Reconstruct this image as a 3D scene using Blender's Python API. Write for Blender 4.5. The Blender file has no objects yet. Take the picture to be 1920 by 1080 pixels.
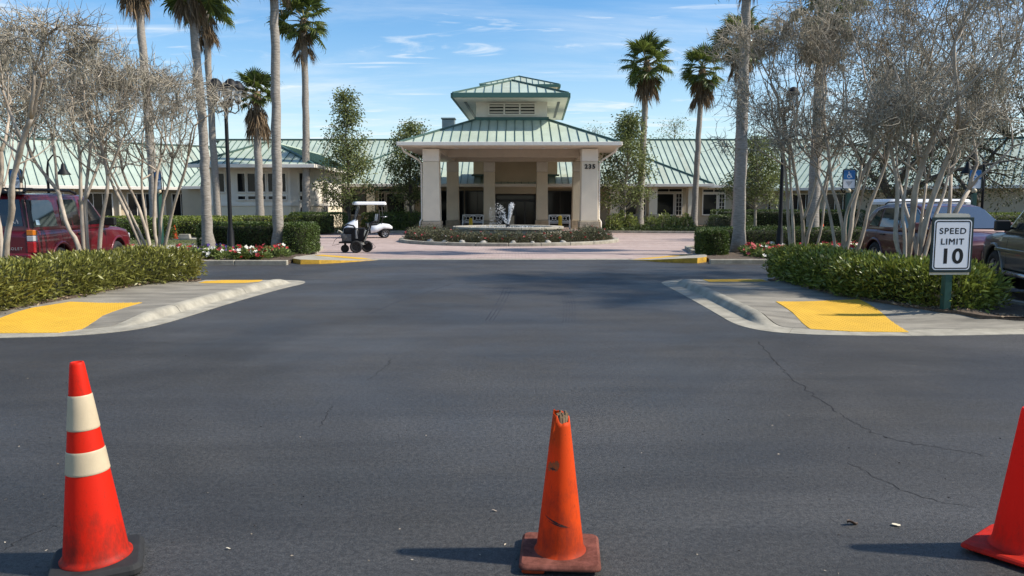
import bpy, bmesh, math, random
import numpy as np
from mathutils import Vector, Matrix, Euler
from mathutils.geometry import tessellate_polygon

# ------------------------------------------------------------------ camera
SC = bpy.context.scene
COL = SC.collection
PI = math.pi
CAM_H, FPX = 1.65, 1440.0
TILT = math.atan(155.0 / FPX)
CT, ST = math.cos(TILT), math.sin(TILT)
cam = bpy.data.cameras.new('camera')
cam.lens = 27.0
cam.sensor_width = 36.0
cam.clip_start = 0.1
cam.clip_end = 2000.0
cam_o = bpy.data.objects.new('camera', cam)
COL.objects.link(cam_o)
cam_o.location = (0, 0, CAM_H)
cam_o.rotation_euler = (PI / 2 - TILT, 0, 0)
SC.camera = cam_o

# ------------------------------------------------------------------ sun and sky
SUN_EL, SUN_AZ = math.radians(43.0), math.radians(-5.0)      # azimuth measured from +X towards +Y
SUN_DIR = Vector((math.cos(SUN_EL) * math.cos(SUN_AZ), math.cos(SUN_EL) * math.sin(SUN_AZ), math.sin(SUN_EL)))
sun = bpy.data.lights.new('sun', 'SUN')
sun.energy = 3.4
sun.angle = math.radians(1.8)
sun.color = (1.0, 0.93, 0.82)
sun_o = bpy.data.objects.new('sun', sun)
COL.objects.link(sun_o)
sun_o.rotation_euler = (-SUN_DIR).to_track_quat('-Z', 'Y').to_euler()
sun_o.location = (30, 5, 40)

world = bpy.data.worlds.new('World')
SC.world = world
world.use_nodes = True
wn, wl = world.node_tree.nodes, world.node_tree.links
wn.clear()
w_out = wn.new('ShaderNodeOutputWorld')
w_bg = wn.new('ShaderNodeBackground')
w_bg.inputs['Strength'].default_value = 0.15
sky = wn.new('ShaderNodeTexSky')
sky.sky_type = 'NISHITA'
sky.sun_disc = False
sky.sun_elevation = SUN_EL
sky.sun_rotation = PI / 2 - SUN_AZ
sky.altitude = 0
sky.air_density = 1.0
sky.dust_density = 0.6
sky.ozone_density = 1.6
tc = wn.new('ShaderNodeTexCoord')
sep = wn.new('ShaderNodeSeparateXYZ')
wl.new(tc.outputs['Generated'], sep.inputs[0])
def wmath(op, a, b=None, clamp=False):
    n = wn.new('ShaderNodeMath'); n.operation = op; n.use_clamp = clamp
    for i, v in enumerate((a, b)):
        if v is None: continue
        if hasattr(v, 'links'): wl.new(v, n.inputs[i])
        else: n.inputs[i].default_value = v
    return n.outputs[0]
zc = wmath('ADD', wmath('MAXIMUM', sep.outputs['Z'], 0.0), 0.10)
cx = wmath('DIVIDE', sep.outputs['X'], zc)
cy = wmath('DIVIDE', sep.outputs['Y'], zc)
comb = wn.new('ShaderNodeCombineXYZ')
wl.new(cx, comb.inputs['X']); wl.new(cy, comb.inputs['Y'])
def cloud_layer(rot, scl, loc, nscale, detail, lo, hi, distort=0.4):
    mp = wn.new('ShaderNodeMapping')
    mp.inputs['Rotation'].default_value = (0, 0, rot)
    mp.inputs['Scale'].default_value = scl
    mp.inputs['Location'].default_value = loc
    wl.new(comb.outputs[0], mp.inputs['Vector'])
    nz = wn.new('ShaderNodeTexNoise')
    nz.inputs['Scale'].default_value = nscale
    nz.inputs['Detail'].default_value = detail
    nz.inputs['Roughness'].default_value = 0.62
    nz.inputs['Distortion'].default_value = distort
    wl.new(mp.outputs[0], nz.inputs['Vector'])
    mr = wn.new('ShaderNodeMapRange')
    mr.interpolation_type = 'SMOOTHSTEP'
    mr.inputs['From Min'].default_value = lo
    mr.inputs['From Max'].default_value = hi
    wl.new(nz.outputs['Fac'], mr.inputs['Value'])
    return mr.outputs['Result']
broad = cloud_layer(0.25, (0.55, 1.5, 1), (3.1, 0.7, 0), 0.9, 9, 0.44, 0.78)
wisps = cloud_layer(-0.75, (0.7, 2.2, 1), (1.3, 5.1, 0), 1.6, 10, 0.53, 0.72, 1.2)
cl = wmath('MAXIMUM', wmath('MULTIPLY', broad, 0.45), wmath('MULTIPLY', wisps, 0.7))
low = wn.new('ShaderNodeMapRange')
low.inputs['From Min'].default_value = 0.0
low.inputs['From Max'].default_value = 0.24
low.inputs['To Min'].default_value = 0.6
low.inputs['To Max'].default_value = 0.0
wl.new(sep.outputs['Z'], low.inputs['Value'])
cl = wmath('ADD', cl, wmath('MULTIPLY', low.outputs['Result'], wmath('ADD', 0.45, broad)), clamp=True)
mixc = wn.new('ShaderNodeMix')
mixc.data_type = 'RGBA'
wl.new(cl, mixc.inputs['Factor'])
hs = wn.new('ShaderNodeHueSaturation')
hs.inputs['Saturation'].default_value = 1.36
hs.inputs['Value'].default_value = 0.64
wl.new(sky.outputs[0], hs.inputs['Color'])
wl.new(hs.outputs[0], mixc.inputs[6])
mixc.inputs[7].default_value = (3.35, 3.6, 3.8, 1)
wl.new(mixc.outputs[2], w_bg.inputs['Color'])
wl.new(w_bg.outputs[0], w_out.inputs['Surface'])

SC.view_settings.view_transform = 'Standard'
SC.view_settings.look = 'None'
SC.view_settings.gamma = 1.0
SC.view_settings.use_curve_mapping = False
SC.view_settings.exposure = 0.92
SC.cycles.max_bounces = 8
SC.cycles.transparent_max_bounces = 12
SC.cycles.sample_clamp_indirect = 6.0
SC.cycles.use_denoising = True

# ------------------------------------------------------------------ measuring helpers
def ray(px, py):
    u, v = (px - 960.0) / FPX, (540.0 - py) / FPX
    return Vector((u, CT + v * ST, -ST + v * CT))
def gp(px, py, z=0.0):                      # point of the level z seen at this pixel of the photograph
    d = ray(px, py)
    return Vector((0, 0, CAM_H)) + d * ((z - CAM_H) / d.z)
def at(px, py, Y):                          # point at distance Y
    d = ray(px, py)
    return Vector((0, 0, CAM_H)) + d * (Y / d.y)

# ------------------------------------------------------------------ object helpers
def tag(o, label=None, cat=None, group=None, kind=None):
    if label: o['label'] = label
    if cat: o['category'] = cat
    if group: o['group'] = group
    if kind: o['kind'] = kind
    return o
def thing(name, label, cat, loc=(0, 0, 0), rz=0.0, group=None):
    o = bpy.data.objects.new(name, None)
    o.empty_display_size = 0.2
    COL.objects.link(o)
    o.location = loc
    o.rotation_euler = (0, 0, rz)
    return tag(o, label, cat, group)
def place(name, me, parent=None, loc=None, rot=None, scale=None):
    o = bpy.data.objects.new(name, me)
    COL.objects.link(o)
    if parent is not None: o.parent = parent
    if loc is not None: o.location = loc
    if rot is not None: o.rotation_euler = rot
    if scale is not None: o.scale = scale
    return o
def copy_tree(o, parent=None):
    c = o.copy()
    COL.objects.link(c)
    c.parent = parent
    for ch in list(o.children):
        copy_tree(ch, c)
    return c

def ortho(d):
    d = Vector(d).normalized()
    a = Vector((0, 0, 1)) if abs(d.z) < 0.9 else Vector((1, 0, 0))
    u = d.cross(a).normalized()
    return u, d.cross(u).normalized()

class MB:
    def __init__(self):
        self.v, self.f, self.s, self.m = [], [], [], []
    def add(self, vs, fs, smooth=False, mi=0):
        b = len(self.v)
        self.v.extend(tuple(p) for p in vs)
        for f in fs:
            self.f.append(tuple(b + i for i in f)); self.s.append(smooth); self.m.append(mi)
        return self
    def box(self, c, s, rot=None, mi=0, taper=1.0):
        hx, hy, hz = s[0] / 2, s[1] / 2, s[2] / 2
        vs = []
        for z, k in ((-hz, 1.0), (hz, taper)):
            for x, y in ((-hx, -hy), (hx, -hy), (hx, hy), (-hx, hy)):
                vs.append(Vector((x * k, y * k, z)))
        if rot is not None:
            R = Euler(rot).to_matrix()
            vs = [R @ p for p in vs]
        c = Vector(c)
        return self.add([c + p for p in vs], [(3, 2, 1, 0), (4, 5, 6, 7), (0, 1, 5, 4), (1, 2, 6, 5), (2, 3, 7, 6), (3, 0, 4, 7)], mi=mi)
    def bar(self, a, b, w, h, up=(0, 0, 1), mi=0):       # beam of section w x h from a to b
        a, b = Vector(a), Vector(b)
        d = (b - a).normalized()
        s = d.cross(Vector(up))
        s = s.normalized() if s.length > 1e-4 else Vector((1, 0, 0))
        t = s.cross(d).normalized()
        vs = []
        for p in (a, b):
            for i, j in ((-1, -1), (1, -1), (1, 1), (-1, 1)):
                vs.append(p + s * (i * w / 2) + t * (j * h / 2))
        return self.add(vs, [(3, 2, 1, 0), (4, 5, 6, 7), (0, 1, 5, 4), (1, 2, 6, 5), (2, 3, 7, 6), (3, 0, 4, 7)], mi=mi)
    def tube(self, pts, rad, n=8, cap=True, smooth=True, mi=0):
        pts = [Vector(p) for p in pts]
        if not hasattr(rad, '__len__'): rad = [rad] * len(pts)
        vs, fs = [], []
        u = None
        for i, p in enumerate(pts):
            d = (pts[min(i + 1, len(pts) - 1)] - pts[max(i - 1, 0)])
            d = d.normalized() if d.length > 1e-9 else Vector((0, 0, 1))
            if u is None: u, w = ortho(d)
            else:
                u = (u - d * u.dot(d))
                u = u.normalized() if u.length > 1e-6 else ortho(d)[0]
                w = d.cross(u)
            for k in range(n):
                a = 2 * PI * k / n
                vs.append(p + (u * math.cos(a) + w * math.sin(a)) * rad[i])
        for i in range(len(pts) - 1):
            for k in range(n):
                k2 = (k + 1) % n
                fs.append((i * n + k, i * n + k2, (i + 1) * n + k2, (i + 1) * n + k))
        self.add(vs, fs, smooth, mi)
        if cap:
            b = len(self.v) - len(vs)
            self.f.append(tuple(b + k for k in reversed(range(n)))); self.s.append(False); self.m.append(mi)
            e = b + (len(pts) - 1) * n
            self.f.append(tuple(e + k for k in range(n))); self.s.append(False); self.m.append(mi)
        return self
    def lathe(self, prof, n=24, c=(0, 0, 0), axis='Z', smooth=True, mi=0, closed=False):
        c = Vector(c); vs, fs = [], []
        for r, z in prof:
            for k in range(n):
                a = 2 * PI * k / n
                if axis == 'Z': vs.append(c + Vector((r * math.cos(a), r * math.sin(a), z)))
                elif axis == 'Y': vs.append(c + Vector((r * math.cos(a), z, -r * math.sin(a))))
                else: vs.append(c + Vector((z, r * math.cos(a), r * math.sin(a))))
        m = len(prof)
        for i in range(m if closed else m - 1):
            j = (i + 1) % m
            for k in range(n):
                k2 = (k + 1) % n
                fs.append((i * n + k, i * n + k2, j * n + k2, j * n + k))
        return self.add(vs, fs, smooth, mi)
    def prism(self, poly, z0, z1, mi=0):
        n = len(poly)
        vs = [Vector((p[0], p[1], z0)) for p in poly] + [Vector((p[0], p[1], z1)) for p in poly]
        fs = [tuple(reversed(range(n))), tuple(range(n, 2 * n))]
        fs += [(i, (i + 1) % n, n + (i + 1) % n, n + i) for i in range(n)]
        return self.add(vs, fs, mi=mi)
    def prism_dir(self, poly3, ext, mi=0):               # planar 3D polygon pushed along ext
        n = len(poly3); ext = Vector(ext)
        vs = [Vector(p) for p in poly3] + [Vector(p) + ext for p in poly3]
        fs = [tuple(reversed(range(n))), tuple(range(n, 2 * n))]
        fs += [(i, (i + 1) % n, n + (i + 1) % n, n + i) for i in range(n)]
        return self.add(vs, fs, mi=mi)
    def ring_prism(self, outer, inner, f, mi=0):         # flat frame; f(p, side) -> 3D point
        n = len(outer)
        vs = [f(p, 0) for p in outer] + [f(p, 0) for p in inner] + [f(p, 1) for p in outer] + [f(p, 1) for p in inner]
        fs = []
        for i in range(n):
            j = (i + 1) % n
            fs += [(i, n + i, n + j, j), (2 * n + i, 2 * n + j, 3 * n + j, 3 * n + i), (i, j, 2 * n + j, 2 * n + i), (n + j, n + i, 3 * n + i, 3 * n + j)]
        return self.add(vs, fs, mi=mi)
    def ball(self, c, r, n=10, m=7, mi=0, sz=1.0):
        prof = [(max(r * math.sin(PI * i / m), 1e-4), -r * sz * math.cos(PI * i / m)) for i in range(m + 1)]
        return self.lathe(prof, n, c, mi=mi)
    def mesh(self, name, mats):
        me = bpy.data.meshes.new(name)
        me.from_pydata(self.v, [], self.f)
        for m in (mats if isinstance(mats, (list, tuple)) else [mats]): me.materials.append(m)
        me.polygons.foreach_set('use_smooth', self.s)
        me.polygons.foreach_set('material_index', self.m)
        me.update()
        bm = bmesh.new(); bm.from_mesh(me)
        bmesh.ops.recalc_face_normals(bm, faces=bm.faces)
        bm.to_mesh(me); bm.free()
        return me
    def build(self, name, mats, parent=None, loc=None, rot=None, bevel=0.0, seg=2):
        o = place(name, self.mesh(name, mats), parent, loc, rot)
        if bevel:
            b = o.modifiers.new('bevel', 'BEVEL'); b.width = bevel; b.segments = seg; b.limit_method = 'ANGLE'; b.angle_limit = math.radians(40)
            b.harden_normals = False
        return o

def fast_mesh(name, verts, faces, mats, smooth=False, mat_idx=None):   # numpy: all faces with the same corner count
    verts = np.asarray(verts, dtype=np.float32); faces = np.asarray(faces, dtype=np.int32)
    me = bpy.data.meshes.new(name)
    nf, k = faces.shape
    me.vertices.add(len(verts)); me.vertices.foreach_set('co', verts.ravel())
    me.loops.add(nf * k); me.loops.foreach_set('vertex_index', faces.ravel())
    me.polygons.add(nf); me.polygons.foreach_set('loop_start', np.arange(0, nf * k, k, dtype=np.int32))
    for m in (mats if isinstance(mats, (list, tuple)) else [mats]): me.materials.append(m)
    if smooth: me.polygons.foreach_set('use_smooth', np.ones(nf, dtype=bool))
    if mat_idx is not None: me.polygons.foreach_set('material_index', np.asarray(mat_idx, dtype=np.int32))
    me.update(calc_edges=True)
    return me

def unit(a):
    return a / np.maximum(np.linalg.norm(a, axis=1, keepdims=True), 1e-9)
def leaf_arrays(rng, cen, dirs, length, width, droop=0.25):    # folded diamond leaves as quads
    n = len(cen)
    dirs = unit(dirs)
    r = unit(rng.normal(size=(n, 3)))
    side = unit(np.cross(dirs, r))
    nrm = np.cross(side, dirs)
    L = (length * rng.uniform(0.7, 1.25, n))[:, None]
    W = (width * rng.uniform(0.75, 1.2, n))[:, None]
    base = cen
    mid = cen + dirs * L * 0.48 + nrm * L * 0.06
    tip = cen + dirs * L - np.array([0, 0, 1.0]) * L * droop
    v = np.stack([base, mid + side * W / 2 , tip, mid - side * W / 2], axis=1).reshape(-1, 3)
    f = np.arange(n * 4).reshape(n, 4)
    return v, f
def tube_arrays(p, r, n=3):          # p: (T,S,3) polylines, r: (T,S) radii
    T, S, _ = p.shape
    d = np.empty_like(p)
    d[:, 1:-1] = p[:, 2:] - p[:, :-2]
    d[:, 0] = p[:, 1] - p[:, 0]
    d[:, -1] = p[:, -1] - p[:, -2]
    d = d / np.maximum(np.linalg.norm(d, axis=2, keepdims=True), 1e-9)
    ref = np.where(np.abs(d[..., 2:3]) < 0.9, np.array([0, 0, 1.0]), np.array([1.0, 0, 0]))
    u = np.cross(d, ref); u /= np.maximum(np.linalg.norm(u, axis=2, keepdims=True), 1e-9)
    w = np.cross(d, u)
    a = 2 * np.pi * np.arange(n) / n
    v = p[:, :, None, :] + r[:, :, None, None] * (u[:, :, None, :] * np.cos(a)[None, None, :, None] + w[:, :, None, :] * np.sin(a)[None, None, :, None])
    idx = np.arange(T * S * n).reshape(T, S, n)
    q = np.stack([idx[:, :-1, :], np.roll(idx, -1, 2)[:, :-1, :], np.roll(idx, -1, 2)[:, 1:, :], idx[:, 1:, :]], axis=-1).reshape(-1, 4)
    return v.reshape(-1, 3), q

def chaikin(pts, it=2, closed=True):
    pts = [Vector(p) for p in pts]
    for _ in range(it):
        out = []
        n = len(pts)
        for i in range(n if closed else n - 1):
            a, b = pts[i], pts[(i + 1) % n]
            out += [a * 0.75 + b * 0.25, a * 0.25 + b * 0.75]
        if not closed: out = [pts[0]] + out + [pts[-1]]
        pts = out
    return pts
def rrect(w, h, r, n=5):
    out = []
    for cx_, cy_, a0 in ((w / 2 - r, h / 2 - r, 0), (-w / 2 + r, h / 2 - r, 90), (-w / 2 + r, -h / 2 + r, 180), (w / 2 - r, -h / 2 + r, 270)):
        for i in range(n + 1):
            a = math.radians(a0 + 90.0 * i / n)
            out.append((cx_ + r * math.cos(a), cy_ + r * math.sin(a)))
    return out
def text_mesh(body, size, depth=0.004, bold=0.0, spacing=1.0, mats=None, name='lettering'):
    cu = bpy.data.curves.new(name, 'FONT')
    cu.body = body; cu.size = size; cu.extrude = depth / 2; cu.offset = bold
    cu.align_x = 'CENTER'; cu.align_y = 'CENTER'; cu.space_character = spacing
    o = bpy.data.objects.new(name, cu)
    COL.objects.link(o)
    dg = bpy.context.evaluated_depsgraph_get(); dg.update()
    me = bpy.data.meshes.new_from_object(o.evaluated_get(dg))
    bpy.data.objects.remove(o)
    me.materials.clear()
    me.materials.append(mats)
    me.name = name
    return me
def apply_mods(o):
    dg = bpy.context.evaluated_depsgraph_get(); dg.update()
    me = bpy.data.meshes.new_from_object(o.evaluated_get(dg))
    o.modifiers.clear(); old = o.data; o.data = me
    bpy.data.meshes.remove(old)

# ------------------------------------------------------------------ materials
def mat(name, col, rough=0.6, var=0.0, vscale=3.0, bump=0.0, bscale=60.0, metal=0.0, col2=None, coat=0.0, spec=0.5, detail=6, island=0.0, transl=0.0, trans=0.0, ior=1.45, stretch=None, alpha=1.0, emis=None):
    m = bpy.data.materials.new(name)
    m.use_nodes = True
    nt = m.node_tree; N, L = nt.nodes, nt.links
    b = N['Principled BSDF']
    b.inputs['Roughness'].default_value = rough
    b.inputs['Metallic'].default_value = metal
    b.inputs['Specular IOR Level'].default_value = spec
    b.inputs['Coat Weight'].default_value = coat
    b.inputs['Coat Roughness'].default_value = 0.04
    b.inputs['Transmission Weight'].default_value = trans
    b.inputs['IOR'].default_value = ior
    b.inputs['Alpha'].default_value = alpha
    c = (*col, 1.0)
    b.inputs['Base Color'].default_value = c
    t = N.new('ShaderNodeTexCoord')
    vec = t.outputs['Object']
    if stretch:
        mp = N.new('ShaderNodeMapping'); mp.inputs['Scale'].default_value = stretch
        L.new(vec, mp.inputs['Vector']); vec = mp.outputs[0]
    cur = None
    if var > 0 or col2:
        nz = N.new('ShaderNodeTexNoise'); nz.inputs['Scale'].default_value = vscale; nz.inputs['Detail'].default_value = detail
        nz.inputs['Roughness'].default_value = 0.65
        L.new(vec, nz.inputs['Vector'])
        cr = N.new('ShaderNodeValToRGB')
        c2 = col2 if col2 else tuple(x * (1 + var) for x in col)
        c1 = col if col2 else tuple(x * (1 - var) for x in col)
        cr.color_ramp.elements[0].position = 0.33; cr.color_ramp.elements[1].position = 0.68
        cr.color_ramp.elements[0].color = (*c1, 1); cr.color_ramp.elements[1].color = (*c2, 1)
        L.new(nz.outputs['Fac'], cr.inputs['Fac'])
        cur = cr.outputs['Color']
    if island > 0:
        g = N.new('ShaderNodeNewGeometry')
        mr = N.new('ShaderNodeMapRange'); mr.inputs['To Min'].default_value = 1 - island; mr.inputs['To Max'].default_value = 1 + island
        L.new(g.outputs['Random Per Island'], mr.inputs['Value'])
        mx = N.new('ShaderNodeMix'); mx.data_type = 'RGBA'; mx.blend_type = 'MULTIPLY'; mx.inputs['Factor'].default_value = 1.0
        if cur: L.new(cur, mx.inputs[6])
        else: mx.inputs[6].default_value = c
        L.new(mr.outputs['Result'], mx.inputs[7])
        cur = mx.outputs[2]
    if cur: L.new(cur, b.inputs['Base Color'])
    if bump > 0:
        nb = N.new('ShaderNodeTexNoise'); nb.inputs['Scale'].default_value = bscale; nb.inputs['Detail'].default_value = 4
        L.new(vec, nb.inputs['Vector'])
        bp = N.new('ShaderNodeBump'); bp.inputs['Strength'].default_value = bump; bp.inputs['Distance'].default_value = 0.02
        L.new(nb.outputs['Fac'], bp.inputs['Height'])
        L.new(bp.outputs['Normal'], b.inputs['Normal'])
    if transl > 0:
        tr = N.new('ShaderNodeBsdfTranslucent')
        if cur: L.new(cur, tr.inputs['Color'])
        else: tr.inputs['Color'].default_value = c
        mx2 = N.new('ShaderNodeMixShader'); mx2.inputs['Fac'].default_value = transl
        L.new(b.outputs[0], mx2.inputs[1]); L.new(tr.outputs[0], mx2.inputs[2])
        L.new(mx2.outputs[0], N['Material Output'].inputs['Surface'])
    return m

M = {}
M['concrete'] = mat('concrete', (0.33, 0.30, 0.24), 0.85, 0.22, 2.2, 0.25, 90, detail=9)
M['kerb'] = mat('kerb_concrete', (0.31, 0.285, 0.225), 0.88, 0.3, 3.5, 0.25, 70, detail=9)
M['walk'] = mat('sidewalk_concrete', (0.225, 0.205, 0.165), 0.88, 0.42, 1.3, 0.3, 110, detail=9, stretch=(0.6, 2.2, 1))
M['yellow'] = mat('yellow_pad', (0.60, 0.35, 0.028), 0.8, 0.12, 2.5, 0.1, 60, detail=8)
M['yellow_paint'] = mat('yellow_kerb_paint', (0.50, 0.29, 0.03), 0.7, 0.3, 6, 0.2, 50)
M['stucco'] = mat('stucco', (0.72, 0.635, 0.485), 0.9, 0.05, 1.5, 0.15, 60)
M['stucco_tan'] = mat('stucco_tan', (0.50, 0.42, 0.30), 0.9, 0.06, 1.2, 0.12, 60)
M['trim'] = mat('white_trim', (0.76, 0.71, 0.62), 0.6, 0.05, 2)
M['soffit'] = mat('soffit', (0.74, 0.66, 0.54), 0.8, 0.05, 2)
M['stone'] = mat('cast_stone', (0.42, 0.355, 0.255), 0.9, 0.22, 4, 0.3, 40)
M['roof'] = mat('green_metal_roof', (0.43, 0.50, 0.405), 0.42, 0.13, 0.5, metal=0.0, detail=8)
M['roof_stain'] = mat('stained_metal_roof', (0.33, 0.36, 0.28), 0.6, col2=(0.44, 0.50, 0.41), vscale=1.1, detail=8)
M['seam'] = mat('dark_green_seam', (0.055, 0.11, 0.092), 0.5)
M['fascia_green'] = mat('green_fascia', (0.06, 0.14, 0.115), 0.5)
M['glass'] = mat('dark_window_glass', (0.012, 0.014, 0.016), 0.08, spec=0.3)
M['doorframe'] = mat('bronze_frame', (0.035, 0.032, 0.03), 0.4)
M['white'] = mat('white_paint', (0.75, 0.75, 0.74), 0.45)
M['black'] = mat('black_metal', (0.010, 0.010, 0.011), 0.55, spec=0.3)
M['rubber'] = mat('rubber', (0.018, 0.018, 0.018), 0.8, 0.3, 10)
M['green_post'] = mat('green_post', (0.008, 0.055, 0.04), 0.45)
M['gold'] = mat('tan_ball', (0.5, 0.42, 0.28), 0.5)
M['blue'] = mat('sign_blue', (0.015, 0.14, 0.36), 0.5)
M['sign_white'] = mat('sign_white', (0.74, 0.74, 0.75), 0.5)
M['sign_green'] = mat('sign_backboard', (0.006, 0.022, 0.02), 0.5)
M['sign_tan'] = mat('sign_board_tan', (0.55, 0.50, 0.40), 0.7, 0.1, 6)
M['mulch'] = mat('mulch', (0.055, 0.038, 0.026), 0.95, col2=(0.13, 0.095, 0.065), vscale=18, bump=0.9, bscale=35, detail=10)
M['grass'] = mat('dry_grass', (0.10, 0.11, 0.035), 0.95, col2=(0.20, 0.18, 0.07), vscale=5, bump=0.6, bscale=60, detail=10)
M['bark'] = mat('crepe_bark', (0.235, 0.185, 0.135), 0.75, col2=(0.53, 0.455, 0.365), vscale=5, bump=0.35, bscale=14, stretch=(1, 1, 0.35))
M['twig'] = mat('twig', (0.33, 0.29, 0.225), 0.85, island=0.45)
M['moss'] = mat('grey_moss', (0.28, 0.262, 0.20), 0.95, island=0.4, transl=0.2)
M['palm_bark'] = mat('palm_bark', (0.20, 0.175, 0.145), 0.9, col2=(0.36, 0.325, 0.28), vscale=5, bump=1.0, bscale=6, stretch=(1.2, 1.2, 5))
M['frond'] = mat('palm_frond', (0.105, 0.135, 0.028), 0.42, island=0.5, transl=0.42)
M['petiole'] = mat('palm_petiole', (0.15, 0.14, 0.045), 0.6)
M['dead'] = mat('dead_frond', (0.19, 0.135, 0.08), 0.9, island=0.5, transl=0.15)
M['oak_leaf'] = mat('oak_leaf', (0.16, 0.185, 0.062), 0.5, island=0.6, transl=0.35)
M['oak_dark'] = mat('live_oak_leaf', (0.07, 0.075, 0.035), 0.6, island=0.6, transl=0.15)
M['oak_bark'] = mat('oak_bark', (0.10, 0.085, 0.07), 0.95, 0.35, 6, 0.5, 20)
M['pale_bark'] = mat('pale_bark', (0.30, 0.27, 0.22), 0.9, 0.25, 6, 0.4, 20)
M['hedge_a'] = mat('olive_hedge_leaf', (0.19, 0.19, 0.042), 0.4, island=0.55, transl=0.22)
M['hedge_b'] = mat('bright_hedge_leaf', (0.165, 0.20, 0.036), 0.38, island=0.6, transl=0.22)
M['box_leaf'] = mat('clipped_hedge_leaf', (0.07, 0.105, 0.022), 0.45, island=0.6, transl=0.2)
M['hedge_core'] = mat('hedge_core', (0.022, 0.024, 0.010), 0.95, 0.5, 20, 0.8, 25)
M['shrub_leaf'] = mat('shrub_leaf', (0.10, 0.10, 0.05), 0.6, island=0.6, transl=0.2)
M['croton_leaf'] = mat('croton_leaf', (0.22, 0.25, 0.07), 0.5, island=0.7, transl=0.25)
M['cover_leaf'] = mat('ground_cover_leaf', (0.075, 0.105, 0.03), 0.6, island=0.6, transl=0.2)
M['bed_leaf'] = mat('bedding_leaf', (0.15, 0.19, 0.05), 0.6, island=0.6, transl=0.25)
M['red_fl'] = mat('red_petal', (0.36, 0.012, 0.02), 0.6, island=0.4, transl=0.2)
M['white_fl'] = mat('white_petal', (0.72, 0.70, 0.62), 0.6, island=0.15, transl=0.2)
M['pink_fl'] = mat('pink_petal', (0.50, 0.08, 0.08), 0.6, island=0.3, transl=0.2)
M['purple_fl'] = mat('purple_petal', (0.16, 0.08, 0.35), 0.6, island=0.3, transl=0.2)
M['yellow_fl'] = mat('yellow_petal', (0.65, 0.5, 0.04), 0.6, island=0.3, transl=0.2)
M['rock'] = mat('white_rock', (0.38, 0.355, 0.31), 0.9, 0.2, 8, 0.5, 15)
M['chrome'] = mat('bright_metal', (0.55, 0.56, 0.58), 0.25, metal=1.0)
M['bollard'] = mat('yellow_bollard', (0.68, 0.45, 0.02), 0.5)

# asphalt: dark sealed blacktop with broad wear, broom streaks and fine grain
def asphalt_material():
    m = bpy.data.materials.new('asphalt'); m.use_nodes = True
    N, L = m.node_tree.nodes, m.node_tree.links
    b = N['Principled BSDF']
    t = N.new('ShaderNodeTexCoord')
    def noise(scale, detail, stretch=(1, 1, 1), rot=0.0, dist=0.0, rough=0.6):
        mp = N.new('ShaderNodeMapping'); mp.inputs['Scale'].default_value = stretch; mp.inputs['Rotation'].default_value = (0, 0, rot)
        L.new(t.outputs['Object'], mp.inputs['Vector'])
        n = N.new('ShaderNodeTexNoise'); n.inputs['Scale'].default_value = scale; n.inputs['Detail'].default_value = detail
        n.inputs['Distortion'].default_value = dist; n.inputs['Roughness'].default_value = rough
        L.new(mp.outputs[0], n.inputs['Vector'])
        return n.outputs['Fac']
    def ramp(fac, a, bb, c0, c1):
        mr = N.new('ShaderNodeMapRange'); mr.inputs['From Min'].default_value = a; mr.inputs['From Max'].default_value = bb
        mr.inputs['To Min'].default_value = c0; mr.inputs['To Max'].default_value = c1
        L.new(fac, mr.inputs['Value']); return mr.outputs['Result']
    def mul(a, c):
        n = N.new('ShaderNodeMath'); n.operation = 'MULTIPLY'; L.new(a, n.inputs[0]); L.new(c, n.inputs[1]); return n.outputs[0]
    broad = ramp(noise(0.22, 6, dist=0.8), 0.40, 0.60, 0.80, 1.24)
    streak = ramp(noise(1.1, 7, (0.22, 1.6, 1), 0.12, 0.6), 0.38, 0.62, 0.89, 1.12)
    grain = ramp(noise(130.0, 4, rough=0.85), 0.40, 0.60, 0.5, 1.6)
    grit = ramp(noise(620.0, 1), 0.66, 0.74, 1.0, 2.1)
    coarse = ramp(noise(34.0, 5, rough=0.75), 0.40, 0.60, 0.70, 1.34)
    f = mul(mul(mul(broad, streak), mul(grain, grit)), coarse)
    mx = N.new('ShaderNodeMix'); mx.data_type = 'RGBA'; mx.blend_type = 'MULTIPLY'; mx.inputs['Factor'].default_value = 1
    hue = N.new('ShaderNodeMix'); hue.data_type = 'RGBA'
    hue.inputs[6].default_value = (0.0415, 0.0410, 0.0408, 1); hue.inputs[7].default_value = (0.047, 0.044, 0.039, 1)
    L.new(ramp(noise(0.16, 4, dist=0.6), 0.4, 0.62, 0.0, 1.0), hue.inputs['Factor'])
    L.new(hue.outputs[2], mx.inputs[6]); L.new(f, mx.inputs[7])
    L.new(mx.outputs[2], b.inputs['Base Color'])
    b.inputs['Specular IOR Level'].default_value = 0.34
    L.new(ramp(noise(0.5, 5), 0.4, 0.6, 0.48, 0.66), b.inputs['Roughness'])
    bp = N.new('ShaderNodeBump'); bp.inputs['Strength'].default_value = 0.55; bp.inputs['Distance'].default_value = 0.016
    L.new(noise(55.0, 6, rough=0.8), bp.inputs['Height']); L.new(bp.outputs['Normal'], b.inputs['Normal'])
    return m
M['asphalt'] = asphalt_material()

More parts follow.
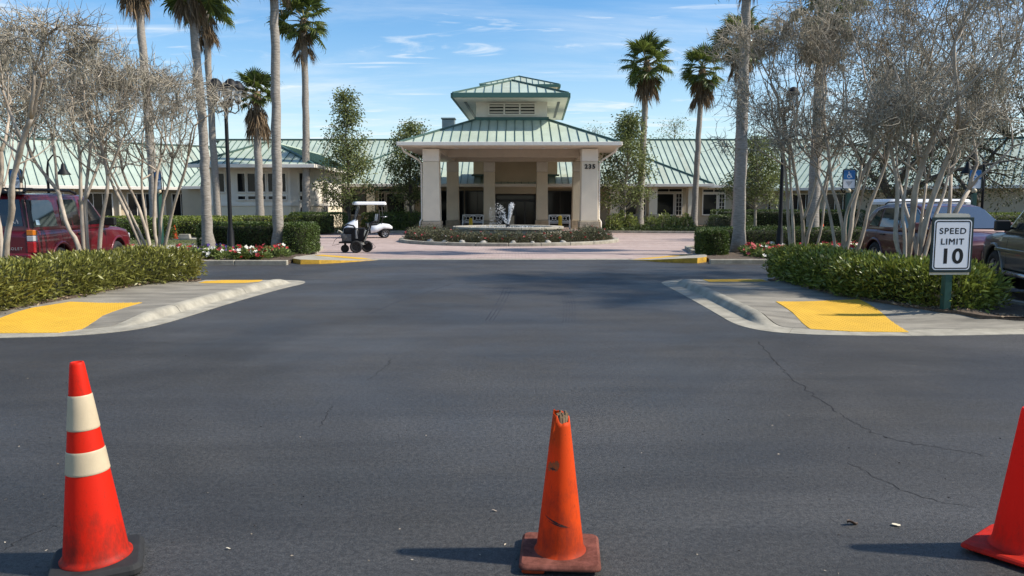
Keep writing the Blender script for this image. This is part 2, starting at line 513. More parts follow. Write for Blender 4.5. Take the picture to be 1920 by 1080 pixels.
def brick_material():
    m = bpy.data.materials.new('brick_pavers'); m.use_nodes = True
    N, L = m.node_tree.nodes, m.node_tree.links
    b = N['Principled BSDF']; b.inputs['Roughness'].default_value = 0.9
    t = N.new('ShaderNodeTexCoord')
    br = N.new('ShaderNodeTexBrick')
    br.inputs['Scale'].default_value = 1.0; br.inputs['Brick Width'].default_value = 0.22; br.inputs['Row Height'].default_value = 0.11
    br.inputs['Mortar Size'].default_value = 0.006; br.inputs['Bias'].default_value = -0.1
    br.inputs['Color1'].default_value = (0.36, 0.262, 0.225, 1); br.inputs['Color2'].default_value = (0.46, 0.36, 0.315, 1)
    br.inputs['Mortar'].default_value = (0.20, 0.17, 0.15, 1)
    L.new(t.outputs['Object'], br.inputs['Vector'])
    nz = N.new('ShaderNodeTexNoise'); nz.inputs['Scale'].default_value = 0.5; nz.inputs['Detail'].default_value = 6
    mp = N.new('ShaderNodeMapping'); mp.inputs['Scale'].default_value = (0.3, 1.4, 1)
    L.new(t.outputs['Object'], mp.inputs['Vector']); L.new(mp.outputs[0], nz.inputs['Vector'])
    mr = N.new('ShaderNodeMapRange'); mr.inputs['From Min'].default_value = 0.3; mr.inputs['From Max'].default_value = 0.7
    mr.inputs['To Min'].default_value = 0.82; mr.inputs['To Max'].default_value = 1.15
    L.new(nz.outputs['Fac'], mr.inputs['Value'])
    mx = N.new('ShaderNodeMix'); mx.data_type = 'RGBA'; mx.blend_type = 'MULTIPLY'; mx.inputs['Factor'].default_value = 1
    L.new(br.outputs['Color'], mx.inputs[6]); L.new(mr.outputs['Result'], mx.inputs[7]); L.new(mx.outputs[2], b.inputs['Base Color'])
    return m
M['brick'] = brick_material()
# ------------------------------------------------------------------ the ground
from mathutils.geometry import delaunay_2d_cdt
def sheet(name, poly, z, m, kind='structure'):
    mb = MB(); mb.prism(poly, z - 0.003, z)
    return tag(mb.build(name, m), kind=kind)
mb = MB(); mb.add([(-500, -300, -0.06), (500, -300, -0.06), (500, 900, -0.06), (-500, 900, -0.06)], [(0, 1, 2, 3)])
tag(mb.build('ground', M['grass']), kind='structure')
mb = MB(); mb.add([(-70, -40, 0), (70, -40, 0), (70, 44.0, 0), (-70, 44.0, 0)], [(0, 1, 2, 3)])
tag(mb.build('asphalt_road', M['asphalt']), kind='structure')
tag(MB().add([(-12.5, 23.75, 0.004), (12.5, 23.75, 0.004), (14.5, 34, 0.004), (15.5, 46, 0.004), (15.5, 59, 0.004), (-15.5, 59, 0.004), (-15.5, 46, 0.004), (-14.5, 34, 0.004)], [tuple(range(8))]).build('brick_paving', M['brick']), kind='structure')
# flush concrete band between the blacktop and the brick
for i in range(8):
    x0, x1 = -4.4 + i * 1.0 + 0.006, -3.4 + i * 1.0 - 0.006
    o = MB().prism([(x0, 23.32), (x1, 23.32), (x1, 23.76), (x0, 23.76)], -0.02, 0.008).build('edge_band', M['kerb'])
    tag(o, kind='structure')

def inside(poly, P):
    x, y = P[:, 0], P[:, 1]; c = np.zeros(len(P), bool); n = len(poly)
    for i in range(n):
        x0, y0 = poly[i][0], poly[i][1]; x1, y1 = poly[(i + 1) % n][0], poly[(i + 1) % n][1]
        if y0 == y1: continue
        hit = ((y0 > y) != (y1 > y)) & (x < (x1 - x0) * (y - y0) / (y1 - y0) + x0)
        c ^= hit
    return c
def drape(name, poly, zf, step, m, thick=0.0, mb_only=False):       # triangulated sheet over a polygon, lifted by zf(P)
    pl = [Vector((p[0], p[1])) for p in poly]
    a = np.array([(p.x, p.y) for p in pl])
    xs = np.arange(a[:, 0].min(), a[:, 0].max(), step) + step * 0.37
    ys = np.arange(a[:, 1].min(), a[:, 1].max(), step) + step * 0.41
    g = np.stack(np.meshgrid(xs, ys), -1).reshape(-1, 2)
    g = g[inside(a, g)]
    if len(g):
        dmin = np.min(np.linalg.norm(g[:, None, :] - a[None], axis=2), axis=1)
        g = g[dmin > step * 0.45]
    vs = pl + [Vector(p) for p in g]
    n = len(pl)
    ov, oe, of = delaunay_2d_cdt(vs, [(i, (i + 1) % n) for i in range(n)], [list(range(n))], 1, 1e-4)[:3]
    P = np.array([(v.x, v.y) for v in ov])
    z = zf(P)
    mb = MB(); mb.add([(p[0], p[1], zz) for p, zz in zip(P, z)], [tuple(f) for f in of], True)
    if thick:                                                        # skirt
        zb = zf(a)
        mb.add([(p[0], p[1], zz) for p, zz in zip(a, zb)] + [(p[0], p[1], zz - thick) for p, zz in zip(a, zb)], [(i, (i + 1) % n, n + (i + 1) % n, n + i) for i in range(n)])
    me = bpy.data.meshes.new(name); me.from_pydata(mb.v, [], mb.f); me.materials.append(m)
    me.polygons.foreach_set('use_smooth', mb.s); me.update()
    return place(name, me)
def resample(pts, step):
    out = [pts[0].copy()]
    for a, b in zip(pts, pts[1:]):
        n = max(1, int((b - a).length / step))
        for i in range(1, n + 1): out.append(a.lerp(b, i / n))
    return out

def island(outer_px, inner_xy, wfun, cross):
    outer = [gp(*p) for p in outer_px]
    o3 = chaikin([Vector((p.x, p.y, 0)) for p in outer], 2, False)
    o3 = resample(o3, 0.18)
    inner = resample([Vector((x, y, 0)) for x, y in inner_xy], 0.3)
    n = len(o3)
    def normal(i):
        d = o3[min(i + 1, n - 1)] - o3[max(i - 1, 0)]
        d = Vector((d.x, d.y, 0)).normalized()
        return Vector((-d.y, d.x, 0)) * cross
    nr = [normal(i) for i in range(n)]
    w = [wfun(p) for p in o3]
    offs = [0.0, 0.15, 0.285, 0.30, 0.33, 0.355, 0.385, 0.43, 0.49]
    prof = [0.0, 0.004, 0.006, 0.012, 0.060, 0.090, 0.108, 0.118, 0.116]
    rows = []
    for k, (of, z) in enumerate(zip(offs, prof)):
        rows.append([o3[i] + nr[i] * of + Vector((0, 0, 0.006 + z * w[i])) for i in range(n)])
    # kerb cast in lengths with open joints
    seglen, i = 12, 0
    while i < n - 1:
        j = min(i + seglen, n - 1)
        if n - 1 - j < 4: j = n - 1
        mb = MB(); vs, fs = [], []
        for k in range(len(offs)):
            for q in range(i, j + 1):
                p = rows[k][q].copy()
                if q == j and j < n - 1: p = p.lerp(rows[k][q - 1], 0.06)
                vs.append(p)
        c = j - i + 1
        for k in range(len(offs) - 1):
            for q in range(c - 1): fs.append((k * c + q, k * c + q + 1, (k + 1) * c + q + 1, (k + 1) * c + q))
        mb.add(vs, fs, True)
        b = len(mb.v)
        last = [rows[-1][q] for q in range(i, j + 1)]
        mb.add(last + [p - Vector((0, 0, 0.06)) for p in last], [(q, q + 1, c + q + 1, c + q) for q in range(c - 1)])
        first = [rows[0][q] for q in range(i, j + 1)]
        mb.add(first + [p - Vector((0, 0, 0.03)) for p in first], [(q, q + 1, c + q + 1, c + q) for q in range(c - 1)])
        for q in ((0, j - i)):
            ends = [vs[k * c + q] for k in range(len(offs))]
            mb.add(ends + [p - Vector((0, 0, 0.05)) for p in ends], [(k, k + 1, len(offs) + k + 1, len(offs) + k) for k in range(len(offs) - 1)])
        tag(mb.build('kerb', M['kerb']), kind='structure')
        i = j
    edge = [o3[i] + nr[i] * 0.518 for i in range(n)]
    ez = [0.004 + 0.104 * w[i] for i in range(n)]
    B = np.array([(p.x, p.y) for p in edge] + [(p.x, p.y) for p in inner])
    Z = np.array(ez + [0.004 + 0.104 * wfun(p) for p in inner])
    def zf(P):
        d2 = ((P[:, None, :] - B[None]) ** 2).sum(2) + 1e-5
        k = d2 ** -1.6
        return (k * Z[None]).sum(1) / k.sum(1)
    poly = edge + inner
    tag(drape('sidewalk', poly, zf, 0.3, M['walk'], 0.05), kind='structure')
    # dark soil line under the joint behind the kerb
    return zf

# left island
def w_left(p):
    near = min(max((p.y - 9.95) / 1.35, 0), 1); far = min(max((16.7 - p.y) / 0.9, 0), 1)
    k = min(near, far); return k * k * (3 - 2 * k)
Lout = [(-420, 641), (-220, 639), (-100, 637), (0, 634), (90, 632), (167, 628), (225, 622), (275, 615), (333, 600), (433, 568), (533, 540), (566, 533), (574, 529.3), (566, 526.4), (540, 525.6), (480, 525.3), (430, 525.2), (385, 525.1)]
Lin = [(-6.95, 16.75), (-7.15, 15.6), (-7.5, 14.4), (-7.5, 12.6), (-7.7, 11.2), (-8.3, 10.3), (-9.3, 9.95)]
zL = island(Lout, Lin, w_left, 1)
# right island
def w_right(p):
    near = min(max((p.y - 10.15) / 1.0, 0), 1); far = min(max((16.55 - p.y) / 0.7, 0), 1)
    k = min(near, far); return k * k * (3 - 2 * k)
Rout = [(2150, 648), (2040, 637), (1975, 630), (1920, 627), (1850, 628.5), (1760, 630), (1680, 630.3), (1608, 630), (1521, 628), (1454, 624), (1410, 617.5), (1374, 607), (1346, 590), (1299, 563), (1262, 543), (1240, 532.5), (1241, 528.5), (1262, 525.2), (1290, 524.0), (1340, 523.4), (1432, 523.1)]
Rin = [(5.75, 16.75), (5.72, 15.2), (5.7, 13.6), (5.95, 12.3), (6.3, 11.3), (6.8, 10.75), (7.6, 10.5), (8.3, 10.3)]
zR = island(Rout, Rin, w_right, -1)

# mulch under the two near hedges
def mulch_bed(name, poly, base, seed, lift=0.03):
    poly = resample([Vector((x, y, 0)) for x, y in poly + [poly[0]]], 0.25)[:-1]
    r = np.random.default_rng(seed)
    def zf(P):
        return base(P) + lift + r.uniform(-0.012, 0.022, len(P))
    return tag(drape(name, poly, zf, 0.12, M['mulch'], 0.1), kind='structure')
mulch_bed('mulch', [(-6.85, 16.85), (-7.05, 15.6), (-7.32, 14.4), (-7.33, 12.6), (-7.5, 11.2), (-8.2, 10.2), (-9.4, 9.9), (-9.4, 17.0), (-8.2, 17.1)], zL, 1)
mulch_bed('mulch', [(5.65, 16.9), (5.6, 15.2), (5.55, 13.6), (5.8, 12.3), (6.15, 11.25), (6.6, 10.72), (7.4, 10.55), (8.0, 11.0), (8.0, 17.0)], zR, 2)
tag(MB().prism([(-9.4, 9.7), (-9.25, 9.7), (-9.25, 17.1), (-9.4, 17.1)], -0.02, 0.13).build('parking_kerb', M['kerb']), kind='structure')
tag(MB().prism([(8.0, 10.7), (8.15, 10.7), (8.15, 17.1), (8.0, 17.1)], -0.02, 0.13).build('parking_kerb', M['kerb']), kind='structure')

# yellow tactile pads
def pad(poly_px, zf, label, cat='tactile pad', world=None, step=0.2, dome=0.062):
    P = world if world else [(gp(*p).x, gp(*p).y) for p in poly_px]
    pts = resample([Vector((x, y, 0)) for x, y in P + [P[0]]], 0.12)[:-1]
    a = np.array([(p.x, p.y) for p in pts]); c = a.mean(0)
    root = thing('tactile_pad', label, cat, (c[0], c[1], 0))
    o = drape('pad_slab', pts, lambda Q: zf(Q) + 0.007, step, M['yellow'], 0.02)
    o.parent = root; o.location = (-c[0], -c[1], 0)
    xs = np.arange(a[:, 0].min(), a[:, 0].max(), dome); ys = np.arange(a[:, 1].min(), a[:, 1].max(), dome)
    g = np.stack(np.meshgrid(xs, ys), -1).reshape(-1, 2)
    ins = inside(a, g) & (np.min(np.linalg.norm(g[:, None] - a[None], axis=2), 1) > 0.03)
    g = g[ins]; z = zf(g) + 0.0065
    ring = [(math.cos(t), math.sin(t)) for t in np.arange(6) * PI / 3]
    V = np.zeros((len(g), 13, 3)); 
    for k, (cx_, sy_) in enumerate(ring):
        V[:, k] = np.stack([g[:, 0] + cx_ * 0.017, g[:, 1] + sy_ * 0.017, z], 1)
        V[:, 6 + k] = np.stack([g[:, 0] + cx_ * 0.010, g[:, 1] + sy_ * 0.010, z + 0.0055], 1)
    V[:, 12] = np.stack([g[:, 0], g[:, 1], z + 0.006], 1)
    V[:, :, 0] -= c[0]; V[:, :, 1] -= c[1]
    base = (np.arange(len(g)) * 13)[:, None]
    F = []
    for k in range(6):
        k2 = (k + 1) % 6
        F += [(k, k2, 6 + k2), (k, 6 + k2, 6 + k), (6 + k, 6 + k2, 12)]
    F = (base[:, :, None] + np.array(F)[None]).reshape(-1, 3)
    d = place('dome', fast_mesh('dome', V.reshape(-1, 3), F, M['yellow'], True), root)
    tag(d, kind='stuff')
    return root
pad([(-60, 622), (0, 604), (60, 590), (133, 578), (267, 579), (240, 586), (193, 598), (153, 618), (110, 625), (0, 626)], zL, 'large yellow tactile pad at the near corner of the concrete island by the olive hedge')
pad([(384, 528), (425, 526.2), (492, 526.2), (478, 531.5), (372, 532)], zL, 'thin yellow pad at the far end of the island by the olive hedge')
pad([(1454, 577), (1530, 575), (1611, 574), (1655, 595), (1704, 624), (1600, 623), (1520, 618), (1506, 609), (1486, 595)], zR, 'large yellow tactile pad beside the speed limit sign')
pad([(1318, 524.8), (1428, 524.5), (1440, 528.8), (1330, 529)], zR, 'thin yellow pad at the far end of the speed sign island')

# ---- the two planters between blacktop and brick
def kerb_run(pts, h=0.13, w=0.16, seg=1.5, m=None, z0=-0.02, name='kerb'):
    for a, b in zip(pts, pts[1:]):
        a, b = Vector((a[0], a[1], 0)), Vector((b[0], b[1], 0))
        n = max(1, round((b - a).length / seg)); d = (b - a).normalized()
        for i in range(n):
            p, q = a.lerp(b, i / n) + d * 0.004, a.lerp(b, (i + 1) / n) - d * 0.004
            mb = MB(); mb.bar(p + Vector((0, 0, (h + z0) / 2)), q + Vector((0, 0, (h + z0) / 2)), w, h - z0)
            o = mb.build(name, m or M['kerb'], bevel=0.02); tag(o, kind='structure')
kerb_run([(-16.5, 21.45), (-6.25, 21.35)])
kerb_run([(-6.75, 26.2), (-7.2, 29.0), (-9.5, 30.5), (-16.5, 30.5)])
flat = lambda z: (lambda P: np.full(len(P), z))
mulch_bed('planter_soil', [(-16.5, 21.55), (-6.3, 21.5), (-6.8, 26.2), (-7.3, 28.9), (-9.5, 30.4), (-16.5, 30.4)], flat(0.08), 3, 0.0)
kerb_run([(5.6, 21.75), (16.5, 21.75)])
kerb_run([(6.2, 26.2), (6.6, 29.0), (9.0, 30.5), (16.5, 30.5)])
mulch_bed('planter_soil', [(5.7, 21.85), (16.5, 21.85), (16.5, 30.4), (9.0, 30.4), (6.7, 28.9), (6.25, 26.0)], flat(0.08), 4, 0.0)

def wedge(front, tip, back, hgt, label, padp):
    # concrete nose that ramps from the planter down to the paving; front: two points at full height then tip at grade
    A, B = Vector((*front[0], 0)), Vector((*front[1], 0)); T = Vector((*tip, 0)); K = [Vector((*p, 0)) for p in back]
    L = (T - A).length
    def hz(p): return 0.006 + hgt * (lambda k: k * k * (3 - 2 * k))(min(max((T - p).dot((T - A).normalized()) / L, 0), 1))
    poly = chaikin([A, B, T - (T - B) * 0.08, T] + K, 1, True)
    poly = resample(poly + [poly[0]], 0.3)[:-1]
    arr = np.array([(p.x, p.y) for p in poly])
    zf = lambda P: np.array([hz(Vector((q[0], q[1], 0))) for q in P])
    tag(drape('ramp_walk', poly, zf, 0.35, M['concrete'], 0.0), kind='structure')
    n = len(poly)
    tag(MB().add([(p.x, p.y, hz(p)) for p in poly] + [(p.x, p.y, -0.02) for p in poly], [(i, (i + 1) % n, n + (i + 1) % n, n + i) for i in range(n)]).build('ramp_kerb_face', M['yellow_paint']), kind='structure')
    pad(None, zf, label, world=padp, step=0.25, dome=0.12)
wedge([(-6.2, 21.5), (-5.2, 21.75)], (-4.05, 23.3), [(-4.6, 24.3), (-5.8, 25.3), (-6.7, 26.0), (-6.7, 24.0)], 0.13, 'yellow strip along the ramp nose beside the wheeled machine', [(-6.35, 25.6), (-5.75, 25.1), (-4.7, 24.1), (-4.25, 23.4), (-4.7, 23.4), (-5.6, 24.2), (-6.4, 24.9)])
wedge([(5.55, 21.9), (4.6, 22.15)], (3.5, 23.35), [(4.2, 24.2), (5.2, 25.1), (6.1, 25.8), (6.1, 24.0)], 0.15, 'yellow strip along the ramp nose by the cube shaped hedge', [(5.75, 25.3), (5.2, 24.95), (4.2, 24.0), (3.7, 23.4), (4.15, 23.4), (5.0, 24.1), (5.8, 24.7)])

# ---- round fountain island
IC = Vector((-0.15, 36.0, 0))
def arc(r, a0, a1, n): return [(IC.x + r * math.cos(a0 + (a1 - a0) * i / n), IC.y + r * math.sin(a0 + (a1 - a0) * i / n)) for i in range(n + 1)]
for i in range(24):
    a0, a1 = 2 * PI * i / 24 + 0.0012, 2 * PI * (i + 1) / 24 - 0.0012
    mb = MB(); mb.prism(arc(5.1, a0, a1, 4) + list(reversed(arc(4.86, a0, a1, 4))), -0.02, 0.14)
    tag(mb.build('island_kerb', M['kerb'], bevel=0.03), kind='structure')
mulch_bed('island_soil', arc(4.9, 0, 2 * PI, 60)[:-1], flat(0.10), 5, 0.0)

# ---- beds, kerbs and paths in front of the building
kerb_run([(4.9, 46.6), (12.0, 45.2), (20.0, 43.5)], seg=2.5)
kerb_run([(-6.5, 46.6), (-12.0, 45.0), (-20.0, 43.2)], seg=2.5)
tag(MB().prism([(5.0, 46.7), (12.0, 45.3), (24.0, 43.2), (60, 43.2), (60, 80), (5.0, 80)], -0.05, 0.10).build('garden_soil', M['mulch']), kind='structure')
tag(MB().prism([(-6.5, 46.7), (-6.5, 80), (-70, 80), (-70, 40.0), (-24, 43.0), (-12.0, 45.1)], -0.05, 0.10).build('garden_soil', M['mulch']), kind='structure')
# left lawn strip and ramp by the far parking
tag(MB().prism([(-19, 29.6), (-11.8, 29.6), (-12.4, 34.0), (-20, 34.0)], -0.02, 0.12).build('lawn', M['grass']), kind='structure')
tag(MB().prism([(-19, 27.6), (-12.2, 27.6), (-11.9, 29.55), (-19, 29.55)], -0.02, 0.125).build('sidewalk', M['concrete']), kind='structure')
tag(MB().prism([(-19, 27.45), (-12.2, 27.45), (-12.2, 27.58), (-19, 27.58)], -0.02, 0.127).build('kerb', M['yellow_paint']), kind='structure')
tag(MB().prism([(-17.5, 35.2), (-14.2, 35.2), (-14.2, 36.4), (-17.5, 36.4)], -0.02, 0.12).build('kerb', M['kerb']), kind='structure')
tag(MB().prism([(10.6, 31.5), (14.5, 31.5), (14.5, 34.5), (10.6, 34.5)], -0.02, 0.12).build('sidewalk', M['concrete']), kind='structure')
tag(MB().prism([(13.0, 34.8), (30, 34.8), (30, 43.5), (13.0, 43.5)], -0.02, 0.11).build('lawn', M['grass']), kind='structure')

# ---- cracks and skid marks on the blacktop
M['crack'] = mat('crack', (0.011, 0.011, 0.012), 0.95)
M['skid'] = mat('skid_mark', (0.029, 0.031, 0.036), 0.7, var=0.35, vscale=9)
def strip(name, px, width, z, m, seed, jit=0.03, sub=10):
    r = random.Random(seed)
    P = [gp(*p) for p in px]
    pts = []
    for a, b in zip(P, P[1:]):
        for i in range(sub): pts.append(a.lerp(b, i / sub) + Vector((r.gauss(0, jit), r.gauss(0, jit), 0)))
    pts.append(P[-1])
    vs, fs = [], []
    for i, p in enumerate(pts):
        d = pts[min(i + 1, len(pts) - 1)] - pts[max(i - 1, 0)]; d.z = 0; d = d.normalized()
        s = Vector((-d.y, d.x, 0)); w = width * r.uniform(0.35, 1.3) * (0.3 if i in (0, len(pts) - 1) else 1)
        vs += [(p + s * w / 2) + Vector((0, 0, z - p.z)), (p - s * w / 2) + Vector((0, 0, z - p.z))]
    for i in range(len(pts) - 1): fs.append((2 * i, 2 * i + 1, 2 * i + 3, 2 * i + 2))
    return tag(MB().add(vs, fs).build(name, m), kind='structure')
strip('road_crack', [(1421, 640), (1440, 662), (1452, 678), (1480, 706), (1520, 735), (1570, 774)], 0.014, 0.0015, M['crack'], 1, 0.012)
strip('road_crack', [(1570, 774), (1612, 797), (1660, 820), (1720, 833), (1800, 845), (1850, 856)], 0.008, 0.0015, M['crack'], 2, 0.012)
strip('road_crack', [(1590, 868), (1650, 898), (1720, 930), (1830, 952)], 0.006, 0.0015, M['crack'], 3, 0.012)
strip('road_crack', [(598, 802), (612, 780), (622, 760)], 0.006, 0.0015, M['crack'], 4, 0.01)
strip('road_crack', [(690, 712), (720, 690), (735, 672)], 0.006, 0.0015, M['crack'], 5, 0.012)
strip('road_crack', [(10, 1030), (60, 1000), (110, 985)], 0.005, 0.0015, M['crack'], 6, 0.008)
for k in range(5):
    strip('skid_mark', [(1040 + k * 5, 540), (1052 + k * 5, 552), (1057 + k * 5.2, 570), (1057 + k * 5.4, 590), (1055 + k * 5.6, 606)], 0.012, 0.0012, M['skid'], 20 + k, 0.002)
for k in range(3):
    strip('skid_mark', [(960 - k * 7, 538), (952 - k * 7, 556), (940 - k * 7, 578), (924 - k * 7, 602)], 0.022, 0.0012, M['skid'], 30 + k, 0.002)
strip('skid_mark', [(850, 531), (800, 548), (745, 566), (690, 590)], 0.03, 0.0012, M['skid'], 41, 0.003)
strip('skid_mark', [(870, 533), (930, 528), (1000, 528), (1060, 534)], 0.05, 0.0012, M['skid'], 42, 0.003)
# ------------------------------------------------------------------ building helpers
def clip_half(poly, a, keep_greater):
    out = []
    n = len(poly)
    for i in range(n):
        p, q = poly[i], poly[(i + 1) % n]
        ip = (p[0] >= a) if keep_greater else (p[0] <= a); iq = (q[0] >= a) if keep_greater else (q[0] <= a)
        if ip: out.append(p)
        if ip != iq:
            t = (a - p[0]) / (q[0] - p[0]); out.append((a, p[1] + (q[1] - p[1]) * t))
    return out
RS = random.Random(9)
def roof_plane(roof, poly3, eave_dir, spacing, start=0.0, rib=(0.03, 0.05)):
    P = [Vector(p) for p in poly3]
    u = Vector(eave_dir).normalized()
    n = Vector((0, 0, 0))
    for i in range(len(P)): n += (P[i] - P[0]).cross(P[(i + 1) % len(P)] - P[0])
    n.normalize()
    if n.z < 0: n = -n
    v = n.cross(u).normalized()
    o = P[0]
    p2 = [((p - o).dot(u), (p - o).dot(v)) for p in P]
    lo, hi = min(p[0] for p in p2), max(p[0] for p in p2)
    mb = MB(); mb.prism_dir([p - n * 0.035 for p in P], -n * 0.06)
    mb.build('roof_deck', M['soffit'], roof)
    k = math.floor((lo - start) / spacing)
    while start + k * spacing < hi:
        a, b = max(start + k * spacing + 0.006, lo), min(start + (k + 1) * spacing - 0.006, hi)
        if b - a > 0.02:
            q = clip_half(clip_half(p2, a, True), b, False)
            if len(q) >= 3:
                mb = MB(); mb.prism_dir([o + u * s + v * t for s, t in q], -n * 0.03)
                w = clip_half(clip_half(p2, a, True), a + 0.03, False)
                if len(w) >= 3:
                    t0, t1 = min(s[1] for s in w), max(s[1] for s in w)
                    if t1 - t0 > 0.15: mb.bar(o + u * (a - 0.006) + v * t0 + n * rib[1] / 2, o + u * (a - 0.006) + v * t1 + n * rib[1] / 2, rib[0], rib[1], up=n, mi=1)
                mb.build('roof_panel', [M['roof_stain' if RS.random() < 0.07 else 'roof'], M['seam']], roof)
        k += 1
    return n
def cap_line(roof, a, b, w=0.16, h=0.10, m='seam'):
    a, b = Vector(a), Vector(b)
    MB().bar(a + Vector((0, 0, 0.05)), b + Vector((0, 0, 0.05)), w, h).build('ridge_cap', M[m], roof)
def gutter(roof, a, b, out, h=0.22, w=0.16, m='trim'):
    a, b, out = Vector(a), Vector(b), Vector(out)
    mb = MB(); mb.bar(a + out * 0.06 - Vector((0, 0, h / 2 - 0.03)), b + out * 0.06 - Vector((0, 0, h / 2 - 0.03)), w, h)
    mb.build('gutter', M[m], roof, bevel=0.02)

def window(parent, o, ux, w, h, nx=1, nz=1, fr=0.09, frame='trim', depth=0.10, mun=0.04):
    """window standing on the point o (lower left, on the outer wall face); ux runs along the wall, the outside is to its right hand"""
    o, ux = Vector(o), Vector(ux).normalized()
    nrm = ux.cross(Vector((0, 0, 1)))
    def b(mb, x0, x1, z0, z1, d0, d1):
        c = o + ux * (x0 + x1) / 2 + Vector((0, 0, (z0 + z1) / 2)) + nrm * (d0 + d1) / 2
        s = ux * (x1 - x0) / 2; t = Vector((0, 0, (z1 - z0) / 2)); e = nrm * (d1 - d0) / 2
        vs = [c + s * i + t * k + e * j for k in (-1, 1) for i, j in ((-1, -1), (1, -1), (1, 1), (-1, 1))]
        mb.add(vs, [(3, 2, 1, 0), (4, 5, 6, 7), (0, 1, 5, 4), (1, 2, 6, 5), (2, 3, 7, 6), (3, 0, 4, 7)])
    mb = MB()
    b(mb, 0, fr, 0, h, 0, depth); b(mb, w - fr, w, 0, h, 0, depth)
    b(mb, fr, w - fr, h - fr, h, 0, depth); b(mb, fr, w - fr, 0, fr, 0, depth + 0.03)
    for i in range(1, nx): b(mb, fr + (w - 2 * fr) * i / nx - mun / 2, fr + (w - 2 * fr) * i / nx + mun / 2, fr, h - fr, 0.005, depth - 0.02)
    for i in range(1, nz): b(mb, fr, w - fr, fr + (h - 2 * fr) * i / nz - mun / 2, fr + (h - 2 * fr) * i / nz + mun / 2, 0.008, depth - 0.024)
    f = mb.build('window', M[frame], parent)
    g = MB(); b(g, fr, w - fr, fr, h - fr, 0.003, 0.015)
    g.build('pane', M['glass'], f)
    return f

# ------------------------------------------------------------------ clubhouse
club = thing('clubhouse', 'long low cream clubhouse under a green standing seam metal roof', 'building', (0, 62, 0))
OFF = Vector((0, -62, 0))
class Shift:                                                 # parts are written in place coordinates and kept local to the root
    pass
def fin(o, root):
    o.parent = root; o.location = Vector(o.location) - root.location
    return o
def part(mb, name, m, bevel=0.0): return fin(mb.build(name, m, None, bevel=bevel), club)
wl_ = part(MB().box((0, 64.5, 1.6), (48, 6.0, 3.3)), 'wall', M['stucco_tan'])
part(MB().box((0, 61.0, 1.6), (28.4, 3.0, 3.25)), 'wall', M['stucco_tan'])
roof = part(MB().box((0, 66, 3.45), (47, 5, 0.3)), 'roof', M['soffit'])
def R(o): return o
class _R: pass
def rp(poly, e, s, start=0.0): 
    return roof_plane(roof, poly, e, s, start)
# roof children use world coordinates: cancel the root's offset on the roof object
roof.location = -Vector(club.location)
wl_.location = -Vector(club.location)
# central hipped block
rp([(-14.8, 57, 3.2), (14.8, 57, 3.2), (7.2, 64.6, 7.0), (-7.2, 64.6, 7.0)], (1, 0, 0), 0.5)
cap_line(roof, (14.8, 57, 3.2), (7.2, 64.6, 7.0)); cap_line(roof, (-14.8, 57, 3.2), (-7.2, 64.6, 7.0)); cap_line(roof, (-7.2, 64.6, 7.0), (7.2, 64.6, 7.0))
gutter(roof, (-14.9, 57, 3.2), (14.9, 57, 3.2), (0, -1, 0))
MB().add([(14.8, 57, 3.2), (14.8, 70, 3.2), (7.2, 64.6, 7.0)], [(0, 1, 2)]).add([(-14.8, 57, 3.2), (-7.2, 64.6, 7.0), (-14.8, 70, 3.2)], [(0, 1, 2)]).build('roof_slope', M['roof'], roof)
# long main roof either side
for sx in (1, -1):
    xa, xb = (6.0, 25.5) if sx > 0 else (-25.5, -6.0)
    rp([(xa, 60.5, 3.2), (xb, 60.5, 3.2), (xb, 68.2, 7.32), (xa, 68.2, 7.32)], (1, 0, 0), 0.5)
    gutter(roof, (xa if sx < 0 else 14.9, 60.5, 3.2), (xb if sx > 0 else -14.9, 60.5, 3.2), (0, -1, 0))
cap_line(roof, (-26, 68.2, 7.32), (26, 68.2, 7.32), 0.2, 0.12)
MB().add([(-26, 68.25, 7.3), (26, 68.25, 7.3), (26, 76, 3.2), (-26, 76, 3.2)], [(0, 1, 2, 3)]).build('roof_slope', M['roof'], roof)
# soffits
part(MB().box((0, 58.3, 3.02), (29.4, 2.6, 0.06)), 'soffit', M['soffit'])
for sx in (1, -1): part(MB().box((sx * 20.2, 61.0, 3.0), (10.6, 0.9, 0.06)), 'soffit', M['soffit'])
# porch posts of the central block
for x in (13.4, 10.5, 7.6, -7.6, -10.5, -13.4):
    part(MB().box((x, 57.75, 2.0), (0.62, 0.62, 2.02)).box((x, 57.75, 0.5), (0.78, 0.78, 1.0), mi=1), 'porch_post', [M['stucco'], M['stone']], bevel=0.015)
# windows: broad pane with a narrow barred light beside it
def bay(x, y, w, flip=False):
    nw = 0.55
    window(club, Vector((x, y, 0.85)) - club.location, (1, 0, 0), w - nw - 0.06, 1.75) if not flip else window(club, Vector((x + nw + 0.06, y, 0.85)) - club.location, (1, 0, 0), w - nw - 0.06, 1.75)
    window(club, Vector((x + w - nw if not flip else x, y, 0.85)) - club.location, (1, 0, 0), nw, 1.75, 2, 5, 0.07, mun=0.03)
    window(club, Vector((x, y, 2.64)) - club.location, (1, 0, 0), w, 0.32, 2, 1, 0.06)
for x in (8.2, 11.0): bay(x, 59.47, 2.1)
for x in (-10.3, -13.1): bay(x, 59.47, 2.1, True)
for x in (15.1, 17.6, 20.3, 23.0): bay(x, 61.47, 1.85, x > 16)
for x in (-23.5, -20.8): bay(x, 61.47, 1.85)
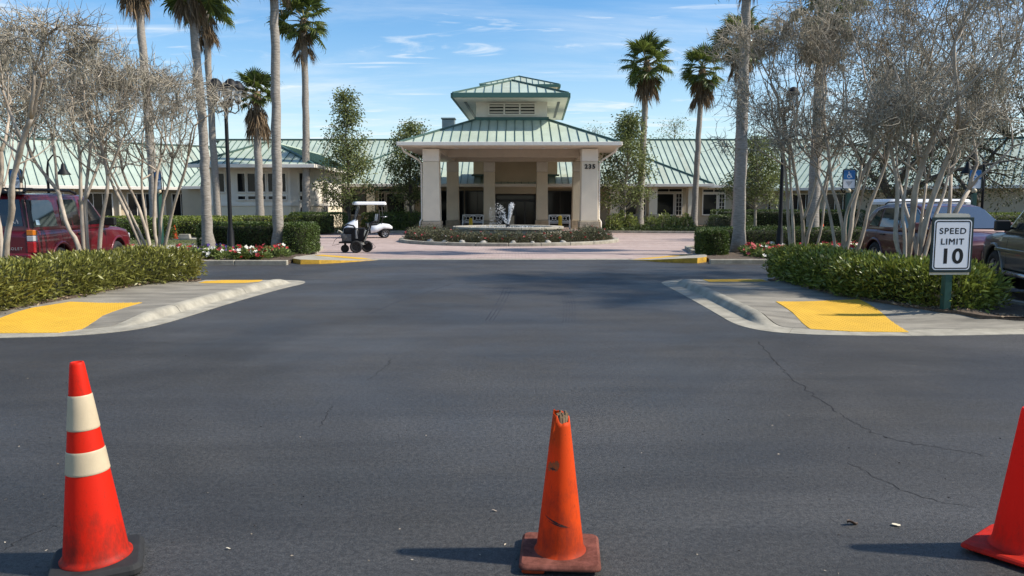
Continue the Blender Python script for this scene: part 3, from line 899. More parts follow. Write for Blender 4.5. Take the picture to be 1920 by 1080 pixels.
# entrance: storefront glazing either side of the vestibule
for x0, w in ((-5.9, 2.2), (-3.6, 1.9), (2.75, 1.9), (4.75, 1.7)):
    window(club, Vector((x0, 59.47, 0.12)) - club.location, (1, 0, 0), w, 2.65, 2, 1, 0.08, frame='doorframe')
part(MB().box((0.25, 58.6, 3.75), (4.3, 2.6, 2.5)), 'vestibule', M['stucco_tan'], bevel=0.02)
part(MB().box((-1.55, 58.6, 1.25), (0.5, 2.6, 2.5)), 'vestibule_pier', M['stucco_tan'])
part(MB().box((2.05, 58.6, 1.25), (0.5, 2.6, 2.5)), 'vestibule_pier', M['stucco_tan'])
part(MB().box((0.25, 57.28, 3.02), (4.34, 0.08, 0.10)), 'band', M['stucco'])
for sx, x in ((-1, -2.35), (1, 2.85)):
    part(MB().box((x, 57.9, 4.35), (1.0, 1.2, 1.0)), 'parapet', M['stucco'])
    part(MB().box((x + 0.06 * sx, 57.26, 3.86), (1.15, 0.12, 0.14)), 'parapet_flashing', M['seam'])
# sliding doors
dr = part(MB().box((0.25, 58.3, 2.44), (3.1, 0.1, 0.12)).box((-1.25, 58.3, 1.25), (0.1, 0.1, 2.5)).box((1.75, 58.3, 1.25), (0.1, 0.1, 2.5)).box((0.25, 58.3, 2.06), (2.9, 0.08, 0.10)), 'entrance_frame', M['doorframe'])
for i in range(4):
    x = -1.2 + i * 0.725
    d = part(MB().box((x + 0.03, 58.3, 1.0), (0.06, 0.06, 2.0)).box((x + 0.69, 58.3, 1.0), (0.06, 0.06, 2.0)).box((x + 0.36, 58.3, 0.12), (0.6, 0.06, 0.2)).box((x + 0.36, 58.3, 1.95), (0.6, 0.06, 0.1)), 'door', M['doorframe'])
    MB().box((x + 0.36, 58.3, 1.06), (0.6, 0.015, 1.7)).build('pane', M['glass'], d)
tr_ = part(MB().box((0.25, 58.32, 2.25), (2.9, 0.02, 0.3)), 'transom_pane', M['glass'])
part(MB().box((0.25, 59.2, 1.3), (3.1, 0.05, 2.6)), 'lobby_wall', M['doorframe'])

# windowed pavilion to the left of the palms
PV = [(-18.7, 60), (-18.7, 48.0), (-13.75, 48.0), (-12.55, 49.3), (-12.55, 60)]
part(MB().prism(PV, 0, 1.62), 'pavilion_wall', M['stucco'], bevel=0.01)
part(MB().prism([(x * 1.0, y) for x, y in PV], 1.78, 3.95), 'pavilion_wall', M['trim'])
part(MB().prism([(-18.76, 60), (-18.76, 47.93), (-13.72, 47.93), (-12.48, 49.26), (-12.48, 60)], 1.62, 1.78), 'band', M['trim'])
Lc = -Vector(club.location)
for k, (xa, w) in enumerate(((-18.35, 0.62), (-17.05, 0.6), (-16.42, 0.6), (-15.79, 0.6), (-15.16, 0.6), (-14.53, 0.6))):
    window(club, Vector((xa, 47.995, 2.42)) + Lc, (1, 0, 0), w, 1.25, 1, 1, 0.07)
    if k: window(club, Vector((xa, 47.994, 1.95)) + Lc, (1, 0, 0), w, 0.33, 1, 1, 0.07)
fd = Vector((1.2, 1.3, 0)).normalized()
window(club, Vector((-13.75, 48.0, 2.42)) + fd * 0.55 + Lc, fd, 0.7, 1.3, 1, 1, 0.07)
window(club, Vector((-13.75, 48.0, 0.5)) + fd * 0.55 + Lc, fd, 0.7, 1.1, 1, 1, 0.07)
window(club, Vector((-13.75, 48.0, 1.9)) + fd * 0.55 + Lc, fd, 0.7, 0.4, 2, 1, 0.07)
window(club, Vector((-12.55, 51.0, 0.9)) + Lc, (0, 1, 0), 1.3, 2.4, 2, 2, 0.08)
part(MB().box((-15.65, 53.2, 3.98), (7.4, 13.4, 0.06)), 'soffit', M['soffit'])
E = 4.08
rp([(-19.35, 46.5, E), (-11.9, 46.5, E), (-15.3, 50.2, E + 1.55), (-15.95, 50.2, E + 1.55)], (1, 0, 0), 0.5)
rp([(-11.9, 46.5, E), (-11.9, 62, E), (-15.3, 62, E + 1.55), (-15.3, 50.2, E + 1.55)], (0, 1, 0), 0.5)
rp([(-19.35, 62, E), (-19.35, 46.5, E), (-15.95, 50.2, E + 1.55), (-15.95, 62, E + 1.55)], (0, -1, 0), 0.5)
cap_line(roof, (-19.35, 46.5, E), (-15.95, 50.2, E + 1.55)); cap_line(roof, (-11.9, 46.5, E), (-15.3, 50.2, E + 1.55)); cap_line(roof, (-15.62, 50.2, E + 1.55), (-15.62, 62, E + 1.55), 0.75, 0.1, 'roof')
gutter(roof, (-19.4, 46.5, E), (-11.8, 46.5, E), (0, -1, 0)); gutter(roof, (-11.9, 46.6, E), (-11.9, 60, E), (1, 0, 0))
# splayed wings
for sx in (1, -1):
    e = Vector((0.8 * sx, -0.6, 0)); up = Vector((0.6 * sx, 0.8, 0))
    A = Vector((22.6 * sx, 58.05, 2.95)) - e * 3.5; B = A + e * 23.5
    C_, D_ = B + up * 7.4 + Vector((0, 0, 3.55)), A + up * 7.4 + Vector((0, 0, 3.55))
    rp([A, B, C_, D_] if sx > 0 else [B, A, D_, C_], e * sx, 0.5)
    gutter(roof, A, B, -up)
    cap_line(roof, C_, D_, 0.2, 0.12)
    a0 = A + up * 0.9; b0 = B + up * 0.9
    w_ = part(MB().prism([(p.x, p.y) for p in (a0, b0, b0 + up * 6, a0 + up * 6)], -0.05, 2.98), 'wall', M['stucco_tan'])
    if sx < 0:
        for s in (1.5, 4.2, 7.2, 10.0, 13.0):
            window(club, a0 + e * (s + 1.9) - up * 0.005 + Vector((0, 0, 0.8 - a0.z)) + Lc, -e, 1.9, 1.75, 3, 1, 0.08)
        for s in (0.7, 3.8, 6.6, 9.6, 12.4, 15.6):
            part(MB().bar(a0 + e * s - up * 0.06 + Vector((0, 0, -2.95)), a0 + e * s - up * 0.06, 0.12, 0.42, up=-up), 'pilaster', M['stucco'])
    else:
        for s in (1.5, 4.2):
            window(club, a0 + e * s - up * 0.005 + Vector((0, 0, 0.8 - a0.z)) + Lc, e, 1.9, 1.75, 3, 1, 0.08)
# low link roof between the left wing and the pavilion
rp([(-23.5, 55.5, 3.0), (-18.9, 55.5, 3.0), (-18.9, 60.4, 5.2), (-23.5, 60.4, 5.2)], (1, 0, 0), 0.5)
gutter(roof, (-23.6, 55.5, 3.0), (-18.9, 55.5, 3.0), (0, -1, 0))
part(MB().box((-21.3, 58.5, 1.45), (5.2, 5.0, 2.9)), 'wall', M['stucco_tan'])
# second lantern over the lobby and the metal flue
part(MB().box((0.75, 69.5, 9.2), (5.2, 5.2, 5.2)), 'lantern_wall', M['trim'])
zt, hw = 11.75, 3.35
c0 = Vector((0.62, 69.4, 0))
q = [c0 + Vector((sx * hw, sy * hw, zt)) for sx, sy in ((-1, -1), (1, -1), (1, 1), (-1, 1))]
ap = c0 + Vector((0, 0, zt + 1.2))
rp([q[0], q[1], ap], (1, 0, 0), 0.5); rp([q[1], q[2], ap], (0, 1, 0), 0.5); rp([q[3], q[0], ap], (0, -1, 0), 0.5)
for p in q: cap_line(roof, p, ap, 0.12, 0.08)
gutter(roof, q[0], q[1], (0, -1, 0), 0.25, 0.14, 'fascia_green'); gutter(roof, q[1], q[2], (1, 0, 0), 0.25, 0.14, 'fascia_green')
part(MB().box((0.62, 69.4, 11.66), (6.5, 6.5, 0.06)), 'soffit', M['soffit'])
part(MB().box((-5.35, 66, 7.7), (1.05, 1.0, 2.2)).box((-5.35, 66, 8.9), (1.2, 1.15, 0.12)), 'roof_flue', mat('grey_flue', (0.16, 0.2, 0.21), 0.5), bevel=0.03)

# ------------------------------------------------------------------ entrance portico
port = thing('portico', 'tall columned drive-through portico with two tier green metal roof and number 235', 'portico', (0, 44, 0))
LP = -Vector(port.location)
def pp(mb, name, m, bevel=0.0):
    return mb.build(name, m, port, loc=LP, bevel=bevel)
def ax(y): return -0.09 + 0.37 * (y - 44) / 12.0              # the axis is turned a little
def column(x, y, w, ztop, zcap, pl):
    c = pp(MB().box((x, y, (pl + zcap) / 2), (w, w, zcap - pl), taper=0.93), 'column', M['stucco'], 0.03)
    MB().box((x, y, (zcap + ztop) / 2), (w * 0.95, w * 0.95, ztop - zcap - 0.006)).build('capital', M['trim'], c, bevel=0.05)
    n = 4
    for i in range(n):
        z0, z1 = pl * i / n + 0.006, pl * (i + 1) / n - 0.006
        MB().box((x, y, (z0 + z1) / 2), (w * 1.13, w * 1.13, z1 - z0)).build('plinth_course', M['stone'], c, bevel=0.02)
    MB().box((x, y, pl / 2), (w * 1.08, w * 1.08, pl - 0.02)).build('plinth_core', M['stone'], c)
    return c
for s in (-1, 1): column(ax(44) + s * 4.46, 44.0, 0.98, 4.82, 4.1, 0.76)
for s in (-1, 1): column(ax(55) + s * 4.45, 55.0, 0.86, 4.72, 4.0, 0.6)
for s in (-1, 1): column(ax(55.4) + s * 1.88, 55.4, 0.84, 4.72, 4.0, 0.6)
# lower roof
EZ = 5.06
def rect(hwx, y0, y1, z): return [Vector((ax(y0) - hwx, y0, z)), Vector((ax(y0) + hwx, y0, z)), Vector((ax(y1) + hwx, y1, z)), Vector((ax(y1) - hwx, y1, z))]
e = rect(6.0, 42.5, 58.0, EZ); t = rect(2.12, 46.3, 54.2, 6.68)
prf = pp(MB().prism_dir(rect(2.0, 46.6, 54.0, 6.3), (0, 0, 0.25)), 'roof', M['soffit'])
roof_plane(prf, [e[0], e[1], t[1], t[0]], (1, 0, 0), 0.505, 0.25)
roof_plane(prf, [e[1], e[2], t[2], t[1]], (e[2] - e[1]), 0.505)
roof_plane(prf, [e[3], e[0], t[0], t[3]], (e[0] - e[3]), 0.505)
roof_plane(prf, [e[2], e[3], t[3], t[2]], (-1, 0, 0), 1.0)
for a, b in zip(e, t): cap_line(prf, a, b, 0.14, 0.09)
for i, out in ((0, (0, -1, 0)), (1, (1, 0, 0)), (3, (-1, 0, 0))):
    a, b = e[i], e[(i + 1) % 4]
    d = (b - a).normalized() * 0.12
    gutter(prf, a - d, b + d, out, 0.20, 0.2)
# eave soffit ring, ceiling with exposed braces, beams
si = rect(4.2, 45.0, 55.8, EZ - 0.2); so = [p - Vector((0, 0, 0.2)) for p in e]
sf = MB()
for i in range(4):
    j = (i + 1) % 4
    sf.prism_dir([so[i], so[j], si[j], si[i]], (0, 0, 0.03))
pp(sf, 'soffit', M['soffit'])
pp(MB().prism_dir(rect(4.4, 44.9, 56.0, 5.75), (0, 0, 0.05)), 'ceiling', M['soffit'])
for y, w, z0, z1 in ((44.75, 0.3, 4.86, 5.8), (55.0, 0.4, 4.72, 5.75)):
    pp(MB().bar((ax(y) - 4.45, y, (z0 + z1) / 2), (ax(y) + 4.45, y, (z0 + z1) / 2), w, z1 - z0), 'beam', M['soffit'], 0.02)
pp(MB().bar((ax(50) - 4.3, 50.2, 5.0), (ax(50) + 4.3, 50.2, 5.0), 0.4, 0.55), 'beam', M['soffit'], 0.02)
for s in (-1, 1):
    pp(MB().bar((ax(44.5) + s * 4.46, 44.5, 5.26), (ax(54.8) + s * 4.45, 54.8, 5.2), 0.45, 0.96), 'beam', M['soffit'], 0.02)
for i in range(6):
    x = ax(50) - 3.6 + i * 1.44
    pp(MB().bar((x, 50.0, 5.32), (x, 50.0, 5.74), 0.12, 0.12).bar((x + 0.15, 50.0, 5.35), (x + 1.25, 50.0, 5.7), 0.08, 0.08, up=(0, 1, 0)), 'truss_brace', M['trim'])
for x in (-3.0, -2.2, -0.6, 0.6, 1.85, 3.1): pp(MB().lathe([(0.001, 0), (0.11, 0), (0.13, 0.03)], 14, (ax(43.6) + x, 43.6, EZ - 0.245)), 'downlight', M['white'])
# cupola with louvers and upper roof
cw = rect(2.1, 46.32, 54.0, 6.55)
pp(MB().prism_dir(cw, (0, 0, 1.24)), 'cupola_wall', M['trim'])
pp(MB().prism_dir(rect(2.2, 46.22, 54.1, 6.60), (0, 0, 0.24)), 'cupola_flashing', M['fascia_green'])
lf = MB()
x0, x1, zl0, zl1, yl = ax(46.3) - 1.36, ax(46.3) + 1.40, 6.98, 7.62, 46.26
lf.box(((x0 + x1) / 2, yl, zl0), (x1 - x0 + 0.14, 0.12, 0.09)).box(((x0 + x1) / 2, yl, zl1), (x1 - x0 + 0.14, 0.12, 0.09))
for i in range(4): lf.box((x0 + (x1 - x0) * i / 3, yl, (zl0 + zl1) / 2), (0.10, 0.124, zl1 - zl0 - 0.09))
lv = pp(lf, 'louver', M['trim'])
MB().box(((x0 + x1) / 2, 46.31, (zl0 + zl1) / 2), (x1 - x0, 0.012, zl1 - zl0)).build('louver_back', M['black'], lv)
for i in range(3):
    for k in range(3):
        xa, xb = x0 + (x1 - x0) * i / 3 + 0.06, x0 + (x1 - x0) * (i + 1) / 3 - 0.06
        MB().box(((xa + xb) / 2, yl - 0.005, zl0 + 0.14 + 0.18 * k), (xb - xa, 0.12, 0.025), rot=(math.radians(-38), 0, 0)).build('louver_slat', M['trim'], lv)
ue = rect(3.26, 44.3, 56.0, 7.72)
ur = [Vector((ax(47.7), 47.7, 9.1)), Vector((ax(52.6), 52.6, 9.1))]
urf = pp(MB().prism_dir([p + Vector((0, 0, 0.0)) for p in rect(2.6, 45.0, 55.3, 7.95)], (0, 0, 0.1)), 'upper_roof', M['soffit'])
uz = Vector((0, 0, 0.22)); ue2 = [p + uz for p in ue]
roof_plane(urf, [ue2[0], ue2[1], ur[0] + uz * 0.3], (1, 0, 0), 0.505, 0.25)
roof_plane(urf, [ue2[1], ue2[2], ur[1] + uz * 0.3, ur[0] + uz * 0.3], ue[2] - ue[1], 0.505)
roof_plane(urf, [ue2[3], ue2[0], ur[0] + uz * 0.3, ur[1] + uz * 0.3], ue[0] - ue[3], 0.505)
for a, b in ((0, 0), (1, 0), (2, 1), (3, 1)): cap_line(urf, ue2[a], ur[b] + uz * 0.3, 0.12, 0.08)
cap_line(urf, ur[0] + uz * 0.3, ur[1] + uz * 0.3, 0.14, 0.08)
for i, out in ((0, (0, -1, 0)), (1, (1, 0, 0)), (3, (-1, 0, 0))):
    a, b = ue2[i], ue2[(i + 1) % 4]
    gutter(urf, a, b, out, 0.27, 0.14, 'fascia_green')
pp(MB().prism_dir(ue, (0, 0, 0.04)), 'upper_soffit', M['trim'])
for s in (-1, 1): pp(MB().bar((ax(47) + s * 2.75, 46.2, 7.70), (ax(53) + s * 2.75, 54.3, 7.70), 0.16, 0.02), 'soffit_vent', M['doorframe'])
# downspouts
for s in (-1, 1):
    x = ax(44) + s * 5.04
    pp(MB().tube([(ax(43) + s * 5.95, 42.75, 4.9), (ax(43) + s * 5.85, 42.95, 4.62), (x + s * 0.15, 43.9, 4.2), (x, 44.0, 4.0), (x, 44.0, 0.9), (x + s * 0.12, 44.0, 0.7), (x + s * 0.12, 44.0, 0.1)], 0.055, 8), 'downspout', M['trim'])
# house number on the right column
nm = text_mesh('235', 0.34, 0.03, 0.012, 1.25, M['black'], 'house_number')
place('house_number', nm, port, Vector((ax(44) + 4.46, 44 - 0.49, 3.8)) + LP, (PI / 2, 0, 0))

# ------------------------------------------------------------------ fountain
fn = thing('fountain', 'round stone fountain basin with a white water jet in the planted island', 'fountain', (-0.17, 35.0, 0.1))
MB().lathe([(0.01, 0.0), (2.42, 0.0), (2.42, 0.50), (2.1, 0.50), (2.1, 0.40), (0.01, 0.38)], 64).build('basin', M['concrete'], fn)
for i in range(14):
    a0, a1 = 2 * PI * i / 14 + 0.002, 2 * PI * (i + 1) / 14 - 0.002
    ar = lambda r, k=5: [(r * math.cos(a0 + (a1 - a0) * q / k), r * math.sin(a0 + (a1 - a0) * q / k)) for q in range(k + 1)]
    MB().prism(ar(2.52) + list(reversed(ar(2.0))), 0.503, 0.61).build('coping_stone', M['concrete'], fn, bevel=0.02)
M['water'] = mat('fountain_water', (0.04, 0.06, 0.06), 0.08, bump=0.6, bscale=9)
M['foam'] = mat('white_water', (0.92, 0.93, 0.94), 0.8, transl=0.65)
MB().lathe([(0.01, 0.545), (2.09, 0.545)], 48, smooth=False).build('water', M['water'], fn)
MB().lathe([(0.10, 0.53), (0.10, 0.66), (0.07, 0.70), (0.01, 0.70)], 14).build('nozzle', M['black'], fn)
rg = np.random.default_rng(77)
def drops(P, r):                                         # little water beads, octahedra
    k = np.array([(1, 0, 0), (-1, 0, 0), (0, 1, 0), (0, -1, 0), (0, 0, 1.5), (0, 0, -1.5)])
    F = np.array([(0, 2, 4), (2, 1, 4), (1, 3, 4), (3, 0, 4), (2, 0, 5), (1, 2, 5), (3, 1, 5), (0, 3, 5)])
    V = P[:, None] + k[None] * r[:, None, None]
    return V.reshape(-1, 3), ((np.arange(len(P)) * 6)[:, None, None] + F[None]).reshape(-1, 3)
n = 620
tt = rg.uniform(0, 1, n) ** 0.8
sp = 0.02 + 0.125 * tt ** 0.8
ang = rg.uniform(0, 2 * PI, n); rad = np.sqrt(rg.uniform(0, 1, n))
P1 = np.stack([0.0 + 0.16 * tt + sp * rad * np.cos(ang), sp * 0.7 * rad * np.sin(ang), 0.68 + tt * (1.02 - 0.1 * rad)], 1)
n2 = 260
t2 = rg.uniform(0, 1, n2)
P2 = np.stack([-0.05 - 0.36 * t2 + rg.normal(0, 0.05 + 0.05 * t2, n2), rg.normal(0, 0.09, n2), 0.70 + 0.85 * t2 + rg.normal(0, 0.06, n2)], 1)
n3 = 300
P3 = np.stack([-0.25 - 0.62 * rg.uniform(0, 1, n3) ** 0.8, rg.normal(0, 0.25, n3), 0.6 + 0.85 * rg.uniform(0, 1, n3) ** 1.3], 1)
a4 = rg.uniform(0, 2 * PI, 420); r4 = np.sqrt(rg.uniform(0.02, 1, 420)) * 1.9
P4 = np.stack([r4 * np.cos(a4), r4 * np.sin(a4), np.full(420, 0.55) + rg.uniform(0, 0.05, 420)], 1)
P = np.concatenate([P1, P2, P3, P4])
rr = np.concatenate([rg.uniform(0.006, 0.018, n), rg.uniform(0.006, 0.016, n2), rg.uniform(0.004, 0.011, n3), rg.uniform(0.006, 0.014, 420)])
V, F_ = drops(P, rr)
tag(place('water_spray', fast_mesh('water_spray', V, F_, M['foam'], True), fn), kind='stuff')
# ------------------------------------------------------------------ hedges and shrubs
def dist_path(P, path):
    best = np.full(len(P), 1e9); near = np.zeros((len(P), 2))
    for a, b in zip(path, path[1:]):
        a, b = np.array(a[:2], float), np.array(b[:2], float); d = b - a
        t = np.clip(((P - a) @ d) / (d @ d), 0, 1)
        q = a + t[:, None] * d; dd = np.linalg.norm(P - q, axis=1)
        k = dd < best; best[k] = dd[k]; near[k] = q[k]
    return best, near
def hedge(name, label, cat, path, hw, z0, z1, n, L, W, m, ex=3.0, seed=1, group=None, rough=0.10, inner=0.80, core=True, up=0.55, spray=0.0):
    rng = np.random.default_rng(seed)
    A = np.array([p[:2] for p in path], float)
    c = A.mean(0)
    root = thing(name, label, cat, (c[0], c[1], z0), group=group)
    lo, hi = A.min(0) - hw * 1.2, A.max(0) + hw * 1.2
    hz = (z1 - z0)
    cen, nor = [], []
    got = 0
    while got < n:
        k = n * 4
        P = np.stack([rng.uniform(lo[0], hi[0], k), rng.uniform(lo[1], hi[1], k), rng.uniform(0.02, 1.12, k)], 1)
        d, q = dist_path(P[:, :2], path)
        s = P[:, 0] * 1.9 + P[:, 1] * 2.3
        wob = 1 + rough * (np.sin(s * 1.3 + seed) * 0.5 + np.sin(P[:, 1] * 5.1 + P[:, 0] * 3.3 + seed * 2) * 0.35 + np.sin(P[:, 0] * 7.7 - P[:, 1] * 6.1) * 0.3)
        zz = (P[:, 2] - 0.38) / 0.62
        zz = np.where(zz < 0, zz * 0.9, zz)
        e = ((d / hw) ** ex + np.abs(zz) ** ex) ** (1 / ex) / wob
        ok = (e < 1.0 + spray * rng.uniform(0, 1, k) ** 3) & (e > inner)
        P, d, q, zz, e = P[ok], d[ok], q[ok], zz[ok], e[ok]
        out = np.concatenate([(P[:, :2] - q) / np.maximum(d, 1e-3)[:, None] * ((d / hw) ** (ex - 1))[:, None], (np.sign(zz) * np.abs(zz) ** (ex - 1))[:, None]], 1)
        P[:, 2] = P[:, 2] * hz
        P[:, :2] -= c
        cen.append(P); nor.append(unit(out)); got += len(P)
    cen = np.concatenate(cen)[:n]; nor = np.concatenate(nor)[:n]
    dirs = nor * 0.8 + rng.normal(0, 0.55, (n, 3)) + np.array([0, 0, up])
    v, f = leaf_arrays(rng, cen, dirs, np.full(n, L), np.full(n, W), 0.12)
    o = place('foliage', fast_mesh('foliage', v, f, m), root); tag(o, kind='stuff')
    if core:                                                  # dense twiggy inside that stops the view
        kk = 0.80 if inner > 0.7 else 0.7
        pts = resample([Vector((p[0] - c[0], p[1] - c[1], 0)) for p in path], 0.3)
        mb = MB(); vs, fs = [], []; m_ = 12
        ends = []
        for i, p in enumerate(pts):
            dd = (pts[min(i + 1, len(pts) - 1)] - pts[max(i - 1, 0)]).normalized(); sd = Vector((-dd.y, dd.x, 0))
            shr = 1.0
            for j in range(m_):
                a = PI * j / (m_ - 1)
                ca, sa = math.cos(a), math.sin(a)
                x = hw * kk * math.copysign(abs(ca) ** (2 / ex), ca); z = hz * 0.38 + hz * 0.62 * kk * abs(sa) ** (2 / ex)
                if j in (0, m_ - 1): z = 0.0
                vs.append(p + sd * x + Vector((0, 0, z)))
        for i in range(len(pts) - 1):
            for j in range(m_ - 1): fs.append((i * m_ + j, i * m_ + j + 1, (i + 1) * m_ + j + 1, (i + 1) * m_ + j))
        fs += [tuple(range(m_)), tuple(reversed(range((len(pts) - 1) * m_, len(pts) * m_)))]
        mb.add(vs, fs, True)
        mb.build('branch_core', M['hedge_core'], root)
    return root

hedge('loose_hedge', 'olive green loose leaved hedge along the island beside the dark red parked suv', 'hedge', [(-8.25, 9.2), (-8.2, 10.6), (-8.05, 12.5), (-7.95, 14.4), (-7.4, 16.2)], 0.72, 0.12, 0.72, 25000, 0.108, 0.030, M['hedge_a'], 2.6, 11, spray=0.2, rough=0.13, inner=0.74)
hedge('loose_hedge', 'glossy green loose leaved hedge around the post of the speed limit sign', 'hedge', [(6.25, 16.3), (6.2, 13.8), (6.42, 12.6), (6.72, 11.85)], 0.70, 0.12, 0.72, 23000, 0.108, 0.033, M['hedge_b'], 2.6, 12, spray=0.22, rough=0.14, inner=0.74)
# low clipped hedges
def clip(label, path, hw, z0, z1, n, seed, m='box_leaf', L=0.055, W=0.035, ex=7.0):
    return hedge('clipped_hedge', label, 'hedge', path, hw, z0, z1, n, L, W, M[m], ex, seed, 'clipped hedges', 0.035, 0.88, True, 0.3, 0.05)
clip('long dark clipped hedge behind the flowers with two palm trunks before it', [(-10.0, 25.9), (-7.6, 25.9)], 0.55, 0.08, 1.06, 15000, 21)
clip('squared end of dark clipped hedge beside the brick paving and wheeled machine', [(-6.98, 24.9), (-6.98, 26.2)], 0.40, 0.08, 1.05, 10000, 22)
clip('cube shaped dark clipped hedge at the corner of the brick paving', [(6.46, 24.55), (6.46, 25.1)], 0.44, 0.08, 0.86, 10000, 23)
clip('low clipped hedge behind red flowers and beside the black lamp pole', [(7.1, 27.4), (12.4, 27.4)], 0.55, 0.08, 0.86, 16000, 24)
clip('thick clipped hedge block left of the golf cart by the building', [(-11.9, 44.3), (-10.4, 44.3)], 0.9, 0.1, 1.22, 9000, 25, L=0.08, W=0.05)
clip('sunlit long clipped hedge under the pavilion windows', [(-24.5, 43.0), (-12.6, 44.6)], 0.6, 0.1, 1.02, 20000, 26, 'hedge_b', L=0.08, W=0.05)
clip('sunlit clipped hedge behind the small far traffic cone', [(-18.2, 38.6), (-14.2, 38.6)], 0.7, 0.1, 0.98, 12000, 27, 'hedge_b', L=0.08, W=0.05)
clip('shadowed clipped hedge beyond the front of the dark red suv', [(-18.8, 34.2), (-16.3, 35.4)], 0.8, 0.1, 1.0, 11000, 28, L=0.075, W=0.05)
clip('long clipped hedge on the lawn before the blank wall beyond the grey truck', [(24.5, 44.5), (40, 44.5)], 0.9, 0.1, 1.2, 14000, 29, 'hedge_b', L=0.09, W=0.06)
clip('dark clipped hedge under the barred windows beyond the lamp pole', [(15.4, 57.5), (25.0, 56.0)], 0.6, 0.1, 1.3, 12000, 30, L=0.09, W=0.06)
clip('short clipped hedge between the barred windows and the leaning palm', [(13.6, 50.0), (14.8, 50.0)], 0.8, 0.1, 1.0, 5000, 31, L=0.08, W=0.05)
clip('low dark hedge at the wall just right of the cart by the porch', [(-10.2, 55.5), (-6.0, 55.5)], 0.6, 0.1, 1.1, 8000, 32, L=0.1, W=0.06)
# loose shrubs at the building
def shrub(label, x, y, r, h, n, m, seed, L=0.11, W=0.05, group=None, cat='shrub', flowers=None, z=0.1):
    rng = np.random.default_rng(seed)
    root = thing('shrub', label, cat, (x, y, z), group=group)
    d = unit(rng.normal(size=(n, 3))); d[:, 2] = np.abs(d[:, 2])
    rr = rng.uniform(0.45, 1.08, n) ** 0.6
    c = d * rr[:, None] * np.array([r, r, h]) * (1 + 0.18 * np.sin(d[:, 0:1] * 7 + seed) * np.cos(d[:, 1:2] * 6))
    c[:, 2] += 0.03
    dirs = d + rng.normal(0, 0.5, (n, 3)) + np.array([0, 0, 0.5])
    v, f = leaf_arrays(rng, c, dirs, np.full(n, L), np.full(n, W), 0.15)
    tag(place('foliage', fast_mesh('foliage', v, f, M[m]), root), kind='stuff')
    mb = MB()
    for i in range(7):
        a = rng.uniform(0, 2 * PI)
        mb.tube([(0, 0, -0.1), (math.cos(a) * r * 0.3, math.sin(a) * r * 0.3, h * 0.45), (math.cos(a) * r * 0.65, math.sin(a) * r * 0.65, h * 0.8)], [0.018, 0.012, 0.006], 5)
    mb.build('stem', M['oak_bark'], root)
    if flowers:
        for k, (mm, cnt, fs) in enumerate(flowers):
            dd = unit(rng.normal(size=(cnt, 3))); dd[:, 2] = np.abs(dd[:, 2])
            cc = dd * np.array([r, r, h]) * 1.02 + np.array([0, 0, 0.04])
            V, F_ = blossoms(rng, cc, fs)
            tag(place('blossoms', fast_mesh('blossoms', V, F_, M[mm]), root), kind='stuff')
    return root
def blossoms(rng, C, size, petals=5):
    n = len(C); k = np.repeat(np.arange(n), petals)
    a = np.tile(np.arange(petals) * 2 * PI / petals, n) + np.repeat(rng.uniform(0, 6, n), petals)
    nz = unit(rng.normal(0, 0.5, (n, 3)) + np.array([0, -0.5, 0.8]))
    u = unit(np.cross(nz, np.array([0.3, 0.9, 0.1]))); w = np.cross(nz, u)
    d = u[k] * np.cos(a)[:, None] + w[k] * np.sin(a)[:, None] + nz[k] * 0.35
    sd = np.cross(nz[k], d)
    s = (size * rng.uniform(0.7, 1.2, n))[k][:, None]
    b = C[k]
    V = np.stack([b, b + d * s * 0.6 + sd * s * 0.38, b + d * s, b + d * s * 0.6 - sd * s * 0.38], 1).reshape(-1, 3)
    return V, np.arange(n * petals * 4).reshape(-1, 4)

# ring of rose bushes round the fountain
proto = []
for k in range(3):
    proto.append(shrub('low rose bush in the ring of bushes around the fountain', 0, 0, 0.62, 0.66, 1500, 'shrub_leaf', 50 + k, 0.085, 0.034, 'rose bushes around the fountain', 'rose bush', [(('red_fl', 'pink_fl', 'red_fl')[k], 7, 0.06), ('white_fl', 3, 0.035)]))
rr_ = random.Random(5)
nb = 0
for i in range(26):
    a = PI * 0.86 + i * (PI * 1.28) / 25.0
    R_ = 4.18 + rr_.uniform(-0.1, 0.1)
    o = proto[i] if i < 3 else copy_tree(proto[rr_.randrange(3)])
    o.location = (IC.x + R_ * math.cos(a), IC.y + R_ * math.sin(a), 0.1); o.rotation_euler = (0, 0, rr_.uniform(0, 6)); s = rr_.uniform(0.86, 1.08); o.scale = (s, s, s * rr_.uniform(0.68, 0.82))
for i in range(0):
    a = PI * 1.12 + i * (PI * 0.76) / 9.0
    o = copy_tree(proto[rr_.randrange(3)])
    o.location = (IC.x + 3.35 * math.cos(a), IC.y + 3.35 * math.sin(a), 0.1); o.rotation_euler = (0, 0, rr_.uniform(0, 6)); o.scale = (0.85, 0.85, 0.72)
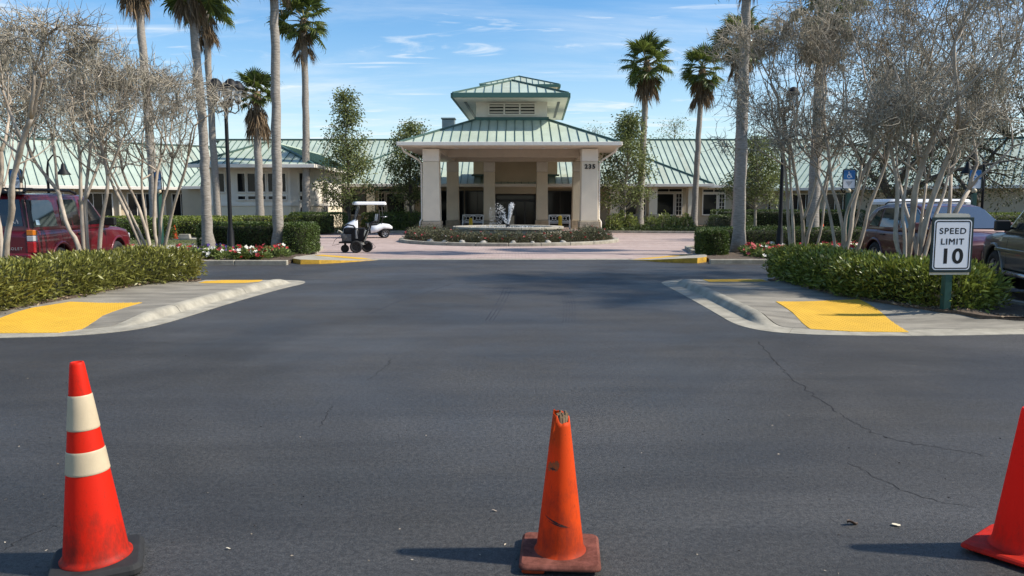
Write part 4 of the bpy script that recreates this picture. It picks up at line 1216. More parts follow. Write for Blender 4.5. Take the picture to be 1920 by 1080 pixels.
# pale edging rocks
ORD = ('first', 'second', 'third', 'fourth', 'fifth', 'sixth', 'seventh', 'eighth')
rk = None
for i, px in enumerate((806, 870, 911, 966, 1002, 1031, 1060, 836)):
    r = random.Random(i + 3)
    dx = (px - 957) / 1440.0 * 31.5
    x = IC.x + dx; y = IC.y - math.sqrt(max(4.72 ** 2 - dx * dx, 0.01))
    if i < 3:
        mb = MB(); mb.ball((0, 0, 0), 0.17, 9, 6, sz=0.75)
        mb.v = [(p[0] * r.uniform(0.9, 1.1) * 1.25, p[1] * r.uniform(0.85, 1.1), p[2] * r.uniform(0.85, 1.15)) for p in mb.v]
        rkm = mb.mesh('rock', M['rock']) if i == 0 else rkm
    o = place('rock', rkm, None, (x, y, 0.125), (0, 0, r.uniform(0, 6)), (r.uniform(0.55, 0.9),) * 3)
    tag(o, ORD[(0, 2, 3, 4, 5, 6, 7, 1)[i]] + ' of the pale rounded rocks edging the rose bushes, counting from the golf cart side', 'rock', 'pale rocks edging the fountain island')

# shrubs and ground cover along the building
for i, (px, d, r, h) in enumerate(((1150, 47.3, 0.55, 0.95), (1165, 48.4, 0.5, 1.1), (1182, 48.0, 0.45, 0.9), (1222, 47.6, 0.5, 0.85), (1245, 48.2, 0.5, 1.0), (1262, 47.4, 0.45, 0.8), (1285, 48.6, 0.5, 0.9))):
    shrub(ORD[i] + ' of the yellow green variegated bushes from the portico column along the bed', (px - 960) / 1440 * d, d, r, h, 420, 'croton_leaf', 80 + i, 0.2, 0.09, 'variegated bushes right of the portico')
for i, (px, d, r, h) in enumerate(((728, 47.5, 0.8, 1.1), (752, 49.0, 0.9, 1.35), (776, 48.0, 0.8, 1.15), (708, 50.0, 0.8, 1.2), (792, 50.0, 0.7, 1.0))):
    shrub(('dark bush just behind the golf cart bag rail', 'tallest dark bush between golf cart and portico', 'dark bush nearest the front portico column', 'dark bush by the wall behind the golf cart seats', 'low dark bush by the wall beside the portico downspout')[i], (px - 960) / 1440 * d, d, r, h, 900, 'box_leaf', 95 + i, 0.15, 0.07, 'dark bushes left of the portico')
for i, (px, d) in enumerate(((1338, 48.0), (1355, 48.5), (1372, 48.2))):
    shrub(('reddish brown bush just beyond the cube shaped hedge', 'middle reddish brown bush below the barred windows', 'reddish brown bush beside the thick grey palm trunk')[i], (px - 960) / 1440 * d, d, 0.6, 0.75, 500, 'shrub_leaf', 120 + i, 0.12, 0.04, 'brown bushes below the windows')
def cover(name, poly, n, L, W, m, seed, h=0.35, z=0.1):
    rng = np.random.default_rng(seed)
    a = np.array(poly)
    P = np.stack([rng.uniform(a[:, 0].min(), a[:, 0].max(), n), rng.uniform(a[:, 1].min(), a[:, 1].max(), n)], 1)
    P = P[inside(a, P)]
    c = np.concatenate([P, (z + h * rng.uniform(0, 1, len(P)) * (0.6 + 0.4 * np.sin(P[:, 0] * 3) * np.cos(P[:, 1] * 2.2)))[:, None]], 1)
    v, f = leaf_arrays(rng, c, rng.normal(0, 0.6, (len(P), 3)) + np.array([0, -0.1, 0.8]), np.full(len(P), L), np.full(len(P), W), 0.2)
    return tag(place(name, fast_mesh(name, v, f, M[m])), kind='stuff')
cover('ground_cover', [(5.2, 46.9), (12.0, 45.5), (19, 44.0), (19, 48.0), (5.5, 49)], 15000, 0.16, 0.05, 'cover_leaf', 3)
cover('grass', [(-19, 29.7), (-11.9, 29.7), (-12.5, 33.9), (-20, 33.9)], 9000, 0.07, 0.012, 'cover_leaf', 4, 0.03, 0.12)
# fallen leaves on the mulch edge
def litter(path, n, seed, zf):
    rng = np.random.default_rng(seed)
    t = rng.uniform(0, len(path) - 1.001, n); i = t.astype(int); f = (t - i)[:, None]
    A = np.array(path, float)
    P = A[i] * (1 - f) + A[i + 1] * f + rng.normal(0, 0.10, (n, 2))
    c = np.concatenate([P, (zf(P) + 0.045)[:, None]], 1)
    d = rng.normal(0, 1, (n, 3)); d[:, 2] *= 0.15
    v, ff = leaf_arrays(rng, c, d, np.full(n, 0.06), np.full(n, 0.024), 0.05)
    return tag(place('leaf_litter', fast_mesh('leaf_litter', v, ff, M['litter'])), kind='stuff')
M['litter'] = mat('dry_leaf', (0.24, 0.175, 0.11), 0.9, island=0.65)
litter([(-6.95, 16.4), (-7.15, 15.2), (-7.42, 14.0), (-7.45, 12.6), (-7.6, 11.4), (-8.3, 10.4)], 900, 7, zL)
litter([(5.75, 16.2), (5.68, 14.6), (5.66, 13.4), (5.95, 12.2), (6.3, 11.2), (7.2, 10.75)], 700, 8, zR)

# small grit and leaf crumbs lying about on the blacktop
def road_grit(n, seed):
    rng = np.random.default_rng(seed)
    y = 3.0 + 17 * rng.random(n) ** 1.6; x = rng.uniform(-0.62, 0.62, n) * (y + 1.0)
    P = np.stack([x, y, np.full(n, 0.002)], 1)
    P = P[(np.abs(x) < np.where(y > 9.3, 3.0, 99))]
    k = rng.normal(0, 1, (len(P), 3)); k[:, 2] *= 0.12
    v, f = leaf_arrays(rng, P, k, np.full(len(P), 0.016), np.full(len(P), 0.009), 0.0)
    v[:, 2] = np.maximum(v[:, 2], 0.0015)
    pale = (rng.random(len(f)) < 0.35).astype(int)
    return tag(place('road_grit', fast_mesh('road_grit', v, f, [M['crumb_dark'], M['crumb_pale']], mat_idx=pale)), kind='stuff')
M['crumb_dark'] = mat('dark_crumb', (0.022, 0.018, 0.015), 0.9, island=0.5)
M['crumb_pale'] = mat('pale_crumb', (0.34, 0.29, 0.22), 0.9, island=0.5)
road_grit(420, 12)

# ------------------------------------------------------------------ flower beds
def flower_bed(name, spots, label, seed):
    rng = np.random.default_rng(seed)
    leafV, leafF, parts = [], [], {}
    nv = 0
    for (x, y, r, colr, dens) in spots:
        n = int(230 * dens)
        d = unit(rng.normal(size=(n, 3))); d[:, 2] = np.abs(d[:, 2])
        c = d * rng.uniform(0.3, 1, (n, 1)) * np.array([r, r, 0.26]) + np.array([x, y, 0.1])
        v, f = leaf_arrays(rng, c, d + np.array([0, 0, 0.4]), np.full(n, 0.11), np.full(n, 0.06), 0.2)
        leafV.append(v); leafF.append(f + nv); nv += len(v)
        cn = int(6 * dens)
        dd = unit(rng.normal(size=(cn, 3)) + np.array([0, -0.4, 0.9])); dd[:, 2] = np.abs(dd[:, 2])
        cc = dd * np.array([r, r, 0.30]) * 1.02 + np.array([x, y, 0.13])
        V, F_ = blossoms(rng, cc, 0.065)
        parts.setdefault(colr, []).append(V)
    cols = list(parts)
    V = [np.concatenate(leafV)]; F = [np.concatenate(leafF)]; mi = [np.zeros(len(F[0]), int)]
    off = nv
    for k, cname in enumerate(cols):
        v = np.concatenate(parts[cname]); V.append(v); F.append(np.arange(len(v)).reshape(-1, 4) + off); off += len(v); mi.append(np.full(len(v) // 4, k + 1))
    o = place(name, fast_mesh(name, np.concatenate(V), np.concatenate(F), [M['bed_leaf']] + [M[c] for c in cols], mat_idx=np.concatenate(mi)))
    return tag(o, label, 'flower bed', None, 'stuff')
rf = random.Random(8)
sp_ = []
for i in range(62):
    x = rf.uniform(-12.4, -6.6); y = rf.uniform(21.9, 24.4)
    if x > -7.0 and y > 23.3: continue
    colr = 'white_fl' if y < 22.9 and rf.random() < 0.55 else rf.choice(['red_fl', 'red_fl', 'red_fl', 'white_fl', 'pink_fl'])
    if -10.2 < x < -8.8 and y > 23.6: colr = rf.choice(['red_fl', 'purple_fl', 'purple_fl'])
    sp_.append((x, y, rf.uniform(0.22, 0.36), colr, rf.uniform(0.7, 1.3)))
flower_bed('flower_bed', sp_, 'bed of red and white annual flowers before the long dark clipped hedge', 31)
sp_ = []
for i in range(66):
    x = rf.uniform(6.9, 13.5); y = rf.uniform(22.3, 26.3)
    if x < 7.6 and y > 23.6: continue
    colr = 'yellow_fl' if x < 7.0 else rf.choice(['white_fl', 'white_fl', 'red_fl', 'red_fl', 'pink_fl'])
    if y > 24.5: colr = rf.choice(['red_fl', 'red_fl', 'white_fl'])
    sp_.append((x, y, rf.uniform(0.22, 0.36), colr, rf.uniform(0.7, 1.3)))
flower_bed('flower_bed', sp_, 'bed of white, red and yellow flowers beside the cube shaped hedge', 32)

# ------------------------------------------------------------------ bare crepe myrtles
def crepe(label, base, stems, height, spread, seed, moss=1.0, tw=1.0, low=0.40, keep=0.74):
    """stems: list of (dx, dy of foot, lean direction angle, lean amount, radius)"""
    rng = random.Random(seed); nr = np.random.default_rng(seed)
    root = thing('crepe_myrtle', label, 'tree', base, group='bare crepe myrtle trees')
    thin, tips = [], []
    def grow(mb, p, d, L, r, lev):
        n = 4 if lev < 3 else 3
        pts, rad = [p], [r]
        for i in range(n):
            pass
            d = (d + Vector((rng.gauss(0, 0.19), rng.gauss(0, 0.19), rng.gauss(0, 0.12) + (0.20, 0.17, 0.11, 0.05, 0.02, 0.0)[min(lev, 5)]))).normalized()
            p = p + d * (L / n)
            pts.append(p); rad.append(r * (1 - 0.32 * (i + 1) / n) * rng.uniform(0.94, 1.08))
        if lev <= 2:
            if lev >= 1:                                      # knuckle at the fork
                rad[0] *= 1.12
            mb.tube(pts, rad, 8 if lev == 0 else 6)
        else:
            thin.append((pts, rad))
        if lev >= 3:
            for i in range(1, len(pts)):
                for _ in range(2 if lev == 3 else 3): tips.append((pts[i], d, lev))
        if lev >= 5 or rad[-1] < 0.0035: return
        top = height - 0.12
        kids = 2 if rng.random() < (0.85 if lev < 2 else 0.6) else 3
        a0 = rng.uniform(0, 2 * PI)
        u, w = ortho(d)
        for k in range(kids):
            a = a0 + 2 * PI * k / kids + rng.uniform(-0.4, 0.4)
            sp = rng.uniform(0.38, 0.68) * spread * (1.0 if lev else 0.62)
            nd = (d + (u * math.cos(a) + w * math.sin(a)) * sp).normalized()
            if nd.z < -0.05: nd.z = abs(nd.z) * 0.4; nd.normalize()
            hgt = p.z / height
            if hgt > 0.8: nd.z *= 0.45; nd.normalize()
            grow(mb, p, nd, L * rng.uniform(0.55, 0.75) * (1.0 if hgt < 0.85 else 0.7), rad[-1] * rng.uniform(0.66, 0.82), lev + 1)
    for stem in stems:
        mb = MB()
        if stem[0] == 'seen':                                 # a trunk whose course the photograph shows
            _, course, r0, r1 = stem
            dy = rng.uniform(-0.22, 0.22); drift = rng.uniform(-0.12, 0.12)
            P_ = [at(x, y, base[1] + dy + drift * i) - Vector(base) for i, (x, y) in enumerate(course)]
            if P_[0].z < 1.0: P_.insert(0, Vector((P_[0].x * 0.7 + (P_[0].x - P_[1].x) * 0.3, P_[0].y, -0.12)))
            c_ = chaikin(P_, 1, False)
            n_ = len(c_)
            mb.tube(c_, [(r0 + (r1 - r0) * i / (n_ - 1)) * rng.uniform(0.90, 1.12) for i in range(n_)], 8)
            d = (c_[-1] - c_[-3]).normalized()
            u, w = ortho(d); a0 = rng.uniform(0, 6.28)
            for k in range(2 if rng.random() < 0.75 else 3):
                a = a0 + PI * k + rng.uniform(-0.5, 0.5)
                nd = (d + (u * math.cos(a) + w * math.sin(a)) * rng.uniform(0.28, 0.62)).normalized()
                left = max(height - c_[-1].z, 0.8)
                grow(mb, c_[-1], nd, left * rng.uniform(0.38, 0.52), r1 * rng.uniform(0.7, 0.85), 1)
            for p in c_[2:-1]:
                if p.z > 2.05 and rng.random() < 0.6:
                    a = rng.uniform(0, 6.28)
                    grow(mb, p, Vector((math.cos(a), math.sin(a), rng.uniform(0.15, 0.7))).normalized(), rng.uniform(0.55, 0.95), rng.uniform(0.013, 0.019), 2)
            mb.build('trunk', M['bark'], root)
            continue
        (dx, dy, ang, lean, rad) = stem
        d = Vector((math.cos(ang) * lean * 0.72, math.sin(ang) * lean * 0.72, 1)).normalized()
        grow(mb, Vector((dx, dy, -0.12)), d, height * rng.uniform(0.36, 0.46), rad * 0.82, 0)
        mb.build('trunk', M['bark'], root)
    # crown: thin branches and curly twigs
    VV, FF, off = [], [], 0
    A = np.array([[tuple(q) for q in pts] for pts, _ in thin if len(pts) == 4]); Rr = np.array([rad for pts, rad in thin if len(pts) == 4])
    if len(A):
        v, f = tube_arrays(A, Rr, 4); VV.append(v); FF.append(f); off += len(v)
    tips = [t for t in tips if t[0].z > height * (low - 0.08 + 0.26 * rng.random()) and rng.random() < keep]
    T = np.array([tuple(t[0]) for t in tips]); D = np.array([tuple(t[1]) for t in tips])
    k = max(1, int(round(tw)))
    T = np.repeat(T, k, 0); D = np.repeat(D, k, 0)
    n = len(T)
    d0 = unit(D * 0.5 + nr.normal(0, 0.75, (n, 3)))
    Ls = nr.uniform(0.14, 0.46, n)[:, None]
    curl = nr.normal(0, 0.35, (n, 3))
    p1 = T + d0 * Ls * 0.5; d1 = unit(d0 + curl); p2 = p1 + d1 * Ls * 0.5
    d2 = unit(d1 + curl * 1.4 + np.array([0, 0, 0.15])); p3 = p2 + d2 * Ls * 0.45
    v, f = tube_arrays(np.stack([T, p1, p2, p3], 1), np.tile(np.array([0.0072, 0.006, 0.0045, 0.002]), (n, 1)), 3)
    VV.append(v); FF.append(f + off); off += len(v)
    # second order sprigs
    m2 = int(n * 1.3)
    i2 = nr.integers(0, n, m2); s0 = np.where(nr.random(m2)[:, None] < 0.5, p1[i2], p2[i2])
    e0 = unit(d1[i2] * 0.4 + nr.normal(0, 0.8, (m2, 3))); l2 = nr.uniform(0.07, 0.24, m2)[:, None]
    q1 = s0 + e0 * l2 * 0.55; q2 = q1 + unit(e0 + nr.normal(0, 0.45, (m2, 3))) * l2 * 0.5
    v, f = tube_arrays(np.stack([s0, q1, q2], 1), np.tile(np.array([0.0045, 0.0036, 0.002]), (m2, 1)), 3)
    VV.append(v); FF.append(f + off); off += len(v)
    tag(place('crown', fast_mesh('crown', np.concatenate(VV), np.concatenate(FF), M['twig'], True), root), kind='stuff')
    # hanging grey moss and seed husks
    if moss > 0:
        nm_ = int(n * 0.9 * moss)
        nc = max(8, int(46 * moss))
        ci = nr.integers(0, n, nc)
        which = nr.integers(0, nc, nm_)
        loose = nr.random(nm_) < 0.5
        cpos = np.where(loose[:, None], p2[nr.integers(0, n, nm_)], p1[ci][which] + nr.normal(0, 0.16, (nm_, 3)) * np.array([1, 1, 1.3]))
        dd = nr.normal(0, 0.45, (nm_, 3)) + np.array([0, 0, -0.55])
        v, f = leaf_arrays(nr, cpos, dd, np.where(loose, 0.08, 0.2), np.where(loose, 0.016, 0.013), 0.2)
        ca_ = A[nr.integers(0, len(A), int(len(A) * 4.5 * moss))] if len(A) else np.zeros((0, 4, 3))
        fr_ = nr.uniform(0, 1, (len(ca_), 1))
        hp = ca_[:, 0] * (1 - fr_) + ca_[:, 3] * fr_
        hp = hp[(hp[:, 2] > height * 0.30)]
        v2, f2 = leaf_arrays(nr, hp + nr.normal(0, 0.03, hp.shape), nr.normal(0, 0.22, hp.shape) + np.array([0, 0, -1.0]), np.full(len(hp), 0.26), np.full(len(hp), 0.014), 0.1)
        v, f = np.concatenate([v, v2]), np.concatenate([f, f2 + len(v)])
        tag(place('moss', fast_mesh('moss', v, f, M['moss']), root), kind='stuff')
    return root
def st(*a): return list(a)
crepe('mossy bare crepe myrtle nearest the edge with two pale trunks beside the suv tail light', (-8.98, 13.2, 0.12), [('seen', [(10, 500), (13, 441), (23, 397), (21, 373), (23, 338), (34, 300), (44, 258), (58, 222)], 0.058, 0.040), ('seen', [(4, 500), (0, 437), (-9, 385), (4, 330), (2, 285)], 0.055, 0.035), ('seen', [(-30, 500), (-38, 420), (-60, 330), (-70, 270)], 0.050, 0.035), ('seen', [(40, 262), (20, 215), (5, 170)], 0.030, 0.020)], 4.8, 1.05, 101, 1.0)
crepe('bare crepe myrtle with slanting knuckled trunks in front of the suv doors', (-8.42, 15.25, 0.12), [('seen', [(153, 492), (145, 452), (126, 426), (113, 376), (110, 359), (85, 329), (63, 300), (50, 268)], 0.050, 0.028), ('seen', [(110, 362), (106, 340), (104, 300), (98, 262)], 0.032, 0.022), ('seen', [(158, 490), (154, 417), (151, 359), (151, 300), (146, 262)], 0.042, 0.028), ('seen', [(166, 487), (163, 441), (160, 388), (161, 359), (167, 300), (172, 262)], 0.042, 0.026), ('seen', [(161, 373), (176, 332), (188, 300), (194, 270)], 0.030, 0.020), ('seen', [(185, 494), (188, 438), (192, 408), (202, 353), (202, 326), (195, 296), (186, 262)], 0.046, 0.026), ('seen', [(202, 328), (211, 310), (220, 285), (232, 258)], 0.030, 0.020)], 4.8, 1.15, 102, 0.8)
crepe('bare multi trunked crepe myrtle fanning out just beyond the suv hood', (-7.75, 16.9, 0.12), [('seen', [(278, 488), (258, 447), (234, 391), (214, 353), (203, 325), (195, 290)], 0.045, 0.026), ('seen', [(284, 486), (268, 450), (245, 400), (222, 352), (205, 318)], 0.034, 0.022), ('seen', [(284, 486), (278, 444), (265, 405), (258, 382), (231, 329), (226, 296)], 0.046, 0.026), ('seen', [(290, 486), (296, 464), (289, 432), (290, 376), (293, 329), (302, 296)], 0.050, 0.028), ('seen', [(297, 486), (299, 458), (303, 388), (319, 338), (323, 296)], 0.044, 0.026), ('seen', [(303, 486), (316, 429), (325, 388), (334, 359), (347, 320), (353, 292)], 0.046, 0.026), ('seen', [(284, 486), (270, 388), (265, 350), (267, 298)], 0.034, 0.022)], 4.6, 1.15, 103, 0.5)
crepe('smaller bare crepe myrtle behind the suv roof rack', (-12.6, 19.5, 0.0), st((0, 0, 2.6, 0.2, 0.06), (0.15, 0, 0.6, 0.2, 0.06), (0.0, 0.2, 1.4, 0.15, 0.05)), 5.2, 1.05, 104, 0.9)
crepe('bare crepe myrtle with thin upright trunks beside the black lamp pole', (6.55, 17.15, 0.12), [('seen', [(1484, 474), (1478, 419), (1476, 363), (1471, 300), (1462, 262)], 0.046, 0.030), ('seen', [(1489, 472), (1486, 400), (1481, 326), (1480, 290)], 0.040, 0.026), ('seen', [(1507, 474), (1506, 428), (1502, 384), (1493, 343), (1486, 297), (1480, 262)], 0.050, 0.030), ('seen', [(1510, 470), (1517, 428), (1539, 369), (1549, 340), (1556, 300)], 0.042, 0.026), ('seen', [(1506, 412), (1521, 373), (1531, 334), (1534, 296)], 0.030, 0.020), ('seen', [(1528, 474), (1541, 428), (1545, 384), (1552, 340)], 0.034, 0.022)], 5.5, 1.2, 105, 1.1, 1.0, 0.36, 1.0)
crepe('bare crepe myrtle with crossing pale trunks before the crossover rear door', (6.85, 15.75, 0.12), [('seen', [(1569, 484), (1561, 428), (1552, 382), (1534, 332), (1522, 300)], 0.036, 0.024), ('seen', [(1579, 484), (1582, 437), (1573, 391), (1558, 345), (1554, 289), (1548, 250)], 0.046, 0.030), ('seen', [(1583, 482), (1595, 437), (1599, 391), (1613, 336), (1632, 300), (1652, 268)], 0.056, 0.034), ('seen', [(1584, 470), (1584, 413), (1593, 382), (1608, 350), (1615, 310)], 0.040, 0.026), ('seen', [(1603, 484), (1619, 437), (1628, 391), (1641, 360), (1657, 318), (1668, 280)], 0.046, 0.028), ('seen', [(1600, 430), (1610, 398), (1620, 348), (1635, 297)], 0.030, 0.020)], 6.1, 1.2, 106, 1.2, 1.0, 0.36, 1.0)
crepe('large bare mossy crepe myrtle with thick trunks behind the speed limit sign', (7.55, 14.3, 0.12), [('seen', [(1694, 495), (1680, 457), (1679, 423), (1682, 390), (1683, 345), (1675, 305), (1667, 261)], 0.048, 0.030), ('seen', [(1696, 495), (1697, 440), (1691, 400), (1697, 360), (1704, 302), (1710, 252)], 0.040, 0.026), ('seen', [(1701, 495), (1708, 440), (1713, 390), (1716, 352), (1727, 318), (1735, 290), (1748, 261), (1760, 232)], 0.066, 0.042), ('seen', [(1726, 318), (1722, 295), (1718, 258), (1709, 228), (1709, 200)], 0.042, 0.028), ('seen', [(1721, 495), (1727, 448), (1742, 390), (1758, 346), (1771, 311), (1784, 283), (1795, 248)], 0.066, 0.042), ('seen', [(1716, 490), (1723, 440), (1732, 382), (1737, 345)], 0.030, 0.022), ('seen', [(1730, 495), (1740, 455), (1752, 408), (1768, 370), (1778, 330)], 0.040, 0.026)], 6.3, 1.25, 107, 1.4, 1.0, 0.36, 1.0)
crepe('bare crepe myrtle standing beyond the grey truck', (9.6, 17.6, 0.0), st((0, 0, 1.0, 0.2, 0.08), (0.2, 0, 0.2, 0.3, 0.07), (-0.2, 0, 2.8, 0.2, 0.06)), 6.0, 1.15, 108, 1.9, 1.0, 0.36, 1.0)
# ------------------------------------------------------------------ palms
def frond_mesh(seed, R=0.85, pet=0.85):
    rng = np.random.default_rng(seed)
    mb = MB()
    pts = [Vector((t * pet, 0, 0.10 * math.sin(t * 2.2) - 0.06 * t * t)) for t in (0, 0.35, 0.7, 1.0)]
    mb.tube(pts, [0.035, 0.025, 0.018, 0.014], 5, mi=1)
    hub = pts[-1]
    K = 24
    for k in range(K):
        a = math.radians(-118 + 236 * k / (K - 1))
        l = R * (0.72 + 0.28 * math.cos(a * 0.5)) * rng.uniform(0.88, 1.06)
        da = math.radians(236 / (K - 1)) * 0.56
        def pnt(f, off, z):
            aa = a + off
            return hub + Vector((math.cos(aa) * l * f, math.sin(aa) * l * f * 0.92, z))
        drop = rng.uniform(0.06, 0.30)
        z0 = 0.03 * (1 if k % 2 else -1)
        up = 0.10 * abs(math.sin(a))
        vs = [hub, pnt(0.55, -da, up * 0.6 - 0.01 - z0), pnt(0.57, 0, up * 0.6 + 0.02), pnt(0.55, da, up * 0.6 - 0.01 + z0),
              pnt(0.80, -da * 0.55, up * 0.8 - drop * 0.25), pnt(0.80, da * 0.55, up * 0.8 - drop * 0.25), pnt(1.0, rng.uniform(-0.03, 0.03), up * 0.5 - drop)]
        mb.add(vs, [(0, 1, 2), (0, 2, 3), (1, 4, 5, 2), (2, 5, 3), (4, 6, 5)])
        if rng.random() < 0.6:                                # threads hanging off the tip
            t = vs[6]; mb.add([t, t + Vector((0.012, 0.006, 0)), t + Vector((rng.uniform(-0.03, 0.05), rng.uniform(-0.04, 0.04), -rng.uniform(0.08, 0.22)))], [(0, 1, 2)])
    return mb.mesh('frond', [M['frond'], M['petiole']])
def dead_mesh(seed):
    rng = np.random.default_rng(seed)
    mb = MB()
    mb.tube([(0, 0, 0), (0.16, 0, 0.0), (0.26, 0, -0.22), (0.24, 0, -0.5)], [0.02, 0.015, 0.012, 0.01], 4)
    for k in range(26):
        y = rng.normal(0, 0.11); x = 0.24 + rng.normal(0, 0.05); L = rng.uniform(0.45, 1.05); w = rng.uniform(0.012, 0.03)
        z0 = -0.42 + rng.uniform(-0.12, 0.12)
        dx, dy = rng.normal(0, 0.06), y * 0.6 + rng.normal(0, 0.05)
        ux, uy = math.cos(k), math.sin(k)
        p = [(x * 0.8, y * 0.25, z0), (x, y, z0 - L * 0.45), (x + dx, y + dy, z0 - L)]
        mb.add([p[0], (p[1][0] - ux * w, p[1][1] - uy * w, p[1][2]), p[2], (p[1][0] + ux * w, p[1][1] + uy * w, p[1][2])], [(0, 1, 2, 3)])
    return mb.mesh('dead_frond', M['dead'])
FR = [frond_mesh(s) for s in (1, 2, 3, 4)]
DF = [dead_mesh(s) for s in (1, 2, 3)]
def palm(label, base, top, r0, r1, R, nf, nd, seed, skirt=1.5, bow=0.0, dscale=1.0, low=-50):
    rng = random.Random(seed)
    b, t = Vector(base), Vector(top)
    root = thing('palm_tree', label, 'palm tree', b)
    T = t - b
    n = 26
    pts, rad = [], []
    for i in range(n + 1):
        k = i / n
        p = T * k + Vector((bow * math.sin(k * PI), 0, 0)) + Vector((rng.gauss(0, 0.012), rng.gauss(0, 0.012), 0))
        flare = 1 + 0.55 * math.exp(-k * T.z / 0.45)
        pts.append(p); rad.append((r0 + (r1 - r0) * k) * flare * (1 + 0.035 * math.sin(i * 2.4)) * rng.uniform(0.97, 1.03))
    pts[0].z -= 0.15
    MB().tube(pts, rad, 14).build('trunk', M['palm_bark'], root)
    mb = MB()                                                 # boot stubs under the green crown
    mb.tube([T + Vector((0, 0, -0.75)), T + Vector((0, 0, -0.3)), T + Vector((0, 0, 0.15))], [r1 * 1.05, r1 * 1.5, r1 * 0.9], 10)
    for i in range(18):
        a = i * 2.4; z = -0.75 + i * 0.05
        mb.tube([T + Vector((math.cos(a) * r1, math.sin(a) * r1, z)), T + Vector((math.cos(a) * r1 * 2.0, math.sin(a) * r1 * 2.0, z + 0.16))], [0.03, 0.015], 4)
    cr = mb.build('crown', M['dead'], root)
    s = R / 1.7
    for i in range(nf):
        k = (i + 0.5) / nf
        el = math.radians(80 + (low - 80) * (k ** 0.85) + rng.uniform(-9, 9)); az = i * 2.39996 + rng.uniform(-0.25, 0.25)
        o = place('frond', FR[rng.randrange(4)], cr, T + Vector((0, 0, 0.08 - 0.30 * k)))
        o.rotation_euler = (Matrix.Rotation(az, 3, 'Z') @ Matrix.Rotation(-el, 3, 'Y') @ Matrix.Rotation(rng.uniform(-0.5, 0.5), 3, 'X')).to_euler()
        q = s * rng.uniform(0.85, 1.12); o.scale = (q, q, q)
    for i in range(nd):
        az = i * 2.39996 + rng.uniform(-0.4, 0.4); z = -0.35 - skirt * 0.62 * rng.random() ** 1.2
        o = place('dead_frond', DF[rng.randrange(3)], cr, T + Vector((math.cos(az) * r1 * 0.8, math.sin(az) * r1 * 0.8, z)))
        o.rotation_euler = (rng.uniform(-0.12, 0.12), rng.uniform(-0.35, 0.12), az)
        q = dscale * rng.uniform(0.8, 1.2); o.scale = (q, q, q)
    return root
def pb(px, d, z=0.1): return Vector(((px - 960) / FPX * (d * CT - (z - CAM_H) * ST), d, z))
def pt(px, py, d): return at(px, py, d)
palm('tall palm with a wide brown skirt at the top edge left of the lamp', pb(292, 42), pt(252, -72, 42), 0.24, 0.19, 2.2, 20, 42, 201, 1.9, 0.1, 1.25)
palm('close leaning palm trunk behind the flowers left of the lamp pole', pb(391, 25.0), pt(352, -52, 25.0), 0.165, 0.115, 1.5, 18, 14, 202, 0.9, 0.10, 0.75)
palm('tall palm with a tan column of dead fronds beside the leaning trunk', pb(410, 46), pt(383, 2, 46), 0.22, 0.17, 2.1, 18, 44, 203, 2.7, 0.0, 0.95)
palm('short bushy palm between the lamp head and the close straight trunk', pb(488, 46), pt(481, 176, 46), 0.24, 0.20, 1.55, 24, 46, 204, 1.9, 0.0, 1.1, -30)
palm('close straight palm trunk behind the end of the long dark hedge', pb(522, 25.2), pt(513, -90, 25.2), 0.165, 0.125, 1.6, 16, 10, 205, 0.8, 0.0, 0.7)
palm('tall palm with drooping green crown right of the close straight trunk', pb(574, 47), pt(569, 38, 47), 0.25, 0.17, 2.0, 22, 22, 206, 1.9, 0.06, 0.95)
palm('tall palm with full green crown and brown skirt right of the portico', pb(1198, 50), pt(1213, 118, 50), 0.25, 0.17, 2.0, 26, 42, 207, 1.7, 0.0, 1.05)
palm('slender palm with small green crown next to the close right palm trunk', pb(1300, 52), pt(1317, 128, 52), 0.21, 0.16, 1.75, 24, 36, 208, 1.9, 0.0, 1.05)
palm('palm crown half hidden by the thick grey trunk beside the cube shaped hedge', pb(1378, 44), pt(1392, 72, 44), 0.2, 0.15, 1.9, 26, 26, 209, 1.7, 0.0, 1.0)
palm('thick grey palm trunk rising behind the cube shaped hedge', pb(1385, 25.8), pt(1402, -95, 25.8), 0.195, 0.135, 1.6, 16, 10, 210, 0.8, 0.0, 0.7)
palm('palm hidden among the bare crepe myrtles beside the black lamp pole', pb(1521, 27.5), pt(1546, -6, 27.5), 0.205, 0.17, 1.7, 22, 34, 211, 1.5, 0.0, 1.0)

